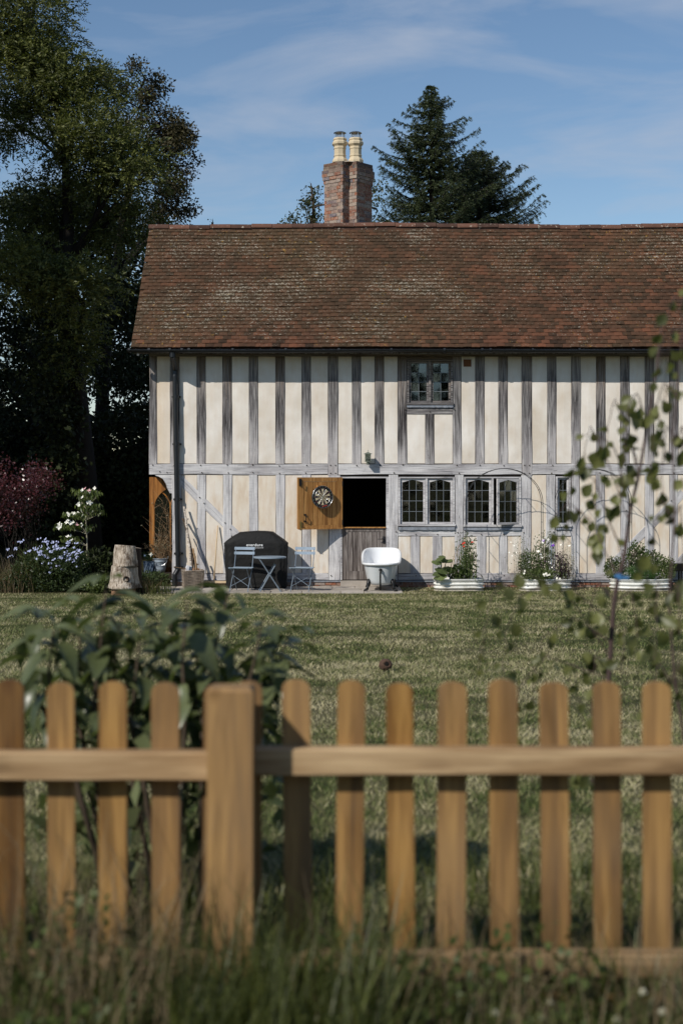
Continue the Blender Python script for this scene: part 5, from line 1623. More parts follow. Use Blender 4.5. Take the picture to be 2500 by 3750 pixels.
# ------------------------------------------------------------------ trees
def L2(p, d): return np.array(at(p[0], p[1], d))
def crown_sub(lobes, per, r, sub=(0.35, 0.75)):
    """sub-clump centres through the lobes: (centre, radius, outward direction)"""
    out = []
    for c, rad, n in lobes:
        P, d = blob_points(c, rad, n, r, 0.5)
        for i in range(n): out.append((P[i], r.uniform(*sub), d[i]))
    return out
def limb(mb, a, b, r0, r1, rnd, bend=0.12, n=6, sides=7):
    a, b = Vector(a), Vector(b)
    Ln = (b - a).length
    o1 = Vector((rnd.uniform(-1, 1), rnd.uniform(-1, 1), rnd.uniform(-.2, 1))) * Ln * bend
    pts = []
    for i in range(n + 1):
        t = i / n
        pts.append(a.lerp(b, t) + o1 * math.sin(math.pi * t) + Vector((rnd.uniform(-1, 1), rnd.uniform(-1, 1), rnd.uniform(-1, 1))) * Ln * 0.012)
    mb.tube(pts, [r0 + (r1 - r0) * (i / n) for i in range(n + 1)], sides)
    return pts
def broadleaf(name, label, cat, d, trunk, lobes_px, leafm, barkm, seed, kind='simple', per=40, leaf=(0.12, 0.06), sub=(0.35, 0.75), zr=1.0, group=None, depth=1.0):
    """trunk: list of (px, py, radius); lobes: (px, py, rx_px, ry_px, n_sub, dy)"""
    r = np.random.default_rng(seed); rd = random.Random(seed)
    base = at(trunk[0][0], trunk[0][1], d); base.z = ground(d) - 0.05
    t = thing(name, label, cat, base, 0, group)
    b = np.array(base)
    sc = d / F
    lobes = []
    for (px, py, rx, ry, n, dy) in lobes_px:
        c = L2((px, py), d) + np.array([0, dy, 0]) - b
        lobes.append((c, np.array([rx * sc, max(rx, ry) * sc * 0.8 * depth, ry * sc]), n))
    subs = crown_sub(lobes, per, r, sub)
    tm = MB()
    tp = [Vector(at(p[0], p[1], d)) - base for p in trunk]; tp[0] = Vector((0, 0, 0))
    tm.tube(tp, [p[2] for p in trunk], 12)
    tm.build('trunk', M[barkm], t, smooth=True)
    lm = MB()
    for c, rad, n in lobes:
        cz = Vector(c)
        k = min(range(len(tp)), key=lambda i: (tp[i] - cz).length + (3 if tp[i].z > cz.z else 0))
        pts = limb(lm, tp[k], cz, trunk[k][2] * 0.5, 0.035, rd)
        mine = [s for s in subs if np.linalg.norm((s[0] - c) / (rad + 0.01)) < 1.15]
        for s in mine[::3]:
            limb(lm, pts[rd.randrange(2, len(pts))], Vector(s[0]), 0.028, 0.006, rd, 0.1, 4, 5)
    lm.build('branches', M[barkm], t, smooth=True, kind='stuff')
    A = []
    for c, rad, dr in subs:
        n = int(per * (rad / 0.55) ** 2)
        q = unit(r.normal(size=(n, 3))) * (rad * 0.85 * r.random(n) ** 0.5)[:, None] * np.array([1.1, 1.1, 0.75])
        P = c + q
        out = unit(q + dr * rad * 0.4 + np.array([0, 0, 0.05]))
        if kind == 'frond':
            D_ = unit(out + r.normal(size=(n, 3)) * 0.4 + np.array([0, -0.15, 0.1]))
            A.append(fronds(P, D_, 4, r.uniform(0.20, 0.33, n) * leaf[0] / 0.12, 0.36, r))
        else:
            D_ = unit(out * 0.6 + r.normal(size=(n, 3)) * 0.7 + np.array([0, 0, -0.35]))
            A.append(leaf_quads(P, D_, r.uniform(0.7, 1.3, n) * leaf[0], r.uniform(0.7, 1.2, n) * leaf[1], 0.12, r))
    A = np.concatenate(A)
    link('crown', np_mesh('crown', A, 4, M[leafm]), t, kind='stuff')
    return t
# the big ash and what stands round it
broadleaf('ash_tree', 'tall ash tree with feathery leaf clumps reaching past the top left corner', 'tree', 36.0,
          [(330, 2000, 0.36), (312, 1750, 0.30), (290, 1500, 0.25), (268, 1250, 0.20), (255, 950, 0.15), (240, 600, 0.10), (180, 200, 0.05)],
          [(110, 60, 150, 190, 34, 0), (20, 260, 120, 160, 18, 0), (190, 330, 120, 120, 20, -.5), (310, 330, 95, 100, 14, 0), (60, 470, 100, 90, 12, -1), (360, 560, 150, 120, 26, -1.0), (480, 640, 110, 110, 16, -1.0), (220, 720, 130, 100, 14, .5),
           (150, 1050, 120, 75, 16, -2.2), (330, 1110, 75, 60, 8, -2.0), (70, 830, 90, 110, 10, .5), (430, 790, 110, 80, 11, 0), (270, 1250, 40, 140, 7, -.5)],
          'leaf_ash', 'bark_dark', 31, 'frond', 34, (0.13, 0.05), (0.45, 0.95))
broadleaf('copper_tree', 'brown leaved tree with open twiggy crown behind the house corner', 'tree', 42.0,
          [(360, 2000, 0.30), (365, 1700, 0.24), (380, 1350, 0.18), (420, 1000, 0.14), (470, 700, 0.09), (520, 400, 0.04)],
          [(530, 290, 70, 70, 9, 0), (470, 420, 110, 110, 18, 0), (590, 440, 100, 90, 16, 0), (640, 560, 85, 110, 15, 0), (560, 640, 110, 110, 16, 0), (650, 740, 65, 90, 12, 0), (390, 330, 70, 80, 8, 0), (560, 800, 110, 70, 12, 0)],
          'leaf_brown', 'bark_dark', 32, 'simple', 240, (0.09, 0.06), (0.28, 0.6))
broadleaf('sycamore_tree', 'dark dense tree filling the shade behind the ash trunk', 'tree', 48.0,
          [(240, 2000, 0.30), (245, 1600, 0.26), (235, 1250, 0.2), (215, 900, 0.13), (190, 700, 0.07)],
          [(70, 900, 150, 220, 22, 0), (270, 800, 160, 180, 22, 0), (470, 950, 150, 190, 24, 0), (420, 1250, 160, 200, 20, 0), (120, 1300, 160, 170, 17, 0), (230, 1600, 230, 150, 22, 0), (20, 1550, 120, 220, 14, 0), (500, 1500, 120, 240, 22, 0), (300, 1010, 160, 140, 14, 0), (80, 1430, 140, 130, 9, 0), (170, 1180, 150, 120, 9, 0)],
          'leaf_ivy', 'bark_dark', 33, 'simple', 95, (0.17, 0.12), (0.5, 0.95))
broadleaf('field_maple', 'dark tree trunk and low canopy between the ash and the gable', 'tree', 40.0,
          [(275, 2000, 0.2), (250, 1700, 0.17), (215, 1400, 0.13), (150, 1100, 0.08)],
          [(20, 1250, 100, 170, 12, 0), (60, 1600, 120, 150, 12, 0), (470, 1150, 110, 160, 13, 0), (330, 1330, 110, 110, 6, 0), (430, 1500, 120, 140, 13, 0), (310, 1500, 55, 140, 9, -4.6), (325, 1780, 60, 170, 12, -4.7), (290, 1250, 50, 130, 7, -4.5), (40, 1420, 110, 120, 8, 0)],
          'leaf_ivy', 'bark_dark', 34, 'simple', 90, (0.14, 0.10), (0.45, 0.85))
# ivy hedge closing off the ground behind the garden beds
def hedge():
    r = np.random.default_rng(50)
    t = thing('ivy_hedge', 'tall dark ivy hedge standing behind the dogwood and the gable end', 'hedge', (-6.5, 38.5, 0.3))
    mb = MB()
    V = []; Fc = []; nx, nz_ = 40, 12
    rd = random.Random(5)
    for i in range(nz_ + 1):
        for k in range(nx + 1):
            V.append((-9.5 + 16 * k / nx, rd.uniform(-.25, .25) + 0.35 * (i / nz_), -0.3 + (3.4 + 0.5 * math.sin(k * 0.7)) * i / nz_))
    for i in range(nz_):
        for k in range(nx):
            a = i * (nx + 1) + k; Fc.append((a, a + 1, a + nx + 2, a + nx + 1))
    mb.add(V, Fc); mb.build('branches', M['bark_dark'], t)
    n = 26000
    x = r.uniform(-9.5, 6.5, n); z = r.uniform(-0.3, 3.6, n) + 0.4 * np.sin(x * 1.3)
    y = -0.25 + 0.35 * np.sin(x * 2.1 + z * 1.7) - 0.3 * np.sin(x * 0.8 + 1) + r.normal(size=n) * 0.25
    P = np.stack([x, y, z], 1)
    D_ = unit(r.normal(size=(n, 3)) * 0.7 + np.array([-0.1, -0.5, -0.3]))
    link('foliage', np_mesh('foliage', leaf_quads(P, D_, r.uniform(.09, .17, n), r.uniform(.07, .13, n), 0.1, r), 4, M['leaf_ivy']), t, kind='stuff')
hedge()

# ------------------------------------------------------------------ conifers behind the roof
def conifer(name, label, px, py_top, py_base, half_px, d, seed, needle, droop=0.35, irregular=0.25, tiers=34, upturn=0.25, skew=0.0):
    r = np.random.default_rng(seed); rd = random.Random(seed)
    top = at(px, py_top, d); base = at(px, py_base, d); base.z = ground(d)
    t = thing(name, label, 'tree', base)
    Hh = top.z - base.z
    MB().tube([(0, 0, 0), (0.03, 0, Hh * 0.5), (0, 0, Hh)], [0.24, 0.15, 0.015], 10).build('trunk', M['bark_dark'], t, smooth=True)
    wmax = half_px * d / F
    zlow = 2.27 + (HY - 905) * d / F - base.z          # a little below what the roof hides
    bm_b = MB(); A = []
    for i in range(tiers):
        q = (i + rd.uniform(-.3, .3)) / tiers
        q = max(0.0, min(1.0, q))
        z = Hh - (Hh - zlow) * q - 0.05
        nbr = rd.randint(5, 8)
        a0 = rd.uniform(0, 6.28)
        for k in range(nbr):
            a = a0 + 2 * math.pi * k / nbr + rd.uniform(-.3, .3)
            Lb = wmax * (0.05 + 0.95 * (1 - (1 - q) ** 2.9)) * rd.uniform(1 - irregular * 1.8, 1 + irregular * 0.7)
            Lb *= 1 + skew * math.cos(a)
            dx, dy = math.cos(a), math.sin(a)
            pts = []
            ns = 9
            for s in range(ns + 1):
                u = s / ns
                pts.append(np.array([dx * Lb * u, dy * Lb * u, z - droop * Lb * u + (droop * 0.75 + upturn) * Lb * u * u * 0.9]))
            bm_b.tube(pts, [0.03 * (1 - u / ns * 0.85) * (0.5 + q) for u in range(ns + 1)], 5, False)
            # side shoots and hanging sprays
            nsh = max(6, int(Lb * 24))
            for s in range(nsh):
                u = 0.12 + 0.88 * (s + rd.random()) / nsh
                f = u * ns; i0 = min(int(f), ns - 1)
                p = pts[i0] + (pts[i0 + 1] - pts[i0]) * (f - i0)
                side = rd.choice((-1, 1))
                sd = np.array([-dy * side + dx * 0.7, dx * side + dy * 0.7, rd.uniform(-0.7, 0.15)])
                sl = rd.uniform(0.16, 0.40) * (1.1 - 0.5 * u) * (0.55 + 0.6 * q)
                m = 24
                tt = r.random(m)
                P = p + unit(sd) * (sl * tt)[:, None] + np.array([0, 0, -1.0]) * (0.35 * sl * tt ** 2)[:, None]
                D_ = unit(unit(sd) + r.normal(size=(m, 3)) * 0.55 + np.array([0, 0, 0.1]))
                A.append(leaf_quads(P, D_, r.uniform(.055, .105, m), r.uniform(.012, .022, m), 0.2, r))
    bm_b.build('branches', M['bark_dark'], t)
    link('crown', np_mesh('crown', np.concatenate(A), 4, M[needle]), t, kind='stuff')
conifer('spruce_tree', 'tall spruce with drooping branches rising behind the roof right of the chimney', 1578, 312, 2000, 215, 46.0, 61, 'needle_spruce', 0.45, 0.40, 34, 0.34)
conifer('pine_tree', 'shorter broad conifer merging into the right side of the spruce', 1752, 548, 2000, 225, 49.0, 62, 'needle_pine', 0.18, 0.34, 26, 0.38, 0.10)
broadleaf('birch_tree', 'small loose leaved tree peeping over the ridge left of the chimney', 'tree', 44.0,
          [(1150, 2000, 0.15), (1150, 1300, 0.12), (1152, 900, 0.09), (1148, 760, 0.05), (1138, 670, 0.015)],
          [(1140, 720, 28, 45, 9, 0), (1140, 790, 45, 60, 15, 0), (1080, 815, 35, 28, 7, 0), (1165, 840, 60, 60, 14, 0), (1380, 760, 30, 110, 14, 0.3), (1030, 835, 20, 14, 2, 0)],
          'leaf_birch_far', 'bark_brown', 63, 'simple', 75, (0.085, 0.06), (0.22, 0.42))
broadleaf('young_birch', 'wispy leading shoots of a young tree just showing above the ridge', 'tree', 43.0,
          [(772, 2000, 0.07), (772, 1300, 0.05), (775, 900, 0.025), (779, 800, 0.006)],
          [(779, 812, 3, 16, 3, 0), (768, 824, 4, 12, 2, 0), (748, 826, 3, 8, 1, 0), (772, 870, 25, 30, 8, 0)],
          'leaf_birch_far', 'bark_brown', 64, 'simple', 26, (0.07, 0.05), (0.10, 0.2))
# belt of trees behind the camera, seen only mirrored in the window glass
def tree_belt():
    r = np.random.default_rng(80)
    A = []
    for k in range(26):
        cx = -42 + k * 3.3 + r.uniform(-1, 1); top = r.uniform(8.4, 9.9)
        P, d_ = blob_points((cx, -38 + r.uniform(-2, 2), 0.9 + top * 0.5), (2.6, 2.0, top * 0.5), 1300, r, 0.6)
        A.append(leaf_quads(P, unit(d_ + r.normal(size=(1300, 3)) * 0.5), r.uniform(.3, .55, 1300), r.uniform(.25, .4, 1300), 0.1, r))
    o = link('treeline', np_mesh('treeline', np.concatenate(A), 4, M['leaf_ivy']))
    tag(o, 'dark belt of trees mirrored in the upper window panes', 'treeline', kind='stuff')
tree_belt()
def shade_tree(px, d, Hh, seed, label):  # unseen trees, added to cast shade over the ash and hedge
    sc_ = d / F
    return broadleaf('field_maple', label, 'tree', d, [(px, 2000, 0.3), (px, 1500, 0.25), (px + 10, 900, 0.15), (px, 500, 0.08)],
          [(px, 1740 - (Hh - 2.0) / sc_, 2.6 / sc_, 1.8 / sc_, 20, 0), (px - 1.5 / sc_, 1740 - (Hh - 4.5) / sc_, 2.6 / sc_, 2.0 / sc_, 20, 0), (px + 1.2 / sc_, 1740 - (Hh - 5.5) / sc_, 2.8 / sc_, 2.2 / sc_, 22, 0), (px, 1740 - 3.0 / sc_, 3.0 / sc_, 1.9 / sc_, 20, 0)],
          'leaf_ivy', 'bark_dark', seed, 'simple', 80, (0.26, 0.19), (0.6, 1.1))

shade_tree(-1094, 30.0, 14.5, 66, 'spreading maple out of the frame that shades the hedge')
shade_tree(-1900, 28.0, 15.5, 67, 'tall maple out of the frame that shades the ash trunk')
shade_tree(-800, 31.5, 12.5, 69, 'maple just out of the frame shading the ivy hedge')
shade_tree(-900, 34.5, 14.0, 70, 'unseen dense maple added between the shading maples')
shade_tree(-860, 38.0, 13.0, 68, 'unseen bushy maple added beside the ash for its shade')
# ------------------------------------------------------------------ garden plants by the house
def foliage(parent, P, D_, L_, W_, mat, r, name='foliage', fold=0.12):
    return link(name, np_mesh(name, leaf_quads(P, D_, L_, W_, fold, r), 4, M[mat]), parent, kind='stuff')
def petal_flower(n, L_, W_, mat, cup=0.25, centre=None):
    mb = MB(); V = []
    for k in range(n):
        a = 2 * math.pi * k / n
        d = Vector((math.cos(a), math.sin(a), cup)); s = Vector((-math.sin(a), math.cos(a), 0))
        b = len(mb.v)
        mb.add([Vector((0, 0, 0)), d * L_ * 0.5 + s * W_ / 2, d * L_, d * L_ * 0.5 - s * W_ / 2], [(0, 1, 2, 3)])
    mats = [M[mat]]
    if centre:
        mb.cur = 1; mb.lathe([(L_ * 0.22, 0), (L_ * 0.16, L_ * 0.14), (0.0005, L_ * 0.18)], 6); mats.append(M[centre])
    return mb.mesh('flower', mats)
fl_white4 = petal_flower(4, 0.052, 0.040, 'petal_white', 0.3)
fl_pink4 = petal_flower(4, 0.050, 0.038, 'petal_pink', 0.3)
fl_blue = petal_flower(5, 0.021, 0.018, 'petal_blue', 0.3)
fl_red = petal_flower(5, 0.022, 0.024, 'petal_red', 0.5)
fl_purple = petal_flower(4, 0.036, 0.034, 'petal_purple', 0.4)
fl_white = petal_flower(5, 0.026, 0.022, 'petal_white', 0.3)
fl_daisy = petal_flower(9, 0.026, 0.011, 'petal_white', 0.15, 'petal_yellow')
def put_flower(parent, me, p, r, face=(-0.25, -0.75, 0.5), jit=0.5, s=1.0):
    n = Vector(face) + Vector((r.uniform(-jit, jit), r.uniform(-jit, jit), r.uniform(-jit, jit)))
    link('flower', me, parent, p, n.to_track_quat('Z', 'Y').to_euler(), (s, s, s))
# dogwood
def dogwood():
    d = 28.4; rd = random.Random(71); r = np.random.default_rng(71)
    base = on_ground(318, d)
    t = thing('dogwood', 'young dogwood with tiers of drooping leaves and white flowers', 'shrub', base)
    z = lambda x, y: at(x / 3.92, 1650 + y / 3.92, d) - base
    tr = [Vector((0, 0, 0)), z(1250, 1372), z(1245, 1200), z(1232, 1000), z(1245, 850), z(1240, 650)]
    MB().tube(tr, [0.017, 0.014, 0.012, 0.010, 0.008, 0.004], 8).build('trunk', M['stem_pale'], t, smooth=True)
    tiers = [(1240, 600, 190, 45, 60, 4), (1260, 680, 130, 40, 34, 4), (1270, 800, 180, 45, 60, 3), (1080, 920, 165, 40, 56, 3), (1180, 950, 60, 30, 20, 3), (990, 1075, 190, 42, 60, 2), (1120, 1080, 60, 30, 20, 2), (1290, 1090, 45, 40, 14, 2), (1000, 1255, 100, 28, 30, 1), (1090, 1275, 60, 30, 16, 1), (1390, 880, 110, 30, 24, 3)]
    bm_ = MB(); PP = []
    for (x, y, rx, ry, n, k) in tiers:
        c = z(x, y)
        for s in (-1, 0, 1):
            e = z(x + s * rx * 0.85, y + rd.uniform(-10, 10)) + Vector((0, rd.uniform(-.2, .2), 0))
            limb(bm_, tr[k], e, 0.006, 0.002, rd, 0.06, 4, 5)
        for _ in range(int(n * 2.2)):
            PP.append(np.array(z(x + rd.uniform(-rx, rx), y + rd.uniform(-ry, ry) - 12)) + np.array([0, rd.uniform(-.3, .3), 0]))
    bm_.build('branches', M['stem_pale'], t)
    PP = np.array(PP); n = len(PP)
    D_ = unit(r.normal(size=(n, 3)) * 0.35 + np.array([0, -0.15, -0.9]))
    foliage(t, PP, D_, r.uniform(.07, .12, n), r.uniform(.028, .045, n), 'leaf_dogwood', r)
    for (x, y) in ((1185, 575), (1215, 548), (1285, 590), (1300, 575), (1365, 540), (1215, 668), (1290, 740), (1320, 748), (1145, 775), (1135, 770), (965, 915), (1010, 920), (1030, 912), (1070, 905), (1120, 900), (870, 1055), (880, 1095), (862, 1078), (965, 1030), (1010, 1000), (1030, 1040), (1060, 1045), (1045, 1030), (1105, 1055), (1140, 1065), (1165, 1068), (1005, 1230), (1020, 1225), (1080, 1285), (1070, 1275), (1350, 870)):
        put_flower(t, fl_pink4 if (x, y) in ((1215, 548), (1105, 1055), (1140, 1065), (1300, 575)) else fl_white4, z(x, y) + Vector((0, rd.uniform(-.25, .05), 0)), rd, s=rd.uniform(.8, 1.15))
dogwood()
def purple_shrub():
    d = 31.0; rd = random.Random(72); r = np.random.default_rng(72)
    base = on_ground(60, d)
    t = thing('purple_smoke_bush', 'dark purple leaved shrub screening the parked car', 'shrub', base)
    z = lambda x, y: at(x / 3.92, 1650 + y / 3.92, d) - base
    sub = []; bm_ = MB()
    for (x, y, rx, ry, n) in ((560, 400, 190, 100, 16), (350, 480, 200, 130, 18), (650, 480, 110, 60, 7), (180, 650, 230, 150, 18), (480, 620, 150, 90, 9), (120, 830, 200, 130, 13), (380, 830, 130, 80, 8), (40, 230, 80, 90, 6), (-150, 600, 260, 260, 24), (130, 1010, 110, 50, 5), (390, 270, 30, 40, 2), (560, 290, 30, 40, 2)):
        for _ in range(n):
            a = rd.uniform(0, 6.28); q = math.sqrt(rd.random())
            sub.append(np.array(z(x + rx * q * math.cos(a), y + ry * q * math.sin(a))) + np.array([0, rd.uniform(-.9, .9), 0]))
    A = []
    for s in sub[::4]: limb(bm_, Vector((rd.uniform(-.5, .5), 0.3, 0.05)), Vector(s), 0.014, 0.003, rd, 0.12, 5, 5)
    bm_.build('branches', M['bark_dark'], t)
    P = np.concatenate([s + r.normal(size=(34, 3)) * 0.14 for s in sub]); n = len(P)
    D_ = unit(r.normal(size=(n, 3)) * 0.8 + np.array([0, -0.2, 0.1]))
    foliage(t, P, D_, r.uniform(.05, .085, n), r.uniform(.03, .05, n), 'leaf_purple', r)
purple_shrub()
def blue_shrub():
    d = 27.9; rd = random.Random(73); r = np.random.default_rng(73)
    base = on_ground(205, d)
    t = thing('blue_flowering_shrub', 'low leafy shrub covered in pale blue flowers at the lawn edge', 'shrub', base)
    z = lambda x, y: at(x / 2.24, 1650 + y / 2.24, d) - base
    lob = [(480, 930, 230, 150), (300, 1000, 200, 160), (600, 960, 150, 130), (180, 1060, 170, 120), (420, 1090, 280, 90), (650, 1080, 120, 90), (60, 1100, 120, 90), (760, 1090, 70, 80)]
    PP = []
    sc_ = d / F / 2.24
    for (x, y, rx, ry) in lob:
        c = np.array(z(x, y)); P, d_ = blob_points(c, (rx * sc_, 0.55, ry * sc_), int(rx * ry / 10), r, 0.4)
        P = P[P[:, 2] > 0.0]; PP.append(P)
    P = np.concatenate(PP); n = len(P)
    D_ = unit(r.normal(size=(n, 3)) * 0.7 + np.array([0, -0.3, 0.25]))
    foliage(t, P, D_, r.uniform(.05, .09, n), r.uniform(.018, .035, n), 'leaf_shrub', r)
    sm = MB()
    for _ in range(40): limb(sm, Vector((rd.uniform(-.5, .5), rd.uniform(-.2, .2), 0)), z(rd.uniform(130, 740), rd.uniform(740, 1000)), 0.008, 0.002, rd, 0.1, 4, 4)
    sm.build('stems', M['stem_green'], t)
    spots = [(175, 748), (215, 735), (345, 722), (395, 725), (398, 745), (320, 795), (270, 815), (330, 810), (145, 800), (465, 745), (495, 742), (90, 810), (415, 795), (120, 860)]
    spots += [(rd.gauss(560, 90), rd.gauss(840, 55)) for _ in range(46)] + [(rd.gauss(440, 120), rd.gauss(860, 60)) for _ in range(18)]
    for (x, y) in spots:
        if y < 715: continue
        for _ in range(4): put_flower(t, fl_blue, z(x + rd.uniform(-9, 9), y + rd.uniform(-8, 8)) + Vector((0, rd.uniform(-.5, -.1), 0)), rd, s=rd.uniform(.8, 1.2))
blue_shrub()
def strips(P, H_, W_, lean, r, curve=0.5, seg=4):
    """curved grass blades with shared vertices; returns verts, faces"""
    n = len(P)
    az = r.uniform(0, 2 * np.pi, n)
    ld = np.stack([np.cos(az), np.sin(az), np.zeros(n)], 1)
    sd = np.stack([-np.sin(az + r.uniform(-1, 1, n)), np.cos(az), np.zeros(n)], 1)
    V = []
    for i in range(seg + 1):
        t = i / seg
        c = P + ld * (lean * H_ * (t ** (1 + curve * 2)))[:, None] + np.array([0, 0, 1.0]) * (H_ * (t - 0.30 * lean * t * t))[:, None]
        w = (W_ * (1 - t ** 1.6) * 0.5 + 0.0004)[:, None]
        V.append(c - sd * w); V.append(c + sd * w)
    V = np.stack(V, 1)          # n, 2(seg+1), 3
    return V
def strip_mesh(name, V, mat):
    n, k, _ = V.shape
    seg = k // 2 - 1
    q = []
    for i in range(seg): q.append([2 * i, 2 * i + 1, 2 * i + 3, 2 * i + 2])
    q = np.array(q)
    idx = (np.arange(n)[:, None, None] * k + q[None]).reshape(-1)
    me = bpy.data.meshes.new(name)
    me.vertices.add(n * k); me.vertices.foreach_set('co', V.reshape(-1).astype(np.float32))
    me.loops.add(len(idx)); me.loops.foreach_set('vertex_index', idx.astype(np.int32))
    me.polygons.add(n * seg)
    me.polygons.foreach_set('loop_start', np.arange(0, n * seg * 4, 4, dtype=np.int32)); me.polygons.foreach_set('loop_total', np.full(n * seg, 4, dtype=np.int32))
    me.materials.append(M[mat]); me.update(calc_edges=True)
    return me
def grass_clump(label, px, d, n, h, spread, mat, seed, lean=0.5):
    r = np.random.default_rng(seed)
    b = on_ground(px, d)
    t = thing('ornamental_grass', label, 'grass clump', b)
    P = np.stack([r.normal(size=n) * spread, r.normal(size=n) * spread * 0.6, np.zeros(n)], 1)
    link('blades', strip_mesh('blades', strips(P, r.uniform(.5, 1.0, n) * h, r.uniform(.006, .012, n), r.uniform(.1, lean * 1.6, n), r), mat), t, kind='stuff')
grass_clump('clump of tall pale grass at the left edge of the flower bed', 30, 27.6, 260, 0.8, 0.22, 'grass_seed', 74)
grass_clump('clump of tall thin green grass rising out of the blue flowers', 130, 27.7, 220, 1.15, 0.20, 'grass_long', 75, 0.4)
grass_clump('rough dry grass tuft growing right of the stump stack', 520, 27.3, 240, 0.42, 0.16, 'grass_seed', 76)
grass_clump('low green grass tuft at the corner of the patio', 565, 27.3, 320, 0.30, 0.22, 'grass_long', 77)
def small_bush(name, label, cat, loc, rad, h, n, mat, seed, leaf=(0.06, 0.03), up=0.2, extra=None, stem='stem_green', group=None, dens_top=1.0):
    r = np.random.default_rng(seed); rd = random.Random(seed)
    t = thing(name, label, cat, loc, 0, group)
    P, d_ = blob_points((0, 0, h * 0.5), (rad, rad * 0.7, h * 0.5), n, r, 0.3)
    P[:, 2] = np.maximum(P[:, 2], 0.01)
    D_ = unit(d_ * 0.5 + r.normal(size=(n, 3)) * 0.6 + np.array([0, 0, up]))
    foliage(t, P, D_, r.uniform(.7, 1.3, n) * leaf[0], r.uniform(.7, 1.3, n) * leaf[1], mat, r)
    sm = MB()
    for _ in range(int(14 + rad * 40)):
        a = rd.uniform(0, 6.28); q = rd.random() ** 0.5 * rad
        limb(sm, Vector((rd.uniform(-.03, .03), rd.uniform(-.03, .03), 0)), Vector((q * math.cos(a), q * math.sin(a) * 0.7, h * rd.uniform(0.5, 1.0))), 0.004, 0.0015, rd, 0.08, 4, 4)
    sm.build('stems', M[stem], t)
    return t, rd
small_bush('low_plant', 'low yellow green plant left of the stump stack', 'plant', on_ground(355, 27.4), 0.28, 0.32, 500, 'leaf_bright', 78, (0.07, 0.045))
small_bush('low_plant', 'dark weeds growing in front of the timber sleeper', 'plant', (at(552, 0, 28.9).x, 28.95, 0.0), 0.40, 0.30, 700, 'leaf_shrub', 178, (0.08, 0.03), 0.5)
small_bush('low_plant', 'dark leafy ground plant behind the stump stack', 'plant', on_ground(375, 28.2), 0.45, 0.85, 1100, 'leaf_ivy', 79, (0.09, 0.05))
def twig_plant(label, loc, h, spread, n, seed, leaves, leafm, flower=None, mat='twig_dry', group=None):
    rd = random.Random(seed); r = np.random.default_rng(seed)
    t = thing('pot_plant', label, 'plant', loc, 0, group)
    sm = MB(); tips = []
    for _ in range(n):
        e = Vector((rd.gauss(0, spread), rd.gauss(0, spread * 0.6), h * rd.uniform(0.35, 1.0)))
        pts = limb(sm, Vector((rd.uniform(-.05, .05), rd.uniform(-.05, .05), 0)), e, 0.004, 0.0015, rd, 0.14, 5, 4)
        for _k in range(3):
            p = pts[rd.randrange(2, 6)]; e2 = p + Vector((rd.uniform(-1, 1), rd.uniform(-1, 1), rd.uniform(-.2, .9))) * h * 0.22
            sm.tube([p, p.lerp(e2, 0.5) + Vector((0, 0, 0.01)), e2], [0.0025, 0.002, 0.001], 4); tips.append(e2)
        tips += pts[3:]
    sm.build('stems', M[mat], t)
    if leaves:
        P = np.array([np.array(rd.choice(tips)) + r.normal(size=3) * 0.02 for _ in range(leaves)])
        foliage(t, P, unit(r.normal(size=(leaves, 3))), r.uniform(.025, .05, leaves), r.uniform(.012, .022, leaves), leafm, r)
    if flower:
        for (p, me) in flower: put_flower(t, me, p, rd)
    return t
twig_plant('dry twiggy plant filling the galvanised bucket', b1.location + Vector((0, 0, 0.25)), 0.52, 0.14, 46, 81, 260, 'leaf_grey')
twig_plant('leafy plant with two white blooms in the square planter', b2.location + Vector((0, 0, 0.2)), 0.22, 0.07, 16, 82, 160, 'leaf_herb', [(Vector((0.05, -.06, .17)), fl_white4), (Vector((-.08, -.05, .15)), fl_white)], 'stem_green')
twig_plant('bare tangled climber hanging by the gothic oak screen', at(622, 1900, 29.4) - Vector((0, 0, 1.0)), 1.6, 0.12, 26, 83, 60, 'leaf_grey')

# planter 1: squash, sweet peas up a wigwam of canes, red poppies, wire cloches
def big_leaf_mesh(name, mat, w=1.0, lobes=5):
    mb = MB(); V = [(0, 0, 0)]; n = 20
    for k in range(n):
        a = 2 * math.pi * k / n
        rad = 0.5 * (0.82 + 0.18 * abs(math.cos(lobes * a / 2)))
        if k == 0: rad = 0.12
        V.append((0.40 - rad * math.cos(a) if False else rad * math.cos(a + math.pi) + 0.35, rad * math.sin(a) * w, -0.12 * rad * rad * 4 + 0.03 * math.cos(lobes * a)))
    V[0] = (0.35, 0, 0.02)
    mb.add(V, [(0, k + 1, (k + 1) % n + 1) for k in range(n)])
    return mb.mesh(name, M[mat])
squash_me = big_leaf_mesh('leaf', 'leaf_bright')
def frame_euler(d, n):
    d = Vector(d).normalized(); n = Vector(n); n = (n - d * n.dot(d))
    if n.length < 1e-5: n = d.orthogonal()
    n.normalize(); s = n.cross(d)
    return Matrix((d, s, n)).transposed().to_euler()
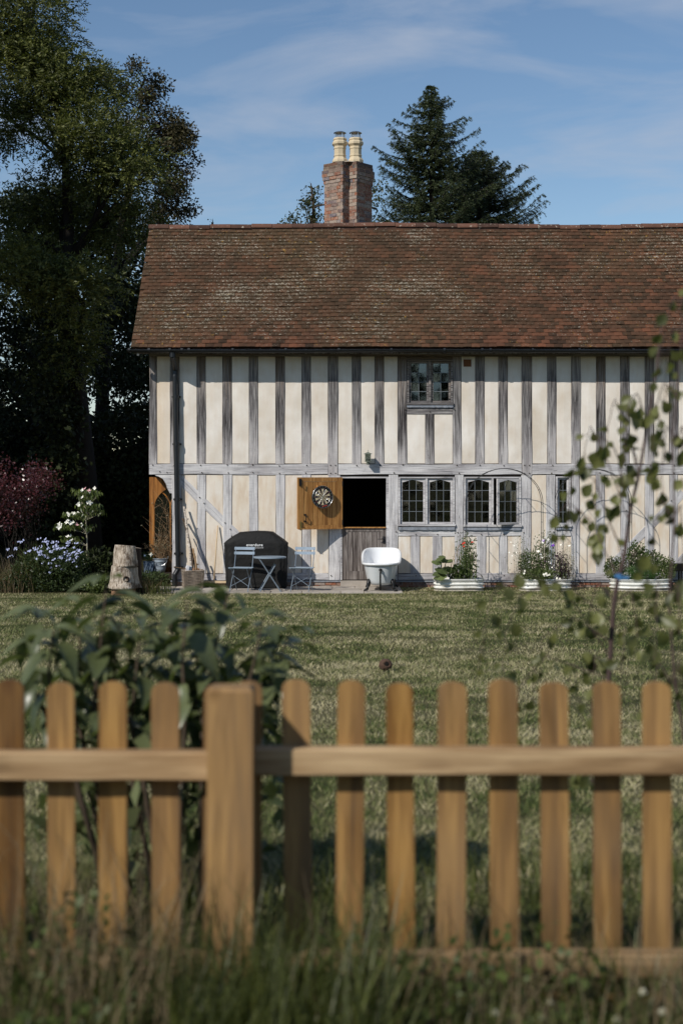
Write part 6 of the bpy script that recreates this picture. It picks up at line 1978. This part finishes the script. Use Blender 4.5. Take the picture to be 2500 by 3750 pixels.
def squash():
    t = thing('squash_plant', 'squash plant with broad lobed leaves at the near end of the first planter', 'plant', (at(1618, 0, 27.95).x, 27.95, 0.19))
    rd = random.Random(84); sm = MB()
    o = t.location
    for (x, y, s, dd) in ((130, 400, 0.24, -.1), (165, 415, 0.2, .05), (215, 430, 0.24, 0), (105, 435, 0.22, -.15), (160, 380, 0.17, .1), (170, 520, 0.30, -.18), (120, 545, 0.26, -.1), (200, 500, 0.22, .1), (150, 585, 0.24, -.2), (105, 590, 0.2, -.1), (230, 420, 0.17, -.05)):
        p = at(1560 + x / 2.8, 1900 + y / 2.8, 27.95 + dd) - o
        d = Vector((rd.uniform(-.8, .8), -0.55, rd.uniform(-.5, .1))).normalized()
        b = p - d * s * 0.3
        sm.tube([(rd.uniform(-.03, .03), 0, 0), (b.x * 0.6, b.y * 0.6, b.z * 0.7), b], [0.008, 0.006, 0.005], 6)
        link('leaf', squash_me, t, b, frame_euler(d, (rd.uniform(-.3, .3), -0.5, 0.8)), (s, s, s))
    sm.build('stems', M['stem_green'], t)
squash()
def tall_plant(name, label, cat, px, d, h, spread, nstem, nleaf, mat, seed, flowers=(), leaf=(0.05, 0.022), stem='stem_green', base_px=None, zb=0.19, taper=0.6):
    rd = random.Random(seed); r = np.random.default_rng(seed)
    o = Vector((at(px, 0, d).x, d, zb))
    t = thing(name, label, cat, o)
    sm = MB(); PP = []
    for _ in range(nstem):
        b = Vector((rd.gauss(0, spread * 0.5), rd.gauss(0, 0.06), 0)); hh_ = h * rd.uniform(0.45, 1.0)
        e = Vector((b.x * (1 + rd.uniform(-.3, .8)) + rd.gauss(0, spread * 0.3) * taper, b.y + rd.gauss(0, .07), hh_))
        pts = limb(sm, b, e, 0.004, 0.0015, rd, 0.06, 6, 4)
        for _k in range(max(1, nleaf // nstem)):
            k = rd.randrange(1, 7); p = pts[min(k, 6)]
            PP.append(np.array(p) + r.normal(size=3) * 0.03)
    sm.build('stems', M[stem], t)
    P = np.array(PP); n = len(P)
    foliage(t, P, unit(r.normal(size=(n, 3)) * 0.7 + np.array([0, -.2, .25])), r.uniform(.7, 1.3, n) * leaf[0], r.uniform(.7, 1.3, n) * leaf[1], mat, r)
    for (x, y, me, s) in flowers:
        p = at(x, y, d - 0.1) - o
        put_flower(t, me, p, rd, s=s)
    return t
Z3 = lambda x, y: (1560 + x / 2.8, 1900 + y / 2.8)
def fl(pts, me, s=1.0): return [(*Z3(x, y), me, s) for x, y in pts]
tall_plant('sweet_pea', 'tall sweet pea climbing the arch out of the first planter', 'plant', 1700, 28.05, 0.98, 0.13, 34, 620, 'leaf_herb', 85, [], (0.055, 0.022))
tall_plant('poppy_plant', 'red flowered poppy leaning beside the sweet pea in the first planter', 'plant', 1722, 27.95, 0.80, 0.10, 22, 330, 'leaf_shrub', 86, fl([(378, 262), (388, 245), (392, 250), (384, 285), (470, 242), (482, 243), (374, 256)], fl_red), (0.06, 0.03))
def wigwam():
    o = Vector((at(1682, 0, 28.0).x, 28.0, 0.19))
    t = thing('cane_support', 'bent willow canes supporting the sweet pea in the first planter', 'plant support', o)
    rd = random.Random(87)
    for (x0, y0, x1, y1) in ((270, 560, 350, 255), (300, 560, 330, 270), (345, 560, 370, 340), (255, 480, 345, 260), (330, 560, 290, 420), (380, 560, 330, 330)):
        a = at(*Z3(x0, y0), 28.0) - o; b = at(*Z3(x1, y1), 28.05) - o; a.z = max(a.z, 0.0)
        mb = MB(); limb(mb, a, b, 0.006, 0.003, rd, 0.06, 6, 5); mb.build('cane', M['twig_dry'], t)
wigwam()
def cloche(label, px, wpx, d):
    o = Vector((at(px, 0, d).x, d, 0.2))
    t = thing('wire_cloche', label, 'cloche', o, 0, 'wire mesh cloches in the first planter')
    hw = wpx / 2 * d / F; hh_ = hw * 1.25
    for j in range(6):
        y = -0.15 + 0.06 * j
        MB().tube([(-hw * math.cos(a), y, hh_ * math.sin(a)) for a in [math.pi * i / 14 for i in range(15)]], 0.003 if j in (0, 5) else 0.0015, 4).build('hoop', M['wire_mesh'], t)
    ws = MB()
    for i in range(1, 14):
        a = math.pi * i / 14; ws.tube([(-hw * math.cos(a), -0.15, hh_ * math.sin(a)), (-hw * math.cos(a), 0.15, hh_ * math.sin(a))], 0.0013, 3)
    ws.build('mesh_wires', M['wire_mesh'], t, kind='stuff')
cloche('domed wire mesh cloche over the squash in the first planter', 1623, 52, 27.93)
cloche('domed wire mesh cloche at the far end of the first planter', 1745, 46, 27.95)
small_bush('leafy_seedlings', 'low leafy crop netted in the middle of the first planter', 'plant', (at(1678, 0, 28).x, 27.95, 0.19), 0.22, 0.30, 620, 'leaf_herb', 88, (0.06, 0.04))
# planter 2
tall_plant('cosmos_plant', 'airy spindly plant leaning out of the left end of the middle planter', 'plant', 1910, 28.05, 0.86, 0.20, 30, 330, 'leaf_herb', 89, fl([(865, 240), (900, 275), (850, 345), (880, 380), (925, 345)], fl_white, .7), (0.035, 0.014), 'stem_pale', taper=1.6)
tall_plant('sweet_pea', 'white sweet pea climbing the arch out of the middle planter', 'plant', 1990, 28.1, 0.95, 0.14, 40, 640, 'leaf_herb', 90, fl([(1205, 218), (1250, 210), (1195, 240), (1240, 285), (1185, 395), (1170, 365), (1150, 335), (1225, 195)], fl_white, 1.3) + fl([(1290, 280), (1300, 275), (1205, 222)], fl_purple, 1.1), (0.05, 0.022))
tall_plant('plum_foliage_plant', 'dark plum leaved plant in the right half of the middle planter', 'plant', 2050, 27.98, 0.55, 0.17, 44, 900, 'leaf_plum', 91, fl([(1290, 500), (1255, 440), (1330, 590), (1410, 600), (1270, 455)], fl_white, .7), (0.045, 0.022))
tall_plant('seedhead_plant', 'pale dry seedheads at the right end of the middle planter', 'plant', 2080, 28.12, 0.80, 0.13, 32, 360, 'leaf_grey', 92, fl([(1380, 268), (1470, 275), (1460, 280)], fl_white, .9), (0.03, 0.012), 'stem_pale')
small_bush('daisy_plant', 'low daisy mat spilling over the front rim of the middle planter', 'plant', (at(1975, 0, 27.85).x, 27.9, 0.19), 0.36, 0.26, 1300, 'leaf_bright', 93, (0.045, 0.018))
dz = [o for o in col.objects if o.name.startswith('daisy_plant')][0]
rdz = random.Random(94)
for (x, y) in ((1205, 570), (1225, 565), (1245, 578), (1262, 572), (1215, 585), (1235, 580), (1010, 535), (1005, 560), (968, 600), (1340, 610), (1370, 615), (1230, 560)):
    put_flower(dz, fl_daisy, at(*Z3(x, y), 27.66) - dz.location, rdz)
small_bush('green_bush', 'bushy green plant at the left of the middle planter', 'plant', (at(1942, 0, 28).x, 28.02, 0.19), 0.26, 0.62, 1100, 'leaf_herb', 95, (0.05, 0.02))
MB().tube([(0, 0, 0), (0.004, 0, 0.8)], 0.005, 6).build('stake', M['cloth_blue'], None, (at(2017, 0, 28).x, 28.0, 0.19))
tag(bpy.data.objects['stake'], 'thin blue plant stake in the middle planter', 'stake')
# planter 3: herbs
small_bush('mint_bush', 'upright leafy mint clump at the left of the herb planter', 'plant', (at(2248, 0, 28.1).x, 28.02, 0.17), 0.22, 0.50, 800, 'leaf_herb', 96, (0.05, 0.026))
small_bush('sage_bush', 'tall leafy sage spike behind the dill in the herb planter', 'plant', (at(2330, 0, 28.15).x, 28.12, 0.17), 0.24, 0.80, 1100, 'leaf_herb', 97, (0.055, 0.03))
small_bush('oregano_bush', 'rounded oregano bush in the right half of the herb planter', 'plant', (at(2388, 0, 28.1).x, 28.1, 0.17), 0.26, 0.62, 1100, 'leaf_herb', 98, (0.05, 0.028))
small_bush('marjoram_bush', 'pale green marjoram bush spilling over the end of the herb planter', 'plant', (at(2440, 0, 28.0).x, 27.98, 0.15), 0.20, 0.52, 800, 'leaf_bright', 99, (0.045, 0.022))
small_bush('dill_plant', 'fine feathery green dill along the front of the herb planter', 'plant', (at(2335, 0, 27.9).x, 27.9, 0.19), 0.42, 0.30, 4200, 'leaf_dill', 100, (0.05, 0.004), 0.8)

# ------------------------------------------------------------------ parked car behind the purple shrub
def car():
    d = 44.0
    t = thing('parked_car', 'pale blue parked car half hidden behind the purple shrub', 'car', (at(-95, 0, d).x, d, ground(d)), math.radians(6))
    prof = [(-2.1, 0.35), (-2.12, 0.75), (-1.95, 0.98), (-1.25, 1.06), (-0.62, 1.62), (-0.2, 1.74), (0.9, 1.74), (1.5, 1.62), (2.0, 1.1), (2.1, 0.85), (2.08, 0.38)]
    mb = MB(); V = []; Fc = []
    n = len(prof); ws = [0.80, 0.84, 0.84, 0.80, 0.66, 0.62, 0.62, 0.66, 0.80, 0.84, 0.80]
    for s in (-1, 1):
        for (x, z), w in zip(prof, ws): V.append((-x, s * w, z))
    Fc = [tuple(range(n)), tuple(range(2 * n - 1, n - 1, -1))]
    for i in range(n):
        j = (i + 1) % n; Fc.append((i, i + n, j + n, j))
    mb.add(V, Fc); body = mb.build('body', M['car_paint'], t)
    gm_ = MB()
    for s in (-1, 1):
        gm_.add([(1.10, s * 0.835, 1.10), (0.55, s * 0.70, 1.56), (0.05, s * 0.68, 1.64), (0.0, s * 0.835, 1.10)], [(0, 1, 2, 3)])
        gm_.add([(-0.08, s * 0.835, 1.10), (-0.03, s * 0.68, 1.64), (-0.9, s * 0.68, 1.64), (-1.0, s * 0.835, 1.10)], [(0, 1, 2, 3)])
    gm_.build('side_window', M['glass'], t)
    MB().add([(1.27, -0.70, 1.09), (1.27, 0.70, 1.09), (0.65, 0.60, 1.62), (0.65, -0.60, 1.62)], [(0, 1, 2, 3)]) 
    wm = MB(); wm.add([(1.28, -0.70, 1.08), (1.28, 0.70, 1.08), (0.66, 0.60, 1.625), (0.66, -0.60, 1.625)], [(0, 1, 2, 3)]); wm.build('windscreen', M['glass'], t)
    for x in (-1.3, 1.3):
        for s in (-1, 1):
            w = MB().tube([(x, s * 0.70, 0.33), (x, s * 0.86, 0.33)], 0.33, 20).build('wheel', M['tyre'], t)
            MB().tube([(x, s * 0.80, 0.33), (x, s * 0.865, 0.33)], 0.20, 14).build('rim', M['steel'], w)
    hl = MB()
    for s in (-1, 1): MB().box((2.03, s * 0.62, 0.80), (0.12, 0.3, 0.14)).build('headlight', M['glass'], t)
car()
# ------------------------------------------------------------------ lawn grass
def lawn_grass():
    r = np.random.default_rng(101)
    Ps = []; Hs = []; Ws = []
    for (y0, y1, dens, h, w) in ((3.75, 6, 5200, 0.035, 0.0045), (6, 9, 3200, 0.036, 0.006), (9, 14, 1700, 0.038, 0.008), (14, 20, 900, 0.040, 0.011), (20, 28.7, 620, 0.040, 0.013)):
        hwid = (y1 * 0.24 + 0.35) * 1.12 + 1.1
        area = (y1 - y0) * 2 * hwid
        n = int(area * dens)
        x = r.uniform(-hwid, hwid, n); y = r.uniform(y0, y1, n)
        if y1 > 25:
            keep = ~((y > 27.25) & (x > hx(585)) & (x < hx(1463))) & ~((y > 27.15) & (x < hx(585)))
            x, y = x[keep], y[keep]; n = len(x)
        clump = 0.5 + 0.5 * np.sin(x * 7.1 + np.sin(y * 5.3) * 2) * np.sin(y * 6.3 + np.sin(x * 3.7) * 2)
        z = np.array([ground(v) for v in y]) - 0.006
        Ps.append(np.stack([x, y, z], 1)); Hs.append(h * r.uniform(.5, 1.15, n) * (0.7 + 0.5 * clump)); Ws.append(w * r.uniform(.7, 1.3, n))
    P = np.concatenate(Ps); H_ = np.concatenate(Hs); W_ = np.concatenate(Ws); n = len(P)
    az = r.uniform(0, 2 * np.pi, n)
    sd = np.stack([np.cos(az), np.sin(az), np.zeros(n)], 1)
    tip = P + np.stack([r.normal(size=n) * 0.75, r.normal(size=n) * 0.75, np.ones(n)], 1) * H_[:, None]
    V = np.stack([P - sd * W_[:, None] / 2, P + sd * W_[:, None] / 2, tip], 1)
    o = link('grass', np_mesh('grass', V, 3, M['grass_blade']))
    tag(o, 'short dry mown grass covering the lawn', 'grass', kind='stuff')
    print('lawn blades', n)
lawn_grass()

# ------------------------------------------------------------------ picket fence
FD = 3.66
FS = F / FD
def fx(p): return (p * 1.5944 - 1250) * FD / F       # from the 1568-wide view of the photo
fence = thing('picket_fence', 'golden wooden picket fence with rounded pickets crossing the foreground', 'fence', (0, FD, 0.90))
ztop = ZC - (2497 - HY) / FS - 0.90
pk = MB(); w, th_, n = 0.0358, 0.019, 10
poly = [(-w, 0.0), (w, 0.0), (w, ztop - 0.026)] + [(w * math.cos(a), ztop - 0.026 + 0.026 * math.sin(a) ** 0.8) for a in [math.pi * i / n for i in range(1, n)]] + [(-w, ztop - 0.026)]
pk.extrude([(x, z - ztop / 2) for x, z in poly], 0, th_)
pk_me = pk.mesh('picket', M['fence_wood'])
rf = random.Random(17)
cent = [22, 140, 258, 380, 498, 569, 683, 803.5, 920, 1037, 1158, 1275, 1395, 1510]
cent = [22 - 118 * k for k in range(9, 0, -1)] + cent + [1510 + 118 * k for k in range(1, 10)]
for c in cent:
    link('picket', pk_me, fence, (fx(c), rf.uniform(-.001, .001), ztop / 2 + rf.uniform(-.008, .006)), (0, rf.uniform(-.011, .011), rf.uniform(-.03, .03)), (rf.uniform(.95, 1.04), 1, 1))
def rail(x0, x1, zc, h, y0, dep):
    mb = MB(); Ln = x1 - x0; n = 12; V = []; Fc = []; ch = 0.004
    for i in range(n + 1):
        z = -Ln / 2 + Ln * i / n; j = rf.uniform(-.0015, .0015)
        # mesh runs along local z so the grain follows it; local x is height
        V += [(-h / 2 + ch, 0, z), (h / 2 - ch + j, 0, z), (h / 2 + j, ch, z), (h / 2 + j, dep, z), (-h / 2, dep, z), (-h / 2, ch, z)]
    for i in range(n):
        for k in range(6): Fc.append((i * 6 + k, i * 6 + (k + 1) % 6, i * 6 + 6 + (k + 1) % 6, i * 6 + 6 + k))
    Fc += [(5, 4, 3, 2, 1, 0), tuple(n * 6 + k for k in range(6))]
    mb.add(V, Fc)
    # local z -> world x, local x -> world -z
    return mb.build('rail', M['fence_rail'], fence, ((x0 + x1) / 2, y0, zc), (0, math.radians(90), 0))
dr = 0.052
yr = -dr - 0.0015
sr_ = F / (FD + yr)
pl_, pr_ = fx(484), fx(576)
def rz(py): return ZC - (py - HY) / sr_ - 0.90
rail(-2.4, pl_, rz((1730 + 1795) / 2 * 1.5944), 65 * 1.5944 / sr_, yr, dr)
rail(pr_, 2.45, rz((1723 + 1782) / 2 * 1.5944), 61 * 1.5944 / sr_, yr, dr)
rail(-2.4, pl_, 0.118, 0.06, yr, dr); rail(pr_, 2.45, 0.122, 0.06, yr, dr)
def post(xc):
    mb = MB(); w = 0.056; zt = ZC - (2524 - HY) * 3.50 / F - 0.90; c = 0.008
    mb.box((0, 0, 0), (2 * w, 0.105, zt + 0.3)); 
    V = [(-w, -.0525, zt / 2 + .15), (w, -.0525, zt / 2 + .15), (w, .0525, zt / 2 + .15), (-w, .0525, zt / 2 + .15)]
    m2 = MB(); H2 = zt + 0.3
    ring = lambda e, z: [(-w + e, -.0525 + e, z), (w - e, -.0525 + e, z), (w - e, .0525 - e, z), (-w + e, .0525 - e, z)]
    VV = ring(0, -H2 / 2) + ring(0, H2 / 2 - c) + ring(c, H2 / 2)
    Fc = [(3, 2, 1, 0), (8, 9, 10, 11)] + [(r_ * 4 + k, r_ * 4 + (k + 1) % 4, r_ * 4 + 4 + (k + 1) % 4, r_ * 4 + 4 + k) for r_ in range(2) for k in range(4)]
    m2.add(VV, Fc)
    return m2.build('post', M['fence_wood'], fence, (xc, 3.50 + 0.0525 - FD, zt / 2 - 0.15))
post((527.5 * 1.5944 - 1250) * 3.5 / F); post((527.5 * 1.5944 - 1250) * 3.5 / F - 1.83); post((527.5 * 1.5944 - 1250) * 3.5 / F + 1.83)

# ------------------------------------------------------------------ leafy shrub behind the fence: every leaf its own piece
def ovate(name, mat, width, droop, serr=0.0, tipf=1.3, seed=0):
    rd = random.Random(seed)
    n = 8; V = []; Fc = []
    for i in range(n + 1):
        t = i / n
        w = width * (math.sin(math.pi * t ** (1 / tipf)) ** 0.85) * (1 + serr * (1 if i % 2 else -1)) if 0 < i < n else 0.002
        z = -droop * t * t + rd.uniform(-.01, .01)
        V += [(t, -w / 2, z + w * 0.22), (t, 0, z), (t, w / 2, z + w * 0.22)]
    for i in range(n):
        a = i * 3; Fc += [(a, a + 3, a + 4, a + 1), (a + 1, a + 4, a + 5, a + 2)]
    mb = MB(); mb.add(V, Fc)
    return mb.mesh(name, M[mat], True)
lilac = [ovate('leaf', 'leaf_lilac', 0.54, dd, 0, 1.35, k) for k, dd in enumerate((0.25, 0.45, 0.70, 0.9))]
def put_leaf(parent, me, p, d, n, s): link('leaf', me, parent, p, frame_euler(d, n), (s, s, s))
def lilac_shrub():
    rd = random.Random(111); r = np.random.default_rng(111)
    base = on_ground(720, 4.5)
    t = thing('lilac_shrub', 'leafy green shrub growing up behind the left half of the fence', 'shrub', base)
    Z4 = lambda x, y: (x / 1.2544, 2150 + y / 1.2544)
    stems = [((170, 110), (160, 480), 4.55), ((245, 195), (250, 600), 4.4), ((360, 70), (330, 560), 4.6), ((490, -30), (430, 560), 4.45), ((570, 70), (520, 560), 4.5), ((480, 190), (500, 620), 4.75), ((640, 230), (600, 640), 4.45), ((780, 110), (760, 620), 4.6), ((860, 60), (850, 600), 4.4),
             ((940, 30), (900, 620), 4.7), ((1050, 20), (930, 600), 4.5), ((1210, 130), (1080, 640), 4.4), ((1330, 210), (1150, 640), 4.55), ((1220, 270), (1100, 680), 4.6), ((700, 330), (680, 700), 4.8), ((330, 330), (330, 720), 4.8), ((1000, 300), (960, 720), 4.75)]
    sm = MB(); cnt = 0
    for (tp, bt, d) in stems:
        a = at(*Z4(*tp), d) - base; b = at(*Z4(*bt), d) - base
        g0 = Vector((b.x * 0.55 + rd.uniform(-.05, .05), b.y * 0.5, 0.0))
        pts = [g0, b.lerp(g0, 0.35) + Vector((0, 0, 0.05)), b, b.lerp(a, 0.5) + Vector((rd.uniform(-.02, .02), rd.uniform(-.02, .02), 0)), a]
        sm.tube(pts, [0.010, 0.008, 0.006, 0.0045, 0.0025], 6)
        nn = 8
        for i in range(nn):
            q = i / (nn - 1)
            p = b.lerp(a, 0.05 + q * 0.95) if q > 0.02 else b
            az = rd.uniform(0, 6.28) if i % 2 == 0 else az + math.pi / 2 + rd.uniform(-.3, .3)
            for k in range(2):
                aa = az + math.pi * k
                up = 0.25 + 0.5 * (q > 0.85)
                d_ = Vector((math.cos(aa), math.sin(aa), rd.uniform(-0.8, 0.35) + up * 0.3))
                s = rd.uniform(.085, .130) * (1.0 if q < 0.9 else 0.8)
                if cnt < 297:
                    pet = p + d_.normalized() * 0.018
                    put_leaf(t, rd.choice(lilac), pet, d_, Vector((rd.uniform(-.4, .4), rd.uniform(-.4, .4), 1)), s); cnt += 1
        # one leaf crowning the tip
        if cnt < 297: put_leaf(t, lilac[3], a, Vector((rd.choice((-1, 1)) * rd.uniform(.5, 1), rd.uniform(-.4, .2), 0.35)), Vector((0, -0.2, 1)), rd.uniform(.08, .12)); cnt += 1
    sm.build('stems', M['bark_brown'], t, smooth=True)
    n = 420      # the dense lower leaves between the pickets
    P = np.stack([r.uniform(-.52, .26, n), r.normal(size=n) * 0.13 + 0.16, 0.10 + r.random(n) ** 0.8 * (0.60 + 0.10 * r.normal(size=n))], 1)
    foliage(t, P, unit(r.normal(size=(n, 3)) * .8 + np.array([0, -.3, -.2])), r.uniform(.07, .12, n), r.uniform(.045, .07, n), 'leaf_lilac', r)
lilac_shrub()

# ------------------------------------------------------------------ weeping birch sapling on the right
bleaf = [ovate('leaf', 'leaf_birch', 0.78, dd, 0.07, 0.75, 10 + k) for k, dd in enumerate((0.05, 0.2, 0.35))]
def birch_sapling(label, D_, trunk, twigs, seed, lim, size, tie=None, tr=0.0075):
    rd = random.Random(seed)
    base = on_ground(trunk[0][0], D_)
    t = thing('birch_sapling', label, 'tree', base)
    tp = [at(x, y, D_) - base for x, y in trunk]; tp[0] = Vector((0, 0, 0))
    MB().tube(tp, [tr * 1.5 * (1 - 0.75 * i / (len(tp) - 1)) for i in range(len(tp))], 8).build('trunk', M['twig_red'], t, smooth=True)
    tw = MB(); cnt = 0
    for path in twigs:
        dd = rd.uniform(-.35, .35)
        P = [at(x, y, D_ + dd * (i / (len(path) - 1))) - base for i, (x, y) in enumerate(path)]
        Q = []
        for i in range(len(P) - 1):
            for k in range(5): Q.append(P[i].lerp(P[i + 1], k / 5) + Vector((rd.uniform(-.003, .003), rd.uniform(-.003, .003), 0)))
        Q.append(P[-1])
        tw.tube(Q, [0.0026 - 0.0017 * i / (len(Q) - 1) for i in range(len(Q))], 5, False)
        L_ = sum((Q[i + 1] - Q[i]).length for i in range(len(Q) - 1))
        acc = 0.0; nxt = L_ * 0.12
        for i in range(len(Q) - 1):
            acc += (Q[i + 1] - Q[i]).length
            while acc > nxt and cnt < lim:
                p = Q[i].lerp(Q[i + 1], rd.random())
                d_ = Vector((rd.uniform(-1, 1), rd.uniform(-.8, .8), rd.uniform(-1.4, 0.1)))
                stalk = p + d_.normalized() * 0.014
                tw.tube([p, stalk], [0.0009, 0.0008], 4, False)
                put_leaf(t, rd.choice(bleaf), stalk, d_ + Vector((0, 0, -.3)), Vector((rd.uniform(-1, 1), -1.0, rd.uniform(-.2, 1))), size * rd.uniform(.6, 1.25)); cnt += 1
                nxt += rd.uniform(.030, .062)
    tw.build('twigs', M['twig_red'], t)
    if tie:
        k, p = tie
        b = at(p[0], p[1], D_) - base
        mb = MB().tube([b + Vector((0, 0, -.010)), b + Vector((0, 0, .010))], 0.010, 10); mb.box(b + Vector((0.016, -.004, -.003)), (0.030, 0.008, 0.010)); mb.box(b + Vector((-0.010, -.004, 0.002)), (0.018, 0.008, 0.010))
        mb.build('tie', M['cloth_blue'], t)
    return cnt
T1_ = [(2175, 3450), (2190, 3000), (2228, 2486), (2247, 2211), (2262, 2118), (2283, 2052), (2308, 1861), (2340, 1733), (2372, 1542), (2400, 1380), (2420, 1200)]
W1 = [[(2228, 2400), (2080, 2180), (1900, 2080), (1800, 2180), (1770, 2330), (1750, 2460)], [(2240, 2280), (2060, 2120), (1900, 2180), (1850, 2330), (1840, 2480)], [(2235, 2350), (2100, 2260), (1990, 2330), (1960, 2450), (1950, 2560)],
      [(2262, 2118), (2160, 1900), (2080, 1840), (2020, 1900), (2000, 2060)], [(2283, 2052), (2180, 1760), (2110, 1700), (2085, 1800), (2075, 1960)], [(2300, 1900), (2210, 1650), (2160, 1560), (2140, 1640), (2135, 1760)], [(2308, 1861), (2250, 1640), (2200, 1600), (2185, 1720), (2180, 1880), (2190, 2010)],
      [(2340, 1733), (2290, 1560), (2250, 1460), (2225, 1560), (2215, 1700)], [(2340, 1733), (2310, 1600), (2290, 1590), (2280, 1720), (2275, 1850)], [(2372, 1542), (2330, 1440), (2300, 1480), (2290, 1600)], [(2372, 1542), (2400, 1480), (2420, 1560), (2430, 1700)],
      [(2250, 2200), (2190, 2130), (2150, 2250), (2140, 2400), (2130, 2520)], [(2230, 2440), (2180, 2400), (2170, 2500), (2160, 2640)], [(2262, 2118), (2330, 2020), (2370, 2100), (2380, 2260), (2390, 2400)], [(2247, 2211), (2310, 2160), (2330, 2280), (2340, 2420)],
      [(2228, 2486), (2000, 2400), (1900, 2520), (1880, 2680), (1900, 2760)], [(2240, 2300), (2290, 2280), (2280, 2420), (2270, 2520)], [(2190, 2900), (2140, 2800), (2080, 2830), (2060, 2900)]]
n1 = birch_sapling('slender birch sapling with a blue tie leaning behind the right of the fence', 5.0, T1_, W1, 121, 280, 0.048, (5, (2268, 2112)))
T2_ = [(2560, 3450), (2535, 2900), (2470, 2500), (2448, 2200), (2470, 1900), (2462, 1600), (2492, 1300), (2500, 1060)]
W2 = [[(2500, 1120), (2470, 1080), (2440, 1160), (2420, 1300), (2400, 1420)], [(2495, 1200), (2460, 1200), (2440, 1320), (2430, 1480)], [(2488, 1300), (2510, 1230), (2530, 1330), (2530, 1480)], [(2480, 1450), (2430, 1400), (2400, 1500), (2385, 1640), (2380, 1760)],
      [(2475, 1600), (2440, 1560), (2425, 1680), (2420, 1820)], [(2475, 1600), (2500, 1560), (2510, 1680), (2505, 1830)], [(2462, 1900), (2420, 1830), (2395, 1920), (2390, 2060)], [(2462, 1900), (2490, 1850), (2500, 1960), (2500, 2120)], [(2450, 2200), (2410, 2130), (2400, 2260), (2395, 2420)],
      [(2450, 2200), (2480, 2140), (2490, 2260), (2485, 2420), (2480, 2540)], [(2455, 2500), (2410, 2420), (2395, 2520), (2380, 2640)], [(2455, 2480), (2490, 2430), (2500, 2560)], [(2500, 1100), (2520, 1050), (2550, 1150), (2560, 1300)]]
n2 = birch_sapling('second birch sapling hanging down the right edge of the picture', 4.5, T2_, W2, 122, 200, 0.051, None, 0.0038)
print('birch leaves', n1, n2)

# ------------------------------------------------------------------ rough grass and clover at the foot of the fence
def verge():
    r = np.random.default_rng(131)
    def tuft(n, xr, yr, h, w, lean, mat, name, label):
        x = r.uniform(*xr, n); y = r.uniform(*yr, n)
        P = np.stack([x, y, np.full(n, 0.90)], 1)
        o = link(name, strip_mesh(name, strips(P, r.uniform(.45, 1.0, n) ** 1.2 * h, r.uniform(.6, 1.2, n) * w, r.uniform(.1, 1.0, n) * lean, r, 0.5, 5), mat))
        tag(o, label, 'grass', kind='stuff')
    tuft(1350, (-2.3, -0.30), (2.95, 3.56), 0.42, 0.006, 0.8, 'grass_long', 'tall_grass', 'tall unmown grass at the foot of the fence, left part')
    tuft(930, (-2.3, -0.36), (3.05, 3.60), 0.62, 0.004, 0.6, 'grass_seed', 'seeding_grass', 'brown seeding grass standing before the left pickets')
    tuft(900, (-0.36, 0.12), (2.95, 3.52), 0.46, 0.0065, 0.8, 'grass_long', 'tall_grass', 'green grass growing up right of the fence post')
    tuft(680, (-0.1, 2.5), (3.1, 3.60), 0.40, 0.005, 0.9, 'grass_seed', 'seeding_grass', 'thin straw coloured grass stems before the right pickets')
    tuft(2000, (-0.1, 2.5), (2.9, 3.58), 0.26, 0.006, 0.9, 'grass_long', 'tall_grass', 'short green grass below the right pickets')
    tuft(4300, (-2.5, 2.5), (3.70, 4.9), 0.17, 0.006, 0.9, 'grass_long', 'tall_grass', 'uncut grass just behind the pickets')
    # clover and dock leaves
    n = 10500
    x = r.uniform(-2.3, 2.5, n); y = r.uniform(2.85, 3.55, n); z = 0.93 + r.random(n) ** 1.3 * (0.13 + 0.06 * np.sin(x * 6) + 0.06 * np.sin(x * 11 + 2)) * (0.7 + 0.6 * (y > 3.3)) + 0.05 * (x < -0.3)
    P = np.stack([x, y, z], 1)
    D_ = unit(r.normal(size=(n, 3)) * .8 + np.array([0, 0, .25]))
    o = link('clover', np_mesh('clover', leaf_quads(P, D_, r.uniform(.018, .036, n), r.uniform(.014, .026, n), .1, r), 4, M['leaf_clover']))
    tag(o, 'thick clover and weeds along the bottom of the picture', 'clover', kind='stuff')
verge()
cl = MB(); rdc = random.Random(5)
for _ in range(34):
    d = Vector((rdc.gauss(0, 1), rdc.gauss(0, 1), rdc.gauss(0.3, 1))).normalized()
    e = frame_euler(d, (0, 0, 1)).to_matrix()
    cl.box(d * 0.009, (0.012, 0.004, 0.005), e)
cl_me = cl.mesh('flower_head', M['clover_white'])
clover = ((748, 3690, 'largest white clover flower head, just left of the fence post foot'), (706, 3682, 'small clover flower head touching the largest one from the left'), (1812, 3712, 'clover flower head below the fifth picket right of the post'),
          (2012, 3672, 'upper clover flower head of the pair below the seventh picket right of the post'), (1985, 3738, 'lower clover flower head of the pair cut by the bottom edge'), (2355, 3635, 'highest clover flower head, in the weeds near the right edge'),
          (2425, 3708, 'clover flower head nearest the bottom right corner'), (1268, 3672, 'leftmost clover flower head among the weeds right of the post'), (2255, 3735, 'clover flower head on the bottom edge between the right-hand ones'), (1400, 3700, 'lone clover flower head below the third picket right of the post'))
for i, (px, py, lab) in enumerate(clover):
    p = at(px, py, 3.30)
    t = thing('clover_flower', lab, 'flower', (p.x, p.y, 0.92), 0, 'white clover flowers along the bottom')
    k = 0.85 if i == 0 else 0.6
    link('flower_head', cl_me, t, (0, 0, p.z - 0.92), None, (k, k, k))
    MB().tube([(0, 0, 0), (0.004, 0, (p.z - 0.92) * 0.5), (0, 0, p.z - 0.92)], 0.0014, 5).build('stem', M['stem_green'], t)
